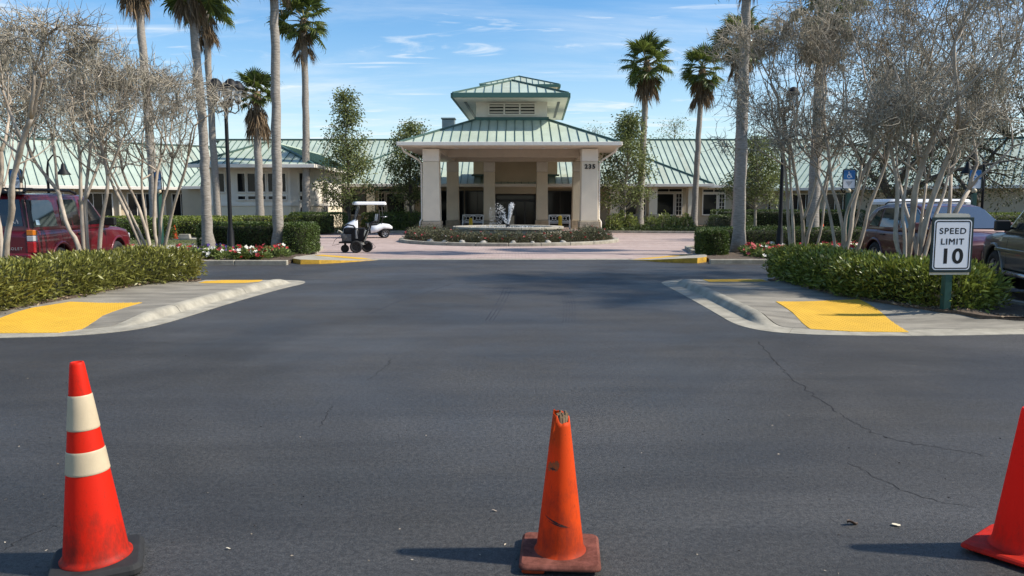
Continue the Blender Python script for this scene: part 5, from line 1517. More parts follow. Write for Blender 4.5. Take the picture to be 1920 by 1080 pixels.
# ------------------------------------------------------------------ leafy trees
def leafy(label, base, top_z, trunk_h, prof, n_cl, n_leaf, m, bark, seed, trunk_r=0.09, L=0.15, W=0.075, sig=0.34, lean=0.0, group=None, forks=1, limb_r=0.03):
    """prof: list of (fraction of crown height, crown radius)"""
    rng = np.random.default_rng(seed); r = random.Random(seed)
    root = thing('leafy_tree', label, 'tree', base, group=group)
    H = top_z - base[2]
    mb = MB()
    axis = []
    for i in range(9):
        k = i / 8
        axis.append(Vector((lean * k + r.gauss(0, 0.05) * k, r.gauss(0, 0.05) * k, H * 0.93 * k - (0.15 if i == 0 else 0))))
    if forks == 1:
        mb.tube(axis, [trunk_r * (1 - 0.9 * i / 8) + 0.012 for i in range(9)], 8)
    def on_axis(z):
        k = min(max(z / (H * 0.93), 0), 1) * 8; i = min(int(k), 7)
        return axis[i].lerp(axis[i + 1], k - i)
    fork_tops = []
    if forks > 1:
        mb.tube([Vector((0, 0, -0.2)), Vector((0.02, 0, trunk_h * 0.5)), Vector((0, 0, trunk_h))], [trunk_r * 1.25, trunk_r, trunk_r * 0.95], 9)
        for k in range(forks):
            a = 2 * PI * k / forks + r.uniform(-0.4, 0.4)
            q = [Vector((0, 0, trunk_h * 0.92))]
            d = Vector((math.cos(a) * 0.8, math.sin(a) * 0.8, 0.75)).normalized()
            for _ in range(6):
                d = (d + Vector((r.gauss(0, 0.22), r.gauss(0, 0.22), r.gauss(0, 0.18)))).normalized(); q.append(q[-1] + d * (H - trunk_h) * 0.16)
            mb.tube(q, [trunk_r * (0.7 - 0.1 * i) for i in range(7)], 7)
            fork_tops += q[2:]
    C = []
    for i in range(n_cl):
        f = rng.uniform(0.02, 1.0)
        R_ = np.interp(f, [p[0] for p in prof], [p[1] for p in prof])
        a = rng.uniform(0, 2 * PI); q = R_ * math.sqrt(rng.uniform(0.08, 1.0)) * rng.uniform(0.75, 1.12)
        z = trunk_h + (H - trunk_h) * f
        ctr = on_axis(z)
        c = Vector((ctr.x + math.cos(a) * q, ctr.y + math.sin(a) * q, z))
        C.append(tuple(c))
        s = min(fork_tops, key=lambda t: (t - c).length) if fork_tops else on_axis(max(z - 0.25 - q * 0.55, trunk_h * 0.75))
        mid = s.lerp(c, 0.5) + Vector((r.gauss(0, 0.08), r.gauss(0, 0.08), 0.06))
        mb.tube([s, mid, c], [limb_r, limb_r * 0.6, limb_r * 0.3], 4, cap=False)
    mb.build('trunk', M[bark], root)
    C = np.array(C)
    per = n_leaf // n_cl
    w = np.clip(rng.normal(1.0, 0.35, n_cl), 0.35, 1.8)
    k = np.repeat(np.arange(n_cl), np.maximum((w * per).astype(int), 4)); n = len(k)
    off = rng.normal(0, sig, (n, 3)) * np.array([1, 1, 0.7]) * w[k][:, None] ** 0.5
    cen = C[k] + off
    v, f = leaf_arrays(rng, cen, off * 1.2 + rng.normal(0, 0.35, (n, 3)) + np.array([0, 0, 0.15]), np.full(n, L), np.full(n, W), 0.2)
    tag(place('crown', fast_mesh('crown', v, f, M[m]), root), kind='stuff')
    return root
leafy('tall tapering young oak with loose leaves behind the golf cart', pb(655, 48), at(652, 178, 48).z, 1.5, [(0, 1.2), (0.18, 1.85), (0.45, 1.65), (0.7, 0.95), (1, 0.15)], 120, 9500, 'oak_leaf', 'oak_bark', 301, 0.1, 0.16, 0.085, 0.27)
leafy('rounder young oak close beside the left portico column', pb(770, 51), at(768, 236, 51).z, 1.9, [(0, 1.1), (0.2, 1.6), (0.6, 1.5), (0.85, 1.2), (1, 0.6)], 105, 9000, 'oak_leaf', 'oak_bark', 302, 0.1, 0.16, 0.085, 0.27)
leafy('young pale trunked tree with open crown beside the right portico column', pb(1168, 48.5), at(1186, 214, 48.5).z, 1.6, [(0, 1.3), (0.2, 1.95), (0.45, 1.75), (0.7, 0.9), (1, 0.2)], 110, 9000, 'oak_leaf', 'pale_bark', 303, 0.10, 0.16, 0.085, 0.27, 0.35)
leafy('young green tree in front of the barred windows behind the thick palm trunk', pb(1415, 47), at(1400, 262, 47).z, 1.7, [(0, 1.4), (0.3, 2.0), (0.7, 1.6), (1, 0.5)], 100, 8500, 'oak_leaf', 'pale_bark', 304, 0.09, 0.16, 0.085, 0.3)
leafy('dark spreading live oak with black limbs behind the burgundy crossover', pb(1668, 36, 0.1), at(1700, 120, 36).z, 2.0, [(0, 1.6), (0.3, 3.3), (0.7, 3.2), (1, 1.4)], 130, 9000, 'oak_dark', 'oak_bark', 305, 0.24, 0.14, 0.07, 0.42, 0, None, 4, 0.045)
leafy('dark live oak with forked limbs beyond the shepherd hook lamp', pb(1828, 38, 0.1), at(1850, 130, 38).z, 1.8, [(0, 1.5), (0.3, 3.4), (0.7, 3.3), (1, 1.5)], 130, 9500, 'oak_dark', 'oak_bark', 306, 0.2, 0.14, 0.07, 0.42, 0, None, 4, 0.04)
leafy('leafy tree standing beyond the ridge of the far right wing', pb(2010, 58, 0.1), at(2000, 150, 58).z, 2.5, [(0, 2.5), (0.4, 4.5), (0.8, 3.5), (1, 1.2)], 130, 7000, 'oak_dark', 'oak_bark', 307, 0.3, 0.24, 0.12, 0.5, 0, None, 3, 0.05)
leafy('sparse tree top just showing over the roof ridge right of the portico', pb(1262, 80, 0.1), at(1262, 226, 80).z, 5.0, [(0, 1.6), (0.5, 2.6), (1, 0.8)], 60, 1500, 'oak_leaf', 'oak_bark', 308, 0.14, 0.18, 0.09, 0.4)
leafy('sparse tree top over the roof ridge beside the portico roof corner', pb(1110, 78, 0.1), at(1110, 238, 78).z, 5.0, [(0, 1.4), (0.5, 2.0), (1, 0.8)], 50, 900, 'oak_leaf', 'oak_bark', 309, 0.14, 0.18, 0.09, 0.4)
leafy('grey green tree behind the left wing roof among the crepe myrtles', pb(60, 62, 0.1), at(60, 190, 62).z, 3.0, [(0, 2.5), (0.5, 4.0), (1, 1.2)], 90, 5000, 'oak_dark', 'oak_bark', 310, 0.25, 0.2, 0.1, 0.5)
# ------------------------------------------------------------------ traffic cones
def cone_mat(name, col, dirt_h, dirt, spots=0.3, rough=0.5):
    m = bpy.data.materials.new(name); m.use_nodes = True
    N, L = m.node_tree.nodes, m.node_tree.links
    b = N['Principled BSDF']; b.inputs['Roughness'].default_value = rough; b.inputs['Specular IOR Level'].default_value = 0.3
    t = N.new('ShaderNodeTexCoord'); sp = N.new('ShaderNodeSeparateXYZ'); L.new(t.outputs['Object'], sp.inputs[0])
    n1 = N.new('ShaderNodeTexNoise'); n1.inputs['Scale'].default_value = 14; n1.inputs['Detail'].default_value = 10; n1.inputs['Roughness'].default_value = 0.75
    mp = N.new('ShaderNodeMapping'); mp.inputs['Scale'].default_value = (1, 1, 0.45); L.new(t.outputs['Object'], mp.inputs['Vector']); L.new(mp.outputs[0], n1.inputs['Vector'])
    h = N.new('ShaderNodeMapRange'); h.inputs['From Min'].default_value = 0.0; h.inputs['From Max'].default_value = dirt_h; h.inputs['To Min'].default_value = 0.24; h.inputs['To Max'].default_value = 0.0
    L.new(sp.outputs['Z'], h.inputs['Value'])
    ad = N.new('ShaderNodeMath'); ad.operation = 'ADD'; L.new(n1.outputs['Fac'], ad.inputs[0]); L.new(h.outputs['Result'], ad.inputs[1])
    mr = N.new('ShaderNodeMapRange'); mr.inputs['From Min'].default_value = 0.55; mr.inputs['From Max'].default_value = 0.80; mr.inputs['To Max'].default_value = dirt
    L.new(ad.outputs[0], mr.inputs['Value'])
    n2 = N.new('ShaderNodeTexNoise'); n2.inputs['Scale'].default_value = 60; n2.inputs['Detail'].default_value = 3; L.new(t.outputs['Object'], n2.inputs['Vector'])
    m2 = N.new('ShaderNodeMapRange'); m2.inputs['From Min'].default_value = 0.66; m2.inputs['From Max'].default_value = 0.74; m2.inputs['To Max'].default_value = spots; L.new(n2.outputs['Fac'], m2.inputs['Value'])
    mxv = N.new('ShaderNodeMath'); mxv.operation = 'MAXIMUM'; L.new(mr.outputs['Result'], mxv.inputs[0]); L.new(m2.outputs['Result'], mxv.inputs[1])
    mx = N.new('ShaderNodeMix'); mx.data_type = 'RGBA'; mx.inputs[6].default_value = (*col, 1); mx.inputs[7].default_value = (col[0] * 0.22 + 0.02, 0.028, 0.016, 1)
    L.new(mxv.outputs[0], mx.inputs['Factor']); L.new(mx.outputs[2], b.inputs['Base Color'])
    bp = N.new('ShaderNodeBump'); bp.inputs['Strength'].default_value = 0.15; bp.inputs['Distance'].default_value = 0.004; L.new(n1.outputs['Fac'], bp.inputs['Height']); L.new(bp.outputs['Normal'], b.inputs['Normal'])
    tr = N.new('ShaderNodeBsdfTranslucent'); L.new(mx.outputs[2], tr.inputs['Color'])
    ms = N.new('ShaderNodeMixShader'); ms.inputs['Fac'].default_value = 0.36
    L.new(b.outputs[0], ms.inputs[1]); L.new(tr.outputs[0], ms.inputs[2]); L.new(ms.outputs[0], N['Material Output'].inputs['Surface'])
    return m
M['cone_red'] = cone_mat('red_orange_cone', (0.80, 0.021, 0.004), 0.34, 0.8, 0.25, 0.6)
M['cone_orange'] = cone_mat('worn_orange_cone', (0.78, 0.075, 0.004), 0.5, 0.65, 0.5, 0.65)
M['cone_scarlet'] = cone_mat('scarlet_cone', (0.82, 0.019, 0.004), 0.22, 0.5, 0.3, 0.6)
M['cone_base_pink'] = cone_mat('worn_cone_base', (0.34, 0.12, 0.085), 0.3, 0.75, 0.3, 0.8)
M['collar'] = mat('reflective_collar', (0.50, 0.405, 0.265), 0.45, 0.1, 6, 0.05, 200)
M['plug'] = mat('torn_fibre', (0.07, 0.045, 0.025), 0.95, col2=(0.20, 0.14, 0.08), vscale=30, stretch=(1, 1, 0.15), bump=0.8, bscale=60)
# tall cone with two pale collars on a black base
g0 = gp(183, 1060)
ca = thing('traffic_cone', 'tall red traffic cone with two cream reflective collars on a black base', 'traffic cone', g0, math.radians(24))
ca.rotation_euler = (0, math.radians(-2.0), math.radians(24)); ca.scale = (0.93, 0.93, 1.045)
def rim_base(root, side, h, m, lift=0.0, r=0.05, rz=0.0, top_mi=None):
    mb = MB()
    pl = rrect(side, side, r, 5)
    pl2 = rrect(side * 0.93, side * 0.93, r * 0.8, 5)
    n = len(pl)
    vs = [(x, y, lift) for x, y in pl] + [(x, y, lift + h * 0.55) for x, y in pl] + [(x, y, lift + h) for x, y in pl2]
    fs = [tuple(reversed(range(n))), tuple(range(2 * n, 3 * n))]
    for k in (0, 1): fs += [(k * n + i, k * n + (i + 1) % n, (k + 1) * n + (i + 1) % n, (k + 1) * n + i) for i in range(n)]
    mb.add(vs, fs)
    return mb.build('base', m, root, bevel=0.006)
rim_base(ca, 0.415, 0.045, M['rubber'])
def cr_(z): return 0.148 + (0.031 - 0.148) * (z - 0.05) / (0.915 - 0.05)
MB().lathe([(0.163, 0.043), (0.163, 0.052), (0.152, 0.058), (cr_(0.075), 0.075)] + [(cr_(z), z) for z in np.linspace(0.12, 0.905, 12)] + [(0.029, 0.915), (0.022, 0.916), (0.020, 0.88)], 48).build('cone_body', M['cone_red'], ca)
for z0, z1 in ((0.435, 0.535), (0.625, 0.775)):
    MB().lathe([(cr_(z0) + 0.0012, z0), (cr_(z0) + 0.003, z0 + 0.003)] + [(cr_(z) + 0.003, z) for z in np.linspace(z0 + 0.01, z1 - 0.01, 5)] + [(cr_(z1) + 0.003, z1 - 0.003), (cr_(z1) + 0.0012, z1)], 48).build('reflective_collar', M['collar'], ca)
# worn cone with a torn off tip
g1 = gp(1050, 1046)
cb = thing('traffic_cone', 'scuffed orange traffic cone with a torn top and dull pink base', 'traffic cone', g1, math.radians(-4))
rim_base(cb, 0.372, 0.024, M['cone_base_pink'], 0.022, 0.035)
MB().box((0, 0, 0.011), (0.30, 0.30, 0.022)).build('base_foot', M['rubber'], cb, bevel=0.005)
cl_ = rim_base(cb, 0.06, 0.02, M['cone_orange'], 0.002, 0.01); cl_.name = 'curled_corner'; cl_.location = (-0.12, -0.155, 0.0); cl_.scale = (1.7, 0.6, 1)
def cq(z): return 0.112 + (0.037 - 0.112) * (z - 0.045) / (0.70 - 0.045)
mb = MB(); N_ = 48
rows = [(0.124, 0.044), (0.116, 0.052), (cq(0.07), 0.07)] + [(cq(z), z) for z in np.linspace(0.1, 0.64, 12)]
mb.lathe(rows, N_)
rt = random.Random(4)
tear = []
for k in range(N_):
    a = 2 * PI * k / N_
    zt_ = 0.690 + 0.016 * math.cos(a - PI * 0.85) + 0.006 * math.sin(5 * a) + rt.uniform(-0.004, 0.004)
    if math.cos(a + PI / 2 - 0.3) > 0.5: zt_ -= 0.022 * (math.cos(a + PI / 2 - 0.3) - 0.5) * 2 
    tear.append(zt_)
top0 = (len(rows) - 1) * N_
mb.add([mb.v[top0 + k] for k in range(N_)] + [(cq(tear[k]) * math.cos(2 * PI * k / N_), cq(tear[k]) * math.sin(2 * PI * k / N_), tear[k]) for k in range(N_)] + [((cq(tear[k]) - 0.005) * math.cos(2 * PI * k / N_), (cq(tear[k]) - 0.005) * math.sin(2 * PI * k / N_), tear[k]) for k in range(N_)],
       [(k, (k + 1) % N_, N_ + (k + 1) % N_, N_ + k) for k in range(N_)] + [(N_ + k, N_ + (k + 1) % N_, 2 * N_ + (k + 1) % N_, 2 * N_ + k) for k in range(N_)], True)
mb.build('cone_body', M['cone_orange'], cb)
mb = MB()
mb.lathe([(0.034, 0.55), (0.031, 0.682), (0.02, 0.692), (0.001, 0.688)], 14)
for k in range(22):
    a = k * 2.4; r = 0.027 * math.sqrt((k + 1) / 22)
    mb.tube([(r * math.cos(a), r * math.sin(a), 0.63), (r * 1.04 * math.cos(a), r * 1.04 * math.sin(a), 0.685 + rt.uniform(0.0, 0.022))], [0.008, 0.006], 5)
mb.build('torn_core', M['plug'], cb)
M['scuff'] = mat('black_scuff', (0.035, 0.02, 0.014), 0.8, 0.4, 30)
M['scuff2'] = mat('tan_scuff', (0.55, 0.075, 0.008), 0.8, col2=(0.26, 0.085, 0.03), vscale=55, detail=8)
def scuff(root, a0, a1, z0, z1, w, name, m, seed):              # mark lying on the cone's skin
    r = random.Random(seed); vs, fs = [], []
    n = 14
    for i in range(n + 1):
        k = i / n; a = math.radians(a0 + (a1 - a0) * k); z = z0 + (z1 - z0) * k
        ww = w * (math.sin(PI * min(max(k, 0.06), 0.94)) if name != 'scuff_patch' else min(1.0, 6 * k + 0.3, 6 * (1 - k) + 0.3)) * r.uniform(0.6, 1.2)
        for s in (-1, 1):
            zz = z + s * ww / 2; rr = cq(zz) + 0.0012
            vs.append((rr * math.cos(a), rr * math.sin(a), zz))
    for i in range(n): fs.append((2 * i, 2 * i + 1, 2 * i + 3, 2 * i + 2))
    MB().add(vs, fs).build(name, m, root)
scuff(cb, -142, -62, 0.235, 0.185, 0.009, 'scuff_mark', M['scuff'], 1)
scuff(cb, -125, -70, 0.213, 0.186, 0.007, 'scuff_mark', M['scuff'], 2)
scuff(cb, -150, -95, 0.455, 0.47, 0.045, 'scuff_patch', M['scuff2'], 3)
scuff(cb, -140, -105, 0.452, 0.449, 0.012, 'scuff_mark', M['scuff'], 4)
# plain scarlet cone, half out of the frame
g2 = gp(1913, 1038)
cc_ = thing('traffic_cone', 'bright scarlet traffic cone with matching base at the side edge of the road', 'traffic cone', g2, math.radians(38))
rim_base(cc_, 0.395, 0.022, M['cone_scarlet'], 0.018, 0.03)
MB().box((0, 0, 0.009), (0.31, 0.31, 0.018)).build('base_foot', M['rubber'], cc_, bevel=0.005)
def cs_(z): return 0.122 + (0.037 - 0.122) * (z - 0.045) / (0.705 - 0.045)
MB().lathe([(0.14, 0.038), (0.128, 0.046), (cs_(0.07), 0.07)] + [(cs_(z), z) for z in np.linspace(0.1, 0.70, 12)] + [(0.033, 0.71), (0.026, 0.705), (0.024, 0.66)], 48).build('cone_body', M['cone_scarlet'], cc_)
# two small cones far off
def far_cone(label, p):
    t = thing('traffic_cone', label, 'traffic cone', p)
    rim_base(t, 0.36, 0.03, M['cone_orange'], 0.0, 0.04)
    MB().lathe([(0.13, 0.03), (0.115, 0.05), (0.03, 0.70), (0.02, 0.70)], 20).build('cone_body', M['cone_orange'], t)
    return t
far_cone('small far orange traffic cone by a concrete wheel stop before the sunlit hedge', (pb(328, 35.6, 0.12).x, 35.6, 0.12))
fc = far_cone('small far red and white traffic cone on the pavement behind the bare crepe trunks', (pb(1541, 31.8, 0.12).x, 31.8, 0.12))
MB().lathe([(0.088, 0.25), (0.088, 0.254), (0.069, 0.40), (0.066, 0.40)], 20).build('reflective_collar', M['collar'], fc)
fc.scale = (1.1, 1.1, 1.1)
ws = thing('wheel_stop', 'pale concrete wheel stop block beside the small far cone', 'wheel stop', (pb(347, 35.3, 0).x, 35.3, 0.12))
MB().box((0, 0, 0.11), (0.55, 0.22, 0.22), taper=0.85).build('block', M['kerb'], ws, bevel=0.02)

# ------------------------------------------------------------------ leaves lying on the road
def dry_leaf(label, p, L, W, m, rz, curl, seed):
    r = random.Random(seed)
    t = thing('fallen_leaf', label, 'leaf', p, rz)
    vs, fs = [], []
    n, k = 8, 5
    for i in range(n + 1):
        u = i / n; w = W * math.sin(PI * (0.04 + 0.92 * u)) ** 0.8 * (1 + 0.12 * math.sin(u * 13))
        for j in range(k):
            v = j / (k - 1) - 0.5
            vs.append((L * (u - 0.5), w * v * math.cos(curl * abs(v) * 2), 0.004 + curl * W * (abs(v) ** 1.5) * 1.1 + 0.012 * math.sin(u * 4 + 1) * curl + r.uniform(0, 0.0015)))
    for i in range(n):
        for j in range(k - 1): fs.append((i * k + j, i * k + j + 1, (i + 1) * k + j + 1, (i + 1) * k + j))
    o = MB().add(vs, fs, True).build('blade', m, t); s = o.modifiers.new('solid', 'SOLIDIFY'); s.thickness = 0.0012
    return t
dry_leaf('curled dark brown dead leaf on the blacktop left of the pale leaf', gp(1598, 984), 0.068, 0.042, mat('brown_leaf', (0.045, 0.024, 0.014), 0.6), 0.3, 0.9, 1)
dry_leaf('small flat cream coloured leaf on the blacktop near the scarlet cone', gp(1680, 986), 0.046, 0.032, mat('cream_leaf', (0.62, 0.55, 0.40), 0.6), 0.0, 0.2, 2)
dry_leaf('tiny pale leaf scrap on the blacktop just right of the tall cone', gp(428, 1030), 0.022, 0.012, mat('pale_scrap', (0.5, 0.45, 0.35), 0.7), 0.5, 0.3, 3)
dry_leaf('tiny dry leaf scrap on the blacktop left of the torn cone', gp(927, 959), 0.03, 0.012, mat('grey_scrap', (0.3, 0.25, 0.2), 0.7), 0.2, 0.4, 4)

# ------------------------------------------------------------------ speed limit sign
sp0 = Vector((6.335, 11.14, 0.135))
sg = thing('speed_limit_sign', 'black bordered white speed limit 10 sign on a green post in the hedge', 'road sign', sp0, math.radians(3))
sg.scale = (0.982, 0.982, 0.982)
MB().box((0, 0, 0.58), (0.105, 0.105, 1.52)).build('post', M['green_post'], sg, bevel=0.006)
cz = 0.965
MB().prism_dir([(-0.315, -0.056, cz - 0.405), (0.315, -0.056, cz - 0.405), (0.315, -0.056, cz + 0.405), (-0.315, -0.056, cz + 0.405)], (0, -0.018, 0)).build('backboard', M['sign_green'], sg, bevel=0.003)
tp = [(-0.265, cz + 0.3), (0.265, cz + 0.3), (0.265, cz + 0.43), (0.235, cz + 0.455), (0.12, cz + 0.46), (-0.18, cz + 0.462), (-0.24, cz + 0.455), (-0.265, cz + 0.43)]
MB().prism_dir([(x, -0.053, z) for x, z in [(-0.30, cz - 0.44), (0.30, cz - 0.44)] + [(0.30, cz - 0.3)] + tp[1:] + [(-0.30, cz - 0.3)]], (0, 0.012, 0)).build('old_board', M['sign_tan'], sg)
def flat_rr(w, h, r, y, dy, name, m, parent):
    P = rrect(w, h, r, 6)
    MB().prism_dir([(x, y, cz + z) for x, z in P], (0, -dy, 0)).build(name, m, parent)
def ring_rr(w, h, r, t, y, dy, name, m, parent):
    o = rrect(w, h, r, 6); i = rrect(w - 2 * t, h - 2 * t, max(r - t, 0.004), 6)
    MB().ring_prism(o, i, lambda p, s: Vector((p[0], y - dy * s, cz + p[1])), 0).build(name, m, parent)
flat_rr(0.565, 0.735, 0.05, -0.0745, 0.004, 'sign_face', M['sign_white'], sg)
ring_rr(0.535, 0.705, 0.042, 0.017, -0.0787, 0.0015, 'sign_border', M['black'], sg)
def word(txt, size, z, bold, sx, parent, y=-0.0792, spacing=1.05, x=0.0):
    me = text_mesh(txt, size, 0.001, bold, spacing, M['black'], 'lettering')
    o = place('lettering', me, parent, (x, y, z), (PI / 2, 0, 0), (sx, 1, 1)); return o
word('SPEED', 0.122, cz + 0.20, 0.0022, 1.12, sg, spacing=1.14)
lim = MB()                                                    # each stroke a little wider than the plain letter
lt = text_mesh('LIMIT', 0.124, 0.001, 0.0, 1.16, M['black'], 'lettering')
for k, (ox, oz) in enumerate(((-0.0026, -0.002), (0.0026, -0.002), (-0.0026, 0.002), (0.0026, 0.002))):
    lim.add([(v.co.x * 1.06 + ox, -0.0792 - 0.0003 * k - v.co.z, cz + 0.045 + v.co.y + oz) for v in lt.vertices], [tuple(p.vertices) for p in lt.polygons])
bpy.data.meshes.remove(lt)
lim.build('lettering', M['black'], sg)
word('10', 0.30, cz - 0.175, 0.0095, 1.12, sg, spacing=1.1)

# ------------------------------------------------------------------ accessible parking signs
def wheelchair(y, cx_, cz_, s, parent):
    mb = MB()
    def F(p): return Vector((cx_ + p[0] * s, y, cz_ + p[1] * s))
    def line(pts, w): 
        for a, b in zip(pts, pts[1:]): mb.bar(F(a), F(b), w * s, 0.002, up=(0, -1, 0))
    mb.prism_dir([F((-0.08 + 0.09 * math.cos(t), 0.40 + 0.09 * math.sin(t))) for t in np.arange(12) * PI / 6], (0, -0.002, 0))
    line([(-0.08, 0.30), (-0.05, -0.02), (0.2, -0.02), (0.32, -0.34), (0.42, -0.30)], 0.085); line([(-0.06, 0.14), (0.18, 0.14)], 0.07)
    line([(-0.12 + 0.02, 0.08), (-0.26, -0.06), (-0.28, -0.24), (-0.16, -0.40), (0.02, -0.42), (0.16, -0.32), (0.2, -0.2)], 0.07)
    return mb.build('wheelchair_symbol', M['sign_white'], parent)
def parking_sign(label, p, rz=0.0, dim=False):
    t = thing('parking_sign', label, 'parking sign', p, rz, 'accessible parking signs on green posts')
    MB().box((0, 0, 0.95), (0.11, 0.11, 1.90)).build('post', M['green_post'], t, bevel=0.006)
    mb = MB(); mb.ball((0, 0, 1.96), 0.07, 12, 8); mb.build('finial', M['gold'], t)
    q = [(0.09 * math.cos(a), 0, 1.5) for a in (0,)]
    MB().tube([(0.0, 0, 1.86), (0.16, 0, 1.92), (0.24, 0, 2.04), (0.25, 0, 2.20), (0.21, 0, 2.39)], 0.016, 6).tube([(0.0, 0, 1.86), (-0.16, 0, 1.92), (-0.22, 0, 2.02)], 0.016, 6).build('bracket', M['black'], t)
    z0, w, h = 2.29, 0.34, 0.52
    o, i_ = rrect(w + 0.05, h + 0.05, 0.05, 4), rrect(w, h, 0.035, 4)
    MB().ring_prism(o, i_, lambda pp_, s: Vector((pp_[0], -0.012 - 0.014 * s, z0 + pp_[1]))).build('sign_frame', M['sign_green'], t)
    MB().prism_dir([(x, 0.0, z0 + z) for x, z in rrect(w + 0.03, h + 0.03, 0.04, 4)], (0, -0.014, 0)).build('sign_plate', M['sign_white'], t)
    MB().prism_dir([(-w / 2 + 0.008, -0.0145, z0 - 0.01), (w / 2 - 0.008, -0.0145, z0 - 0.01), (w / 2 - 0.008, -0.0145, z0 + h / 2 - 0.03), (w / 2 - 0.03, -0.0145, z0 + h / 2 - 0.008), (-w / 2 + 0.03, -0.0145, z0 + h / 2 - 0.008), (-w / 2 + 0.008, -0.0145, z0 + h / 2 - 0.03)], (0, -0.002, 0)).build('blue_panel', M['blue'], t)
    wheelchair(-0.0168, 0.0, z0 + 0.115, 0.20, t)
    M.setdefault('grey_print', mat('grey_print', (0.33, 0.34, 0.36), 0.6))
    MB().prism_dir([(-0.10, -0.0145, z0 - 0.06), (0.10, -0.0145, z0 - 0.06), (0.0, -0.0145, z0 - 0.2)], (0, -0.001, 0)).build('printed_triangle', M['grey_print'], t)
    return t
def ps(px, d): return Vector(((px - 960) / FPX * d, d, 0.1))
parking_sign('blue and white accessible parking sign above the rear of the dark red suv', ps(39, 22.0))
parking_sign('accessible parking sign seen through the pale trunks beyond the suv hood', ps(303, 23.0), math.radians(-35))
parking_sign('blue and white accessible parking sign between crossing pale trunks over the crossover', ps(1586, 22.0))
parking_sign('blue and white accessible parking sign by the shepherd hook lamp', ps(1820, 22.0))

# ------------------------------------------------------------------ lamps
lp = thing('street_lamp', 'black multi lantern street lamp on a slim pole behind the flower bed', 'street lamp', pb(434, 24.3, 0.08))
MB().lathe([(0.17, 0), (0.17, 0.12), (0.12, 0.2), (0.10, 0.75), (0.075, 0.85), (0.065, 1.0), (0.055, 4.3), (0.05, 4.62), (0.001, 4.63)], 16).build('pole', M['black'], lp)
lan_glass = mat('lantern_glass', (0.55, 0.6, 0.64), 0.25, alpha=0.55)
Hc = 4.72
MB().lathe([(0.06, 4.55), (0.22, 4.66), (0.22, 4.72), (0.05, 4.76)], 12).build('hub', M['black'], lp)
for k in range(5):
    a = 2 * PI * k / 5 + 0.5
    r = 0.37 if k < 5 else 0
    cx_, cy_ = r * math.cos(a), r * math.sin(a)
    MB().tube([(0.05 * math.cos(a), 0.05 * math.sin(a), 4.5), (cx_ * 0.75, cy_ * 0.75, 4.42), (cx_ * 1.05, cy_ * 1.05, 4.52), (cx_, cy_, 4.72)], 0.022, 6).lathe([(0.03, 4.70), (0.085, 4.76), (0.10, 4.82), (0.03, 4.83)], 12, (cx_, cy_, 0)).build('arm', M['black'], lp)
    ln = MB()
    for q in range(6):
        b = 2 * PI * q / 6
        ln.tube([(cx_ + 0.10 * math.cos(b), cy_ + 0.10 * math.sin(b), 4.82), (cx_ + 0.155 * math.cos(b), cy_ + 0.155 * math.sin(b), 5.16)], 0.010, 5)
    ln.lathe([(0.17, 5.15), (0.215, 5.15), (0.215, 5.18), (0.20, 5.24), (0.165, 5.32), (0.115, 5.38), (0.06, 5.415), (0.001, 5.43)], 18, (cx_, cy_, 0))
    o = ln.build('lantern', M['black'], lp)
    MB().lathe([(0.092, 4.83), (0.147, 5.15)], 6, (cx_, cy_, 0), smooth=False).build('lantern_glass', lan_glass, o)
lp2 = thing('street_lamp', 'black street lamp pole among the bare trunks right of the cube shaped hedge', 'street lamp', pb(1461, 25.5, 0.08))
MB().lathe([(0.17, 0), (0.17, 0.12), (0.12, 0.2), (0.10, 0.75), (0.075, 0.85), (0.065, 1.0), (0.055, 4.3), (0.05, 4.62), (0.001, 4.63)], 16).build('pole', M['black'], lp2)
for ch in list(lp.children):
    if ch.name.startswith('hub') or ch.name in ('lantern', 'arm'): copy_tree(ch, lp2)
def hook_lamp(label, p, rz, s=1.0):
    t = thing('hook_lamp', label, 'lamp', p, rz, 'shepherd hook lamps by the wings')
    MB().tube([(0, 0, 0), (0, 0, 3.0), (0.05, 0, 3.35), (0.25, 0, 3.58), (0.5, 0, 3.5), (0.62, 0, 3.25)], [0.06, 0.045, 0.035, 0.03, 0.026, 0.022], 8).build('pole', M['black'], t)
    MB().lathe([(0.03, 3.27), (0.07, 3.22), (0.10, 3.05), (0.25, 2.86), (0.26, 2.83), (0.22, 2.83), (0.02, 3.0)], 18, (0.62, 0, 0)).build('lamp_shade', M['black'], t)
    MB().ball((0.62, 0, 2.88), 0.09, 10, 6).build('bulb', M['white'], t)
    return t
hook_lamp('shepherd hook lamp with bell shade in front of the live oaks', pb(1836, 29, 0), PI)
hook_lamp('shepherd hook lamp with dark bell shade against the left wing roof', pb(98, 30, 0), 0.0)

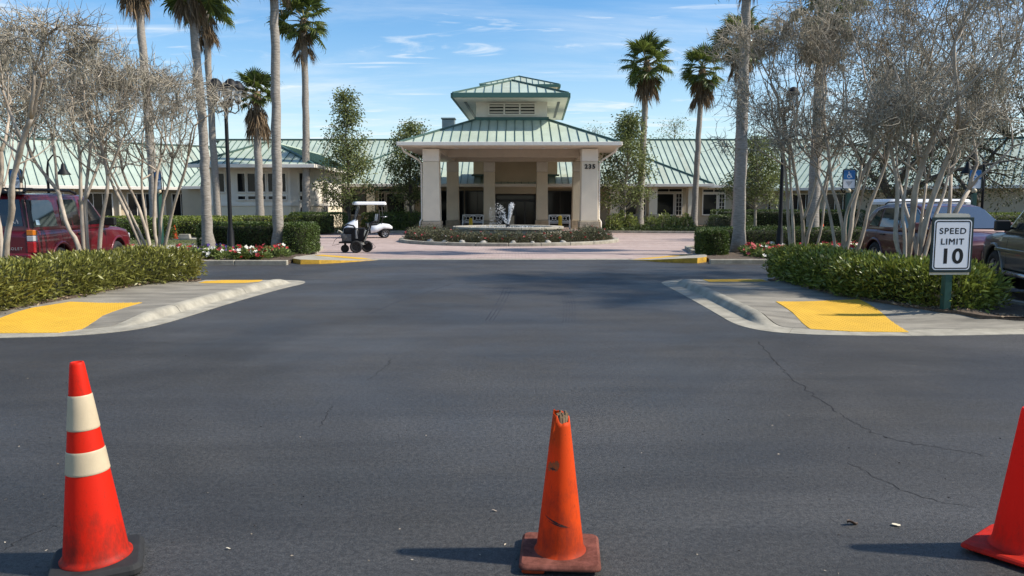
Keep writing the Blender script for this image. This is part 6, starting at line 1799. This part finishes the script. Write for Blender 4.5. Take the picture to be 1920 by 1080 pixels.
# ------------------------------------------------------------------ bollards, benches, bin
for px, d, lab in ((883, 51, 'yellow bollard before the bench left of the fountain jet'), (1050, 50, 'yellow bollard before the bench right of the fountain jet')):
    t = thing('bollard', lab, 'bollard', ((px - 960) / FPX * d, d, 0), group='yellow bollards by the portico')
    zt_ = at(px, 404 if px > 1000 else 408.5, d).z
    MB().lathe([(0.125, 0), (0.125, zt_ - 0.14), (0.115, zt_ - 0.07), (0.07, zt_ - 0.015), (0.001, zt_)], 18).build('sleeve', M['bollard'], t)
    MB().lathe([(0.17, 0), (0.17, 0.03), (0.12, 0.05)], 18).build('foot_plate', M['concrete'], t)
def bench(label, x, y):
    t = thing('bench', label, 'bench', (x, y, 0.0), group='white benches in the portico')
    w = 1.5
    MB().box((0, -0.05, 0.44), (w, 0.46, 0.045)).build('seat', M['white'], t, bevel=0.008)
    for sx in (-1, 1):
        MB().box((sx * (w / 2 - 0.04), 0.2, 0.5), (0.07, 0.07, 1.0)).build('leg', M['white'], t)
        MB().box((sx * (w / 2 - 0.04), -0.24, 0.32), (0.07, 0.07, 0.64)).build('leg', M['white'], t)
        MB().box((sx * (w / 2 - 0.04), -0.03, 0.655), (0.08, 0.52, 0.04)).build('armrest', M['white'], t)
    mb = MB()
    mb.box((0, 0.2, 0.975), (w - 0.16, 0.05, 0.07)).box((0, 0.2, 0.53), (w - 0.16, 0.05, 0.06)).box((0, 0.2, 0.75), (0.06, 0.05, 0.38))
    for sx in (-1, 1):
        c = Vector((sx * 0.36, 0.2, 0.75))
        mb.lathe([(0.105, -0.02), (0.145, -0.02), (0.145, 0.02), (0.105, 0.02)], 16, c, 'Y', closed=True)
        for dx, dz in ((-1, -1), (1, -1), (1, 1), (-1, 1)): mb.bar(c + Vector((dx * 0.095, 0, dz * 0.09)), c + Vector((dx * 0.30, 0, dz * 0.18)), 0.045, 0.04, up=(0, 1, 0))
    mb.build('backrest', M['white'], t)
    return t
bench('white lattice back bench left of the fountain jet', (887 - 960) / FPX * 54, 54.0)
bench('white lattice back bench right of the fountain jet', (1049 - 960) / FPX * 53, 53.2)
bn = thing('litter_bin', 'small tan square bin before the glass doors right of the jet', 'bin', (-0.05, 55.2, 0.0))
MB().box((0, 0, 0.42), (0.42, 0.42, 0.84)).build('bin_body', M['stucco_tan'], bn, bevel=0.02)
MB().box((0, 0, 0.88), (0.46, 0.46, 0.07)).build('lid', M['stone'], bn, bevel=0.015)
# ------------------------------------------------------------------ vehicles (X forward, Y left)
def paint(name, col, metallic=0.35, rough=0.35):
    return mat(name, col, rough, 0.06, 3, coat=0.7, metal=metallic)
M['maroon'] = paint('dark_red_car_paint', (0.115, 0.004, 0.010), 0.1)
M['burgundy'] = paint('burgundy_car_paint', (0.062, 0.005, 0.009), 0.15)
M['greycar'] = paint('grey_green_car_paint', (0.085, 0.088, 0.075), 0.45)
M['carglass'] = mat('tinted_car_glass', (0.010, 0.012, 0.014), 0.03, spec=0.9, coat=0.5)
M['carglass2'] = mat('clear_car_glass', (0.035, 0.042, 0.045), 0.03, spec=1.0, coat=1.0)
M['trimblack'] = mat('black_car_trim', (0.012, 0.012, 0.012), 0.5)
M['redlamp'] = mat('red_lamp', (0.35, 0.008, 0.012), 0.15, coat=1.0)
M['amber'] = mat('amber_lamp', (0.60, 0.17, 0.01), 0.15, coat=1.0)
M['clearlamp'] = mat('clear_lamp', (0.5, 0.5, 0.5), 0.12, coat=1.0)
M['alloy'] = mat('alloy_wheel', (0.42, 0.42, 0.43), 0.3, metal=0.8)
M['bumper_grey'] = mat('grey_bumper', (0.17, 0.17, 0.17), 0.6)
def lerp_tab(tab, x, i):
    return float(np.interp(x, [t[0] for t in tab], [t[i] for t in tab]))
def body_half(zb, zt, hw):
    h = zt - zb
    return [(0, zb), (hw * 0.90, zb), (hw * 0.98, zb + 0.10 * h), (hw, zb + 0.42 * h), (hw * 0.995, zb + 0.66 * h), (hw * 0.975, zb + 0.86 * h), (hw * 0.945, zt - 0.015), (hw * 0.90, zt), (0, zt + 0.03)]
def loft(mb, rings, smooth=True):
    n = len(rings[0]); vs = [p for r in rings for p in r]; fs = []
    for i in range(len(rings) - 1):
        for k in range(n): fs.append((i * n + k, i * n + (k + 1) % n, (i + 1) * n + (k + 1) % n, (i + 1) * n + k))
    mb.add(vs, fs, smooth)
    b = len(mb.v) - len(vs)
    mb.f += [tuple(b + k for k in reversed(range(n))), tuple(b + (len(rings) - 1) * n + k for k in range(n))]
    mb.s += [False, False]; mb.m += [0, 0]
def ring_of(x, half):
    return [(x, y, z) for y, z in half] + [(x, -y, z) for y, z in reversed(half[1:-1])]
def wheel(parent, x, y, r, w=0.24, side=1, rim='alloy'):
    mb = MB()
    pr = [(r * 0.62, -w / 2), (r * 0.90, -w / 2), (r * 0.985, -w * 0.38), (r, -w * 0.25), (r, w * 0.25), (r * 0.985, w * 0.38), (r * 0.90, w / 2), (r * 0.62, w / 2)]
    mb.lathe(pr, 30, (0, 0, 0), 'Y', closed=True)
    t = mb.build('wheel', M['rubber'], parent, (x, y, r))
    rm = MB(); s = side
    rm.lathe([(r * 0.63, -w * 0.45), (r * 0.63, w * 0.45)], 26, (0, 0, 0), 'Y')
    rm.lathe([(r * 0.66, s * w * 0.46), (r * 0.60, s * w * 0.47), (r * 0.56, s * w * 0.36)], 26, (0, 0, 0), 'Y')
    rm.lathe([(0.001, s * w * 0.42), (r * 0.14, s * w * 0.41), (r * 0.18, s * w * 0.30)], 14, (0, 0, 0), 'Y')
    for k in range(6):
        a = 2 * PI * k / 6
        rm.bar((r * 0.12 * math.cos(a), s * w * 0.36, r * 0.12 * math.sin(a)), (r * 0.6 * math.cos(a), s * w * 0.38, r * 0.6 * math.sin(a)), r * 0.16, 0.03, up=(0, 1, 0))
    rm.build('rim', M[rim], t)
    MB().lathe([(0.001, 0), (r * 0.62, 0)], 20, (0, s * w * 0.12, 0), 'Y').build('brake_disc', M['trimblack'], t)
    return t
def car(label, cat, loc, rz, colour, low, cab, belt, hwb, tum, wheels, wr, name, arch=0.06, glass='carglass', windows=(), shield=None, hatch=None, doors=(), handles=(), mirrors=None, group=None):
    t = thing(name, label, cat, loc, rz, group)
    mb = MB()
    xs = sorted(set([s[0] for s in low] + list(np.linspace(low[0][0], low[-1][0], 26))))
    loft(mb, [ring_of(x, body_half(lerp_tab(low, x, 1), lerp_tab(low, x, 2), lerp_tab(low, x, 3))) for x in xs])
    body = mb.build('body', M[colour], t)
    for wx in wheels:
        cm = MB(); cm.lathe([(0.0001, -3), (wr + arch, -3), (wr + arch, 3), (0.0001, 3)], 36, (wx, 0, wr + 0.02), 'Y', smooth=False)
        c = cm.build('cutter', M['trimblack'])
        bm = bmesh.new(); bm.from_mesh(c.data); bmesh.ops.remove_doubles(bm, verts=bm.verts, dist=0.001); bm.to_mesh(c.data); bm.free()
        c.parent = t
        md = body.modifiers.new('arch', 'BOOLEAN'); md.object = c; md.operation = 'DIFFERENCE'; md.solver = 'EXACT'
        apply_mods(body)
        bpy.data.objects.remove(c)
        for s in (-1, 1):
            hw = lerp_tab(low, wx, 3)
            fl = MB(); pts = []
            for k in range(15):
                a = PI * (-0.06 + 1.12 * k / 14); pts.append((wx + (wr + arch + 0.015) * math.cos(a), s * (hw - 0.012), wr + 0.02 + (wr + arch + 0.015) * math.sin(a)))
            fl.tube(pts, 0.038, 6); fl.build('wheel_arch', M[colour], t)
            wheel(t, wx, s * (hw - 0.13), wr, 0.25, s)
        MB().box((wx, 0, wr + 0.1), (2 * wr + 0.1, 1.3, 2 * wr - 0.02)).build('wheel_well', M['trimblack'], t)
    mb = MB(); rings = []
    xs = sorted(set([s[0] for s in cab] + list(np.linspace(cab[0][0], cab[-1][0], 22))))
    def half_w(x, z): return hwb * (1 - 0.05 * max(0, abs(x - 0.2) - 1.0)) - tum * (z - belt)
    for x in xs:
        zt = lerp_tab(cab, x, 1); zl = max(zt - 0.10, belt + 0.002)
        rings.append(ring_of(x, [(0, belt - 0.04), (half_w(x, belt), belt - 0.04), (half_w(x, belt), belt), (half_w(x, zl), zl), (half_w(x, zl) - 0.035, zl + (zt - zl) * 0.6), (half_w(x, zl) - 0.10, zl + (zt - zl) * 0.93), (half_w(x, zl) * 0.6, zt), (0, zt + 0.012)]))
    loft(mb, rings)
    mb.build('cabin', M[colour], t)
    for s in (-1, 1):
        for w in windows:
            ww = [(x, z) for x, z in w]
            MB().prism_dir([(x, s * (half_w(x, z) + 0.001), z) for x, z in ww], (0, s * 0.008, 0)).build('side_window', M[glass], t)
        for x0, z0, z1 in doors:
            mbd = MB(); zz = np.linspace(z0, z1, 7)
            for a, b in zip(zz, zz[1:]):
                def sy(z): 
                    hh = body_half(lerp_tab(low, x0, 1), lerp_tab(low, x0, 2), lerp_tab(low, x0, 3)); return float(np.interp(z, [q[1] for q in hh[1:-1]], [q[0] for q in hh[1:-1]]))
                mbd.bar((x0, s * (sy(a) - 0.002), a), (x0, s * (sy(b) - 0.002), b), 0.012, 0.008, up=(0, 1, 0))
            mbd.build('door_seam', M['trimblack'], t)
        for hx, hz in handles:
            MB().box((hx, s * (lerp_tab(low, hx, 3) * 0.985 + 0.012), hz), (0.19, 0.035, 0.035)).build('door_handle', M['trimblack'], t, bevel=0.012)
        if mirrors:
            mx_, mz, col = mirrors
            m1 = MB(); m1.box((mx_, s * (hwb + 0.17), mz), (0.13, 0.24, 0.19)).bar((mx_ + 0.03, s * (hwb - 0.02), mz - 0.05), (mx_ + 0.02, s * (hwb + 0.1), mz - 0.05), 0.05, 0.05)
            m1.build('mirror', M[col], t, bevel=0.035, seg=3)
    def slope(xa, za, xb, zb, inset, nm, gl):                 # glass lying on the sloped front or back
        d = Vector((xb - xa, 0, zb - za)); nn = Vector((d.z, 0, -d.x)).normalized()
        if nn.z < 0: nn = -nn
        if nm == 'rear_window' and nn.x > 0: nn = -nn
        off = nn * 0.008
        q = []
        for x, z, s in ((xa, za, -1), (xa, za, 1), (xb, zb, 1), (xb, zb, -1)): q.append(Vector((x, s * (half_w(x, z) - inset), z)) + off)
        MB().prism_dir(q, nn * 0.01).build(nm, M[gl], t)
    if shield: slope(*shield, 0.09, 'windscreen', 'carglass2')
    if hatch: slope(*hatch, 0.10, 'rear_window', glass)
    return t, half_w

# dark red suv
low = [(-2.50, .56, 1.02, .90), (-2.47, .50, 1.13, .955), (-2.3, .45, 1.15, .985), (-1.4, .42, 1.16, 1.0), (0.9, .40, 1.16, 1.0), (1.15, .40, 1.155, 1.0), (1.7, .42, 1.12, .985), (2.2, .45, 1.05, .965), (2.42, .50, .98, .92), (2.52, .56, .90, .84)]
cab = [(-2.47, 1.16), (-2.42, 1.55), (-2.36, 1.80), (-2.22, 1.875), (-1.0, 1.90), (0.0, 1.89), (0.28, 1.85), (1.08, 1.18)]
W1 = [(-2.30, 1.22), (-1.42, 1.22), (-1.46, 1.70), (-1.55, 1.76), (-2.24, 1.75)]
W2 = [(-1.26, 1.22), (-0.42, 1.22), (-0.46, 1.74), (-0.56, 1.78), (-1.20, 1.77)]
W3 = [(-0.30, 1.22), (0.78, 1.22), (0.30, 1.70), (0.18, 1.76), (-0.28, 1.78)]
rz = math.atan2(1.0, -0.10)
h_ = Vector((math.cos(rz), math.sin(rz), 0)); rt_ = Vector((h_.y, -h_.x, 0))
cen = Vector((-9.36, 15.1, 0)) + h_ * 2.5 - rt_ * 1.0
suv, hwf = car('dark red boxy suv with roof rack parked behind the bare trunks and olive hedge', 'suv', cen, rz, 'maroon', low, cab, 1.17, 0.965, 0.17, (-1.42, 1.52), 0.385, 'parked_suv', 0.075,
               windows=(W1, W2, W3), shield=(1.00, 1.26, 0.36, 1.80), hatch=(-2.455, 1.24, -2.37, 1.76), doors=((-1.34, .5, 1.14), (-0.36, .46, 1.14), (0.78, .46, 1.14)), handles=((-0.56, 1.03), (0.52, 1.03)), mirrors=(0.72, 1.27, 'trimblack'))
for s in (-1, 1):
    for z0, z1, m_ in ((0.72, 0.94, 'redlamp'), (0.945, 1.055, 'clearlamp'), (1.06, 1.17, 'amber')):
        MB().box((-2.425, s * 0.905, (z0 + z1) / 2), (0.17, 0.13, z1 - z0)).build('tail_light', M[m_], suv, bevel=0.012)
    MB().tube([(-2.25, s * 0.70, 1.90), (-2.1, s * 0.70, 1.965), (-0.3, s * 0.70, 1.975), (0.0, s * 0.70, 1.91)], 0.028, 8).build('roof_rail', M['trimblack'], suv)
    MB().box((-2.40, s * 0.80, 1.49), (0.10, 0.03, 0.56), rot=(s * 0.17, 0.12, 0)).build('vent_pillar', M['trimblack'], suv)
for s in (-1, 1):
    P_ = [(-2.45, 1.20), (-2.31, 1.20), (-2.26, 1.76), (-2.36, 1.76)]
    MB().prism_dir([(x, s * (hwf(x, z) + 0.001), z) for x, z in P_], (0, s * 0.010, 0)).build('pillar_vent', M['trimblack'], suv)
MB().bar((-1.9, -0.7, 1.985), (-1.9, 0.7, 1.985), 0.07, 0.035).build('cross_bar', M['trimblack'], suv)
MB().box((-2.3, 0, 1.90), (0.26, 1.42, 0.05)).build('spoiler', M['trimblack'], suv, bevel=0.015)
MB().box((-2.53, 0, 0.61), (0.16, 1.84, 0.20)).build('bumper', M['maroon'], suv, bevel=0.04, seg=3)
MB().box((-2.55, 0, 0.50), (0.14, 1.70, 0.10)).build('bumper_step', M['bumper_grey'], suv, bevel=0.02)
MB().box((-2.515, 0, 0.85), (0.02, 0.34, 0.17)).build('number_plate', M['sign_white'], suv)
lm = text_mesh('CHEVROLET', 0.075, 0.006, 0.001, 1.3, M['alloy'], 'lettering')
place('lettering', lm, suv, (-2.512, -0.50, 0.80), (PI / 2, 0, -PI / 2))
dm = MB()
for dy in (-0.035, 0.035): dm.tube([(-2.463, -0.62 + dy - 0.025, 1.29), (-2.457, -0.62 + dy, 1.37), (-2.463, -0.62 + dy + 0.025, 1.29)], 0.009, 5)
dm.build('window_decal', M['sign_white'], suv)
MB().prism_dir([(-2.2, -hwf(-2.2, 1.26) - 0.010, 1.26), (-2.07, -hwf(-2.07, 1.26) - 0.010, 1.26), (-2.07, -hwf(-2.07, 1.36) - 0.010, 1.36), (-2.2, -hwf(-2.2, 1.36) - 0.010, 1.36)], (0, -0.002, 0)).build('window_sticker', mat('pale_blue_sticker', (0.45, 0.62, 0.72), 0.5), suv)
MB().box((0.1, -1.0, 0.50), (1.9, 0.10, 0.05)).build('running_board', M['trimblack'], suv, bevel=0.02)
MB().box((0.1, 1.0, 0.50), (1.9, 0.10, 0.05)).build('running_board', M['trimblack'], suv, bevel=0.02)
for s in (-1, 1): MB().box((2.40, s * 0.72, 0.86), (0.2, 0.36, 0.17)).build('headlight', M['clearlamp'], suv, bevel=0.03)
MB().box((2.5, 0, 0.82), (0.06, 0.95, 0.22)).build('grille', M['trimblack'], suv, bevel=0.02)

# burgundy crossover
low = [(-2.28, .52, .92, .78), (-2.2, .42, 1.0, .86), (-1.9, .34, 1.04, .915), (-1.2, .30, 1.05, .93), (0.9, .30, 1.05, .93), (1.3, .30, 1.04, .925), (1.9, .34, .96, .90), (2.15, .40, .88, .85), (2.3, .5, .80, .74)]
cab = [(-2.2, 1.05), (-2.02, 1.40), (-1.78, 1.60), (-1.3, 1.68), (-0.5, 1.70), (0.05, 1.68), (0.32, 1.63), (1.28, 1.06)]
W1 = [(-1.78, 1.14), (-1.30, 1.11), (-1.26, 1.56), (-1.50, 1.50)]
W2 = [(-1.20, 1.11), (-0.30, 1.11), (-0.30, 1.59), (-1.16, 1.57)]
W3 = [(-0.18, 1.11), (0.98, 1.11), (0.36, 1.53), (0.22, 1.58), (-0.18, 1.60)]
rz = math.atan2(-1.0, 0.03)
h_ = Vector((math.cos(rz), math.sin(rz), 0))
cro, hwf = car('burgundy crossover facing the road behind the thick pale crepe myrtle trunks', 'car', Vector((10.35, 18.6, 0)), rz, 'burgundy', low, cab, 1.06, 0.90, 0.26, (-1.35, 1.36), 0.355, 'parked_crossover', 0.05,
               windows=(W1, W2, W3), shield=(1.20, 1.12, 0.40, 1.60), hatch=(-2.15, 1.14, -1.88, 1.54), doors=((-0.24, .4, 1.03), (0.86, .4, 1.03), (-1.3, .62, 1.03)), handles=((-0.95, 0.92), (0.05, 0.92)), mirrors=(0.82, 1.16, 'burgundy'))
for s in (-1, 1):
    MB().box((2.05, s * 0.66, 0.80), (0.32, 0.34, 0.13), rot=(0, 0, -s * 0.35)).build('headlight', M['clearlamp'], cro, bevel=0.03)
    MB().tube([(-1.5, s * 0.60, 1.68), (-1.35, s * 0.60, 1.73), (-0.2, s * 0.60, 1.745), (-0.05, s * 0.60, 1.70)], 0.018, 6).build('roof_rail', M['trimblack'], cro)
    MB().box((-2.15, s * 0.70, 0.92), (0.12, 0.3, 0.14)).build('tail_light', M['redlamp'], cro, bevel=0.02)
    ch = MB(); P_ = [(-1.84, 1.12), (-1.52, 1.53), (-1.2, 1.59), (-0.2, 1.62), (0.24, 1.60), (0.42, 1.53), (1.04, 1.10)]
    ch.tube([(x, s * (hwf(x, z) + 0.004), z) for x, z in P_], 0.011, 5); ch.build('window_trim', M['chrome'], cro)
    ck = MB(); ck.box((0.0, s * 0.925, 0.36), (1.9, 0.05, 0.16)); ck.build('sill_cladding', M['trimblack'], cro, bevel=0.02)
MB().box((2.24, 0, 0.60), (0.12, 1.0, 0.26)).build('grille', M['trimblack'], cro, bevel=0.03)

# grey pickup-like suv at the side edge
low = [(-2.6, .6, 1.05, .90), (-2.5, .5, 1.15, .97), (-1.5, .45, 1.17, .99), (0.95, .44, 1.17, .99), (1.2, .44, 1.165, .99), (1.8, .46, 1.13, .975), (2.3, .5, 1.06, .94), (2.5, .58, .98, .86), (2.55, .62, .9, .80)]
cab = [(-2.5, 1.17), (-2.42, 1.6), (-2.3, 1.82), (-1.0, 1.88), (0.0, 1.87), (0.25, 1.83), (1.12, 1.18)]
W1 = [(-1.40, 1.24), (-0.36, 1.24), (-0.36, 1.74), (-1.34, 1.74)]
W2 = [(-0.24, 1.24), (0.80, 1.24), (0.30, 1.66), (0.16, 1.74), (-0.24, 1.75)]
hd = Vector((0.27, 1.0, 0)).normalized(); rz = math.atan2(hd.y, hd.x)
lf_ = Vector((-hd.y, hd.x, 0))
cen = Vector((9.38, 15.45, 0)) - hd * 2.45 - lf_ * 0.98
gv, hwf = car('grey green truck cut off by the frame with black door mirror by the hedge end', 'truck', cen, rz, 'greycar', low, cab, 1.18, 0.955, 0.19, (-1.5, 1.55), 0.40, 'parked_truck', 0.085,
              glass='carglass2', windows=(W1, W2), shield=(1.02, 1.28, 0.34, 1.78), hatch=(-2.46, 1.26, -2.34, 1.74), doors=((-0.30, .5, 1.15), (0.86, .5, 1.15)), handles=((-0.10, 1.06), (-1.15, 1.06)), mirrors=(0.70, 1.29, 'trimblack'))
for s in (-1, 1):
    MB().box((0.0, s * 0.985, 0.84), (2.9, 0.04, 0.07)).build('side_molding', M['greycar'], gv, bevel=0.015)
    MB().tube([(0.95, s * 0.99, 0.44), (-1.0, s * 0.99, 0.44)], 0.045, 8).build('running_board', M['chrome'], gv)
    MB().box((2.42, s * 0.66, 0.88), (0.2, 0.4, 0.2)).build('headlight', M['clearlamp'], gv, bevel=0.03)
MB().box((2.5, 0, 0.62), (0.2, 1.75, 0.22)).build('bumper', M['chrome'], gv, bevel=0.04)

# golf carts
M['cart_white'] = mat('white_cart_body', (0.72, 0.73, 0.74), 0.25, coat=0.7)
M['cart_screen'] = mat('clear_screen', (0.45, 0.5, 0.52), 0.05, alpha=0.22)
def golf_cart(label, loc, rz, stripes=True):
    t = thing('golf_cart', label, 'golf cart', loc, rz)
    mb = MB()                                                # moulded front cowl
    loft(mb, [ring_of(x, [(0, zb), (hw, zb), (hw * 1.02, (zb + zt) / 2), (hw * 0.9, zt), (0, zt + 0.04)]) for x, zb, zt, hw in ((1.18, .34, .48, .38), (1.12, .28, .60, .50), (0.95, .25, .74, .56), (0.72, .25, .86, .57), (0.58, .25, .92, .56), (0.54, .3, .90, .54))])
    mb.build('cowl', M['cart_white'], t)
    mb = MB()
    loft(mb, [ring_of(x, [(0, zb), (hw, zb), (hw * 1.02, (zb + zt) / 2), (hw * 0.94, zt), (0, zt + 0.02)]) for x, zb, zt, hw in ((-0.10, .26, .62, .56), (-0.4, .30, .64, .58), (-0.75, .48, .72, .58), (-1.05, .46, .68, .56), (-1.2, .46, .58, .48))])
    mb.build('rear_body', M['cart_white'], t)
    MB().box((0.2, 0, 0.27), (1.1, 1.08, 0.08)).box((-0.6, 0, 0.34), (1.0, 0.8, 0.16)).build('chassis', M['trimblack'], t, bevel=0.02)
    MB().box((-0.22, 0, 0.69), (0.5, 1.02, 0.13)).build('seat', M['trimblack'], t, bevel=0.04, seg=3)
    for s in (-1, 1):
        bk = MB().box((-0.52, s * 0.26, 1.0), (0.11, 0.48, 0.46), rot=(0, -0.14, 0)).build('seat_back', M['trimblack'], t, bevel=0.05, seg=3)
        for dy in (-0.12, 0.0, 0.12): MB().box((-0.515, s * 0.26 + dy, 1.0), (0.128, 0.05, 0.40), rot=(0, -0.14, 0)).build('stripe', M['cart_white'], bk, bevel=0.02)
    for s in (-1, 1):
        MB().tube([(0.62, s * 0.5, 0.86), (0.40, s * 0.52, 1.72)], 0.028, 6).build('roof_post', M['trimblack'], t)
        MB().tube([(-0.62, s * 0.5, 0.66), (-0.72, s * 0.52, 1.0), (-0.66, s * 0.52, 1.72)], 0.02, 6).build('roof_post', M['trimblack'], t)
        MB().lathe([(0.0, 0), (0.05, 0.0), (0.055, 0.02)], 10, (1.12, s * 0.3, 0.56), 'X').build('headlight', M['clearlamp'], t)
        wheel(t, 0.78, s * 0.46, 0.21, 0.2, s); wheel(t, -0.82, s * 0.47, 0.22, 0.22, s)
    mb = MB()
    P_ = rrect(1.62, 1.16, 0.16, 4); P2 = rrect(1.5, 1.04, 0.12, 4)
    n = len(P_)
    cz_ = lambda x, y: 0.055 * (1 - (x / 0.85) ** 2) + 0.03 * (1 - (y / 0.6) ** 2)
    mb.add([(x - 0.12, y, 1.665) for x, y in P_] + [(x - 0.12, y, 1.75) for x, y in P_] + [(x - 0.12, y, 1.83) for x, y in P2], [tuple(reversed(range(n))), tuple(range(2 * n, 3 * n))] + [(k * n + i, k * n + (i + 1) % n, (k + 1) * n + (i + 1) % n, (k + 1) * n + i) for k in (0, 1) for i in range(n)])
    mb.build('canopy', M['cart_white'], t, bevel=0.015)
    MB().prism_dir([(0.63, -0.5, 0.9), (0.63, 0.5, 0.9), (0.41, 0.5, 1.68), (0.41, -0.5, 1.68)], (0.006, 0, 0.002)).build('windscreen', M['cart_screen'], t)
    MB().lathe([(0.15, -0.012), (0.17, 0), (0.15, 0.012), (0.14, 0)], 18, (0, 0, 0), closed=True).build('steering_wheel', M['trimblack'], t, (0.30, 0.25, 0.98), (0, 0.9, 0))
    MB().tube([(0.30, 0.25, 0.98), (0.55, 0.25, 0.72)], 0.018, 6).build('steering_column', M['trimblack'], t)
    MB().tube([(-0.75, -0.5, 1.06), (-0.95, -0.45, 1.08), (-0.95, 0.45, 1.08), (-0.75, 0.5, 1.06)], 0.018, 6).build('bag_rail', M['chrome'], t)
    return t
golf_cart('white golf cart with black seats parked by the hedge left of the portico', ((688 - 960) / FPX * 39.0, 39.2, 0.004), PI + 0.32)
far_cart = golf_cart('white roofed golf cart hidden behind the burgundy crossover', ((1739 - 960) / FPX * 22.6, 22.8, 0.0), 0.05)
for ch in far_cart.children:
    if ch.name.startswith('canopy'): ch.scale = (1.55, 1.1, 1.0)
    if ch.name.startswith('roof_post'): ch.scale = (1.25, 1.0, 1.0)

# wheeled pavement machine
mc = thing('wheeled_machine', 'black three wheeled walk-behind machine with engine and handlebar on the brick', 'machine', (gp(669, 474).x, gp(669, 474).y + 0.1, 0.004), PI)
wheel(mc, -0.02, 0.30, 0.215, 0.12, 1, 'trimblack'); wheel(mc, -0.30, -0.22, 0.205, 0.10, -1, 'bumper_grey'); wheel(mc, 0.42, 0.05, 0.14, 0.10, 1, 'trimblack')
MB().bar((0.6, 0, 0.36), (-0.35, 0, 0.34), 0.42, 0.05).bar((0.42, 0, 0.36), (0.42, 0, 0.16), 0.06, 0.10).bar((-0.15, -0.25, 0.22), (-0.15, 0.32, 0.22), 0.04, 0.04).build('frame', M['black'], mc)
MB().box((0.33, 0.0, 0.52), (0.34, 0.36, 0.26)).lathe([(0.001, -0.2), (0.10, -0.2), (0.11, 0.2), (0.001, 0.2)], 14, (0.42, 0, 0.56), 'Y').build('engine', mat('engine_grey', (0.10, 0.10, 0.10), 0.5, 0.4, 15), mc, bevel=0.02)
MB().box((0.45, 0.02, 0.70), (0.16, 0.24, 0.07)).tube([(0.50, 0.1, 0.72), (0.62, 0.1, 0.78), (0.66, 0.1, 0.70)], 0.025, 6).box((0.10, 0.05, 0.70), (0.14, 0.16, 0.1)).build('engine_cover', M['sign_tan'], mc, bevel=0.02)
mb = MB(); mb.box((0.26, 0, 0.76), (0.42, 0.34, 0.24), taper=0.8); mb.build('tank', M['black'], mc, bevel=0.06)
MB().tube([(0.46, 0.2, 0.78), (0.42, 0.2, 0.90), (0.28, 0.2, 0.98), (0.08, 0.2, 0.94), (-0.06, 0.2, 0.76), (-0.1, 0.2, 0.6)], 0.03, 7).box((-0.06, 0, 0.62), (0.42, 0.36, 0.46)).build('pump', M['black'], mc, bevel=0.02)
MB().lathe([(0.05, 0.0), (0.055, 0.3), (0.04, 0.32)], 12, (-0.02, 0.18, 0.5)).build('cylinder', M['bumper_grey'], mc)
for s in (-1, 1): MB().tube([(-0.22, s * 0.2, 0.36), (-0.42, s * 0.22, 0.82), (-0.48, s * 0.22, 1.02), (-0.72, s * 0.22, 1.12)], 0.022, 7).build('handlebar', M['black'], mc)
MB().bar((-0.24, 0.12, 0.42), (-0.38, 0.12, 0.78), 0.03, 0.14).box((-0.44, 0.2, 0.96), (0.03, 0.1, 0.12)).build('guard', M['chrome'], mc)
MB().box((-0.18, 0.1, 0.32), (0.2, 0.3, 0.08)).build('tray', M['sign_tan'], mc)
MB().tube([(0.55, 0.0, 0.6), (0.75, 0.1, 0.45), (0.85, 0.1, 0.25), (0.6, 0.1, 0.3)], 0.008, 5).tube([(-0.3, 0, 0.3), (-0.55, 0.1, 0.34), (-0.66, 0.1, 0.2), (-0.45, 0.1, 0.06)], 0.009, 5).build('hose', M['black'], mc)
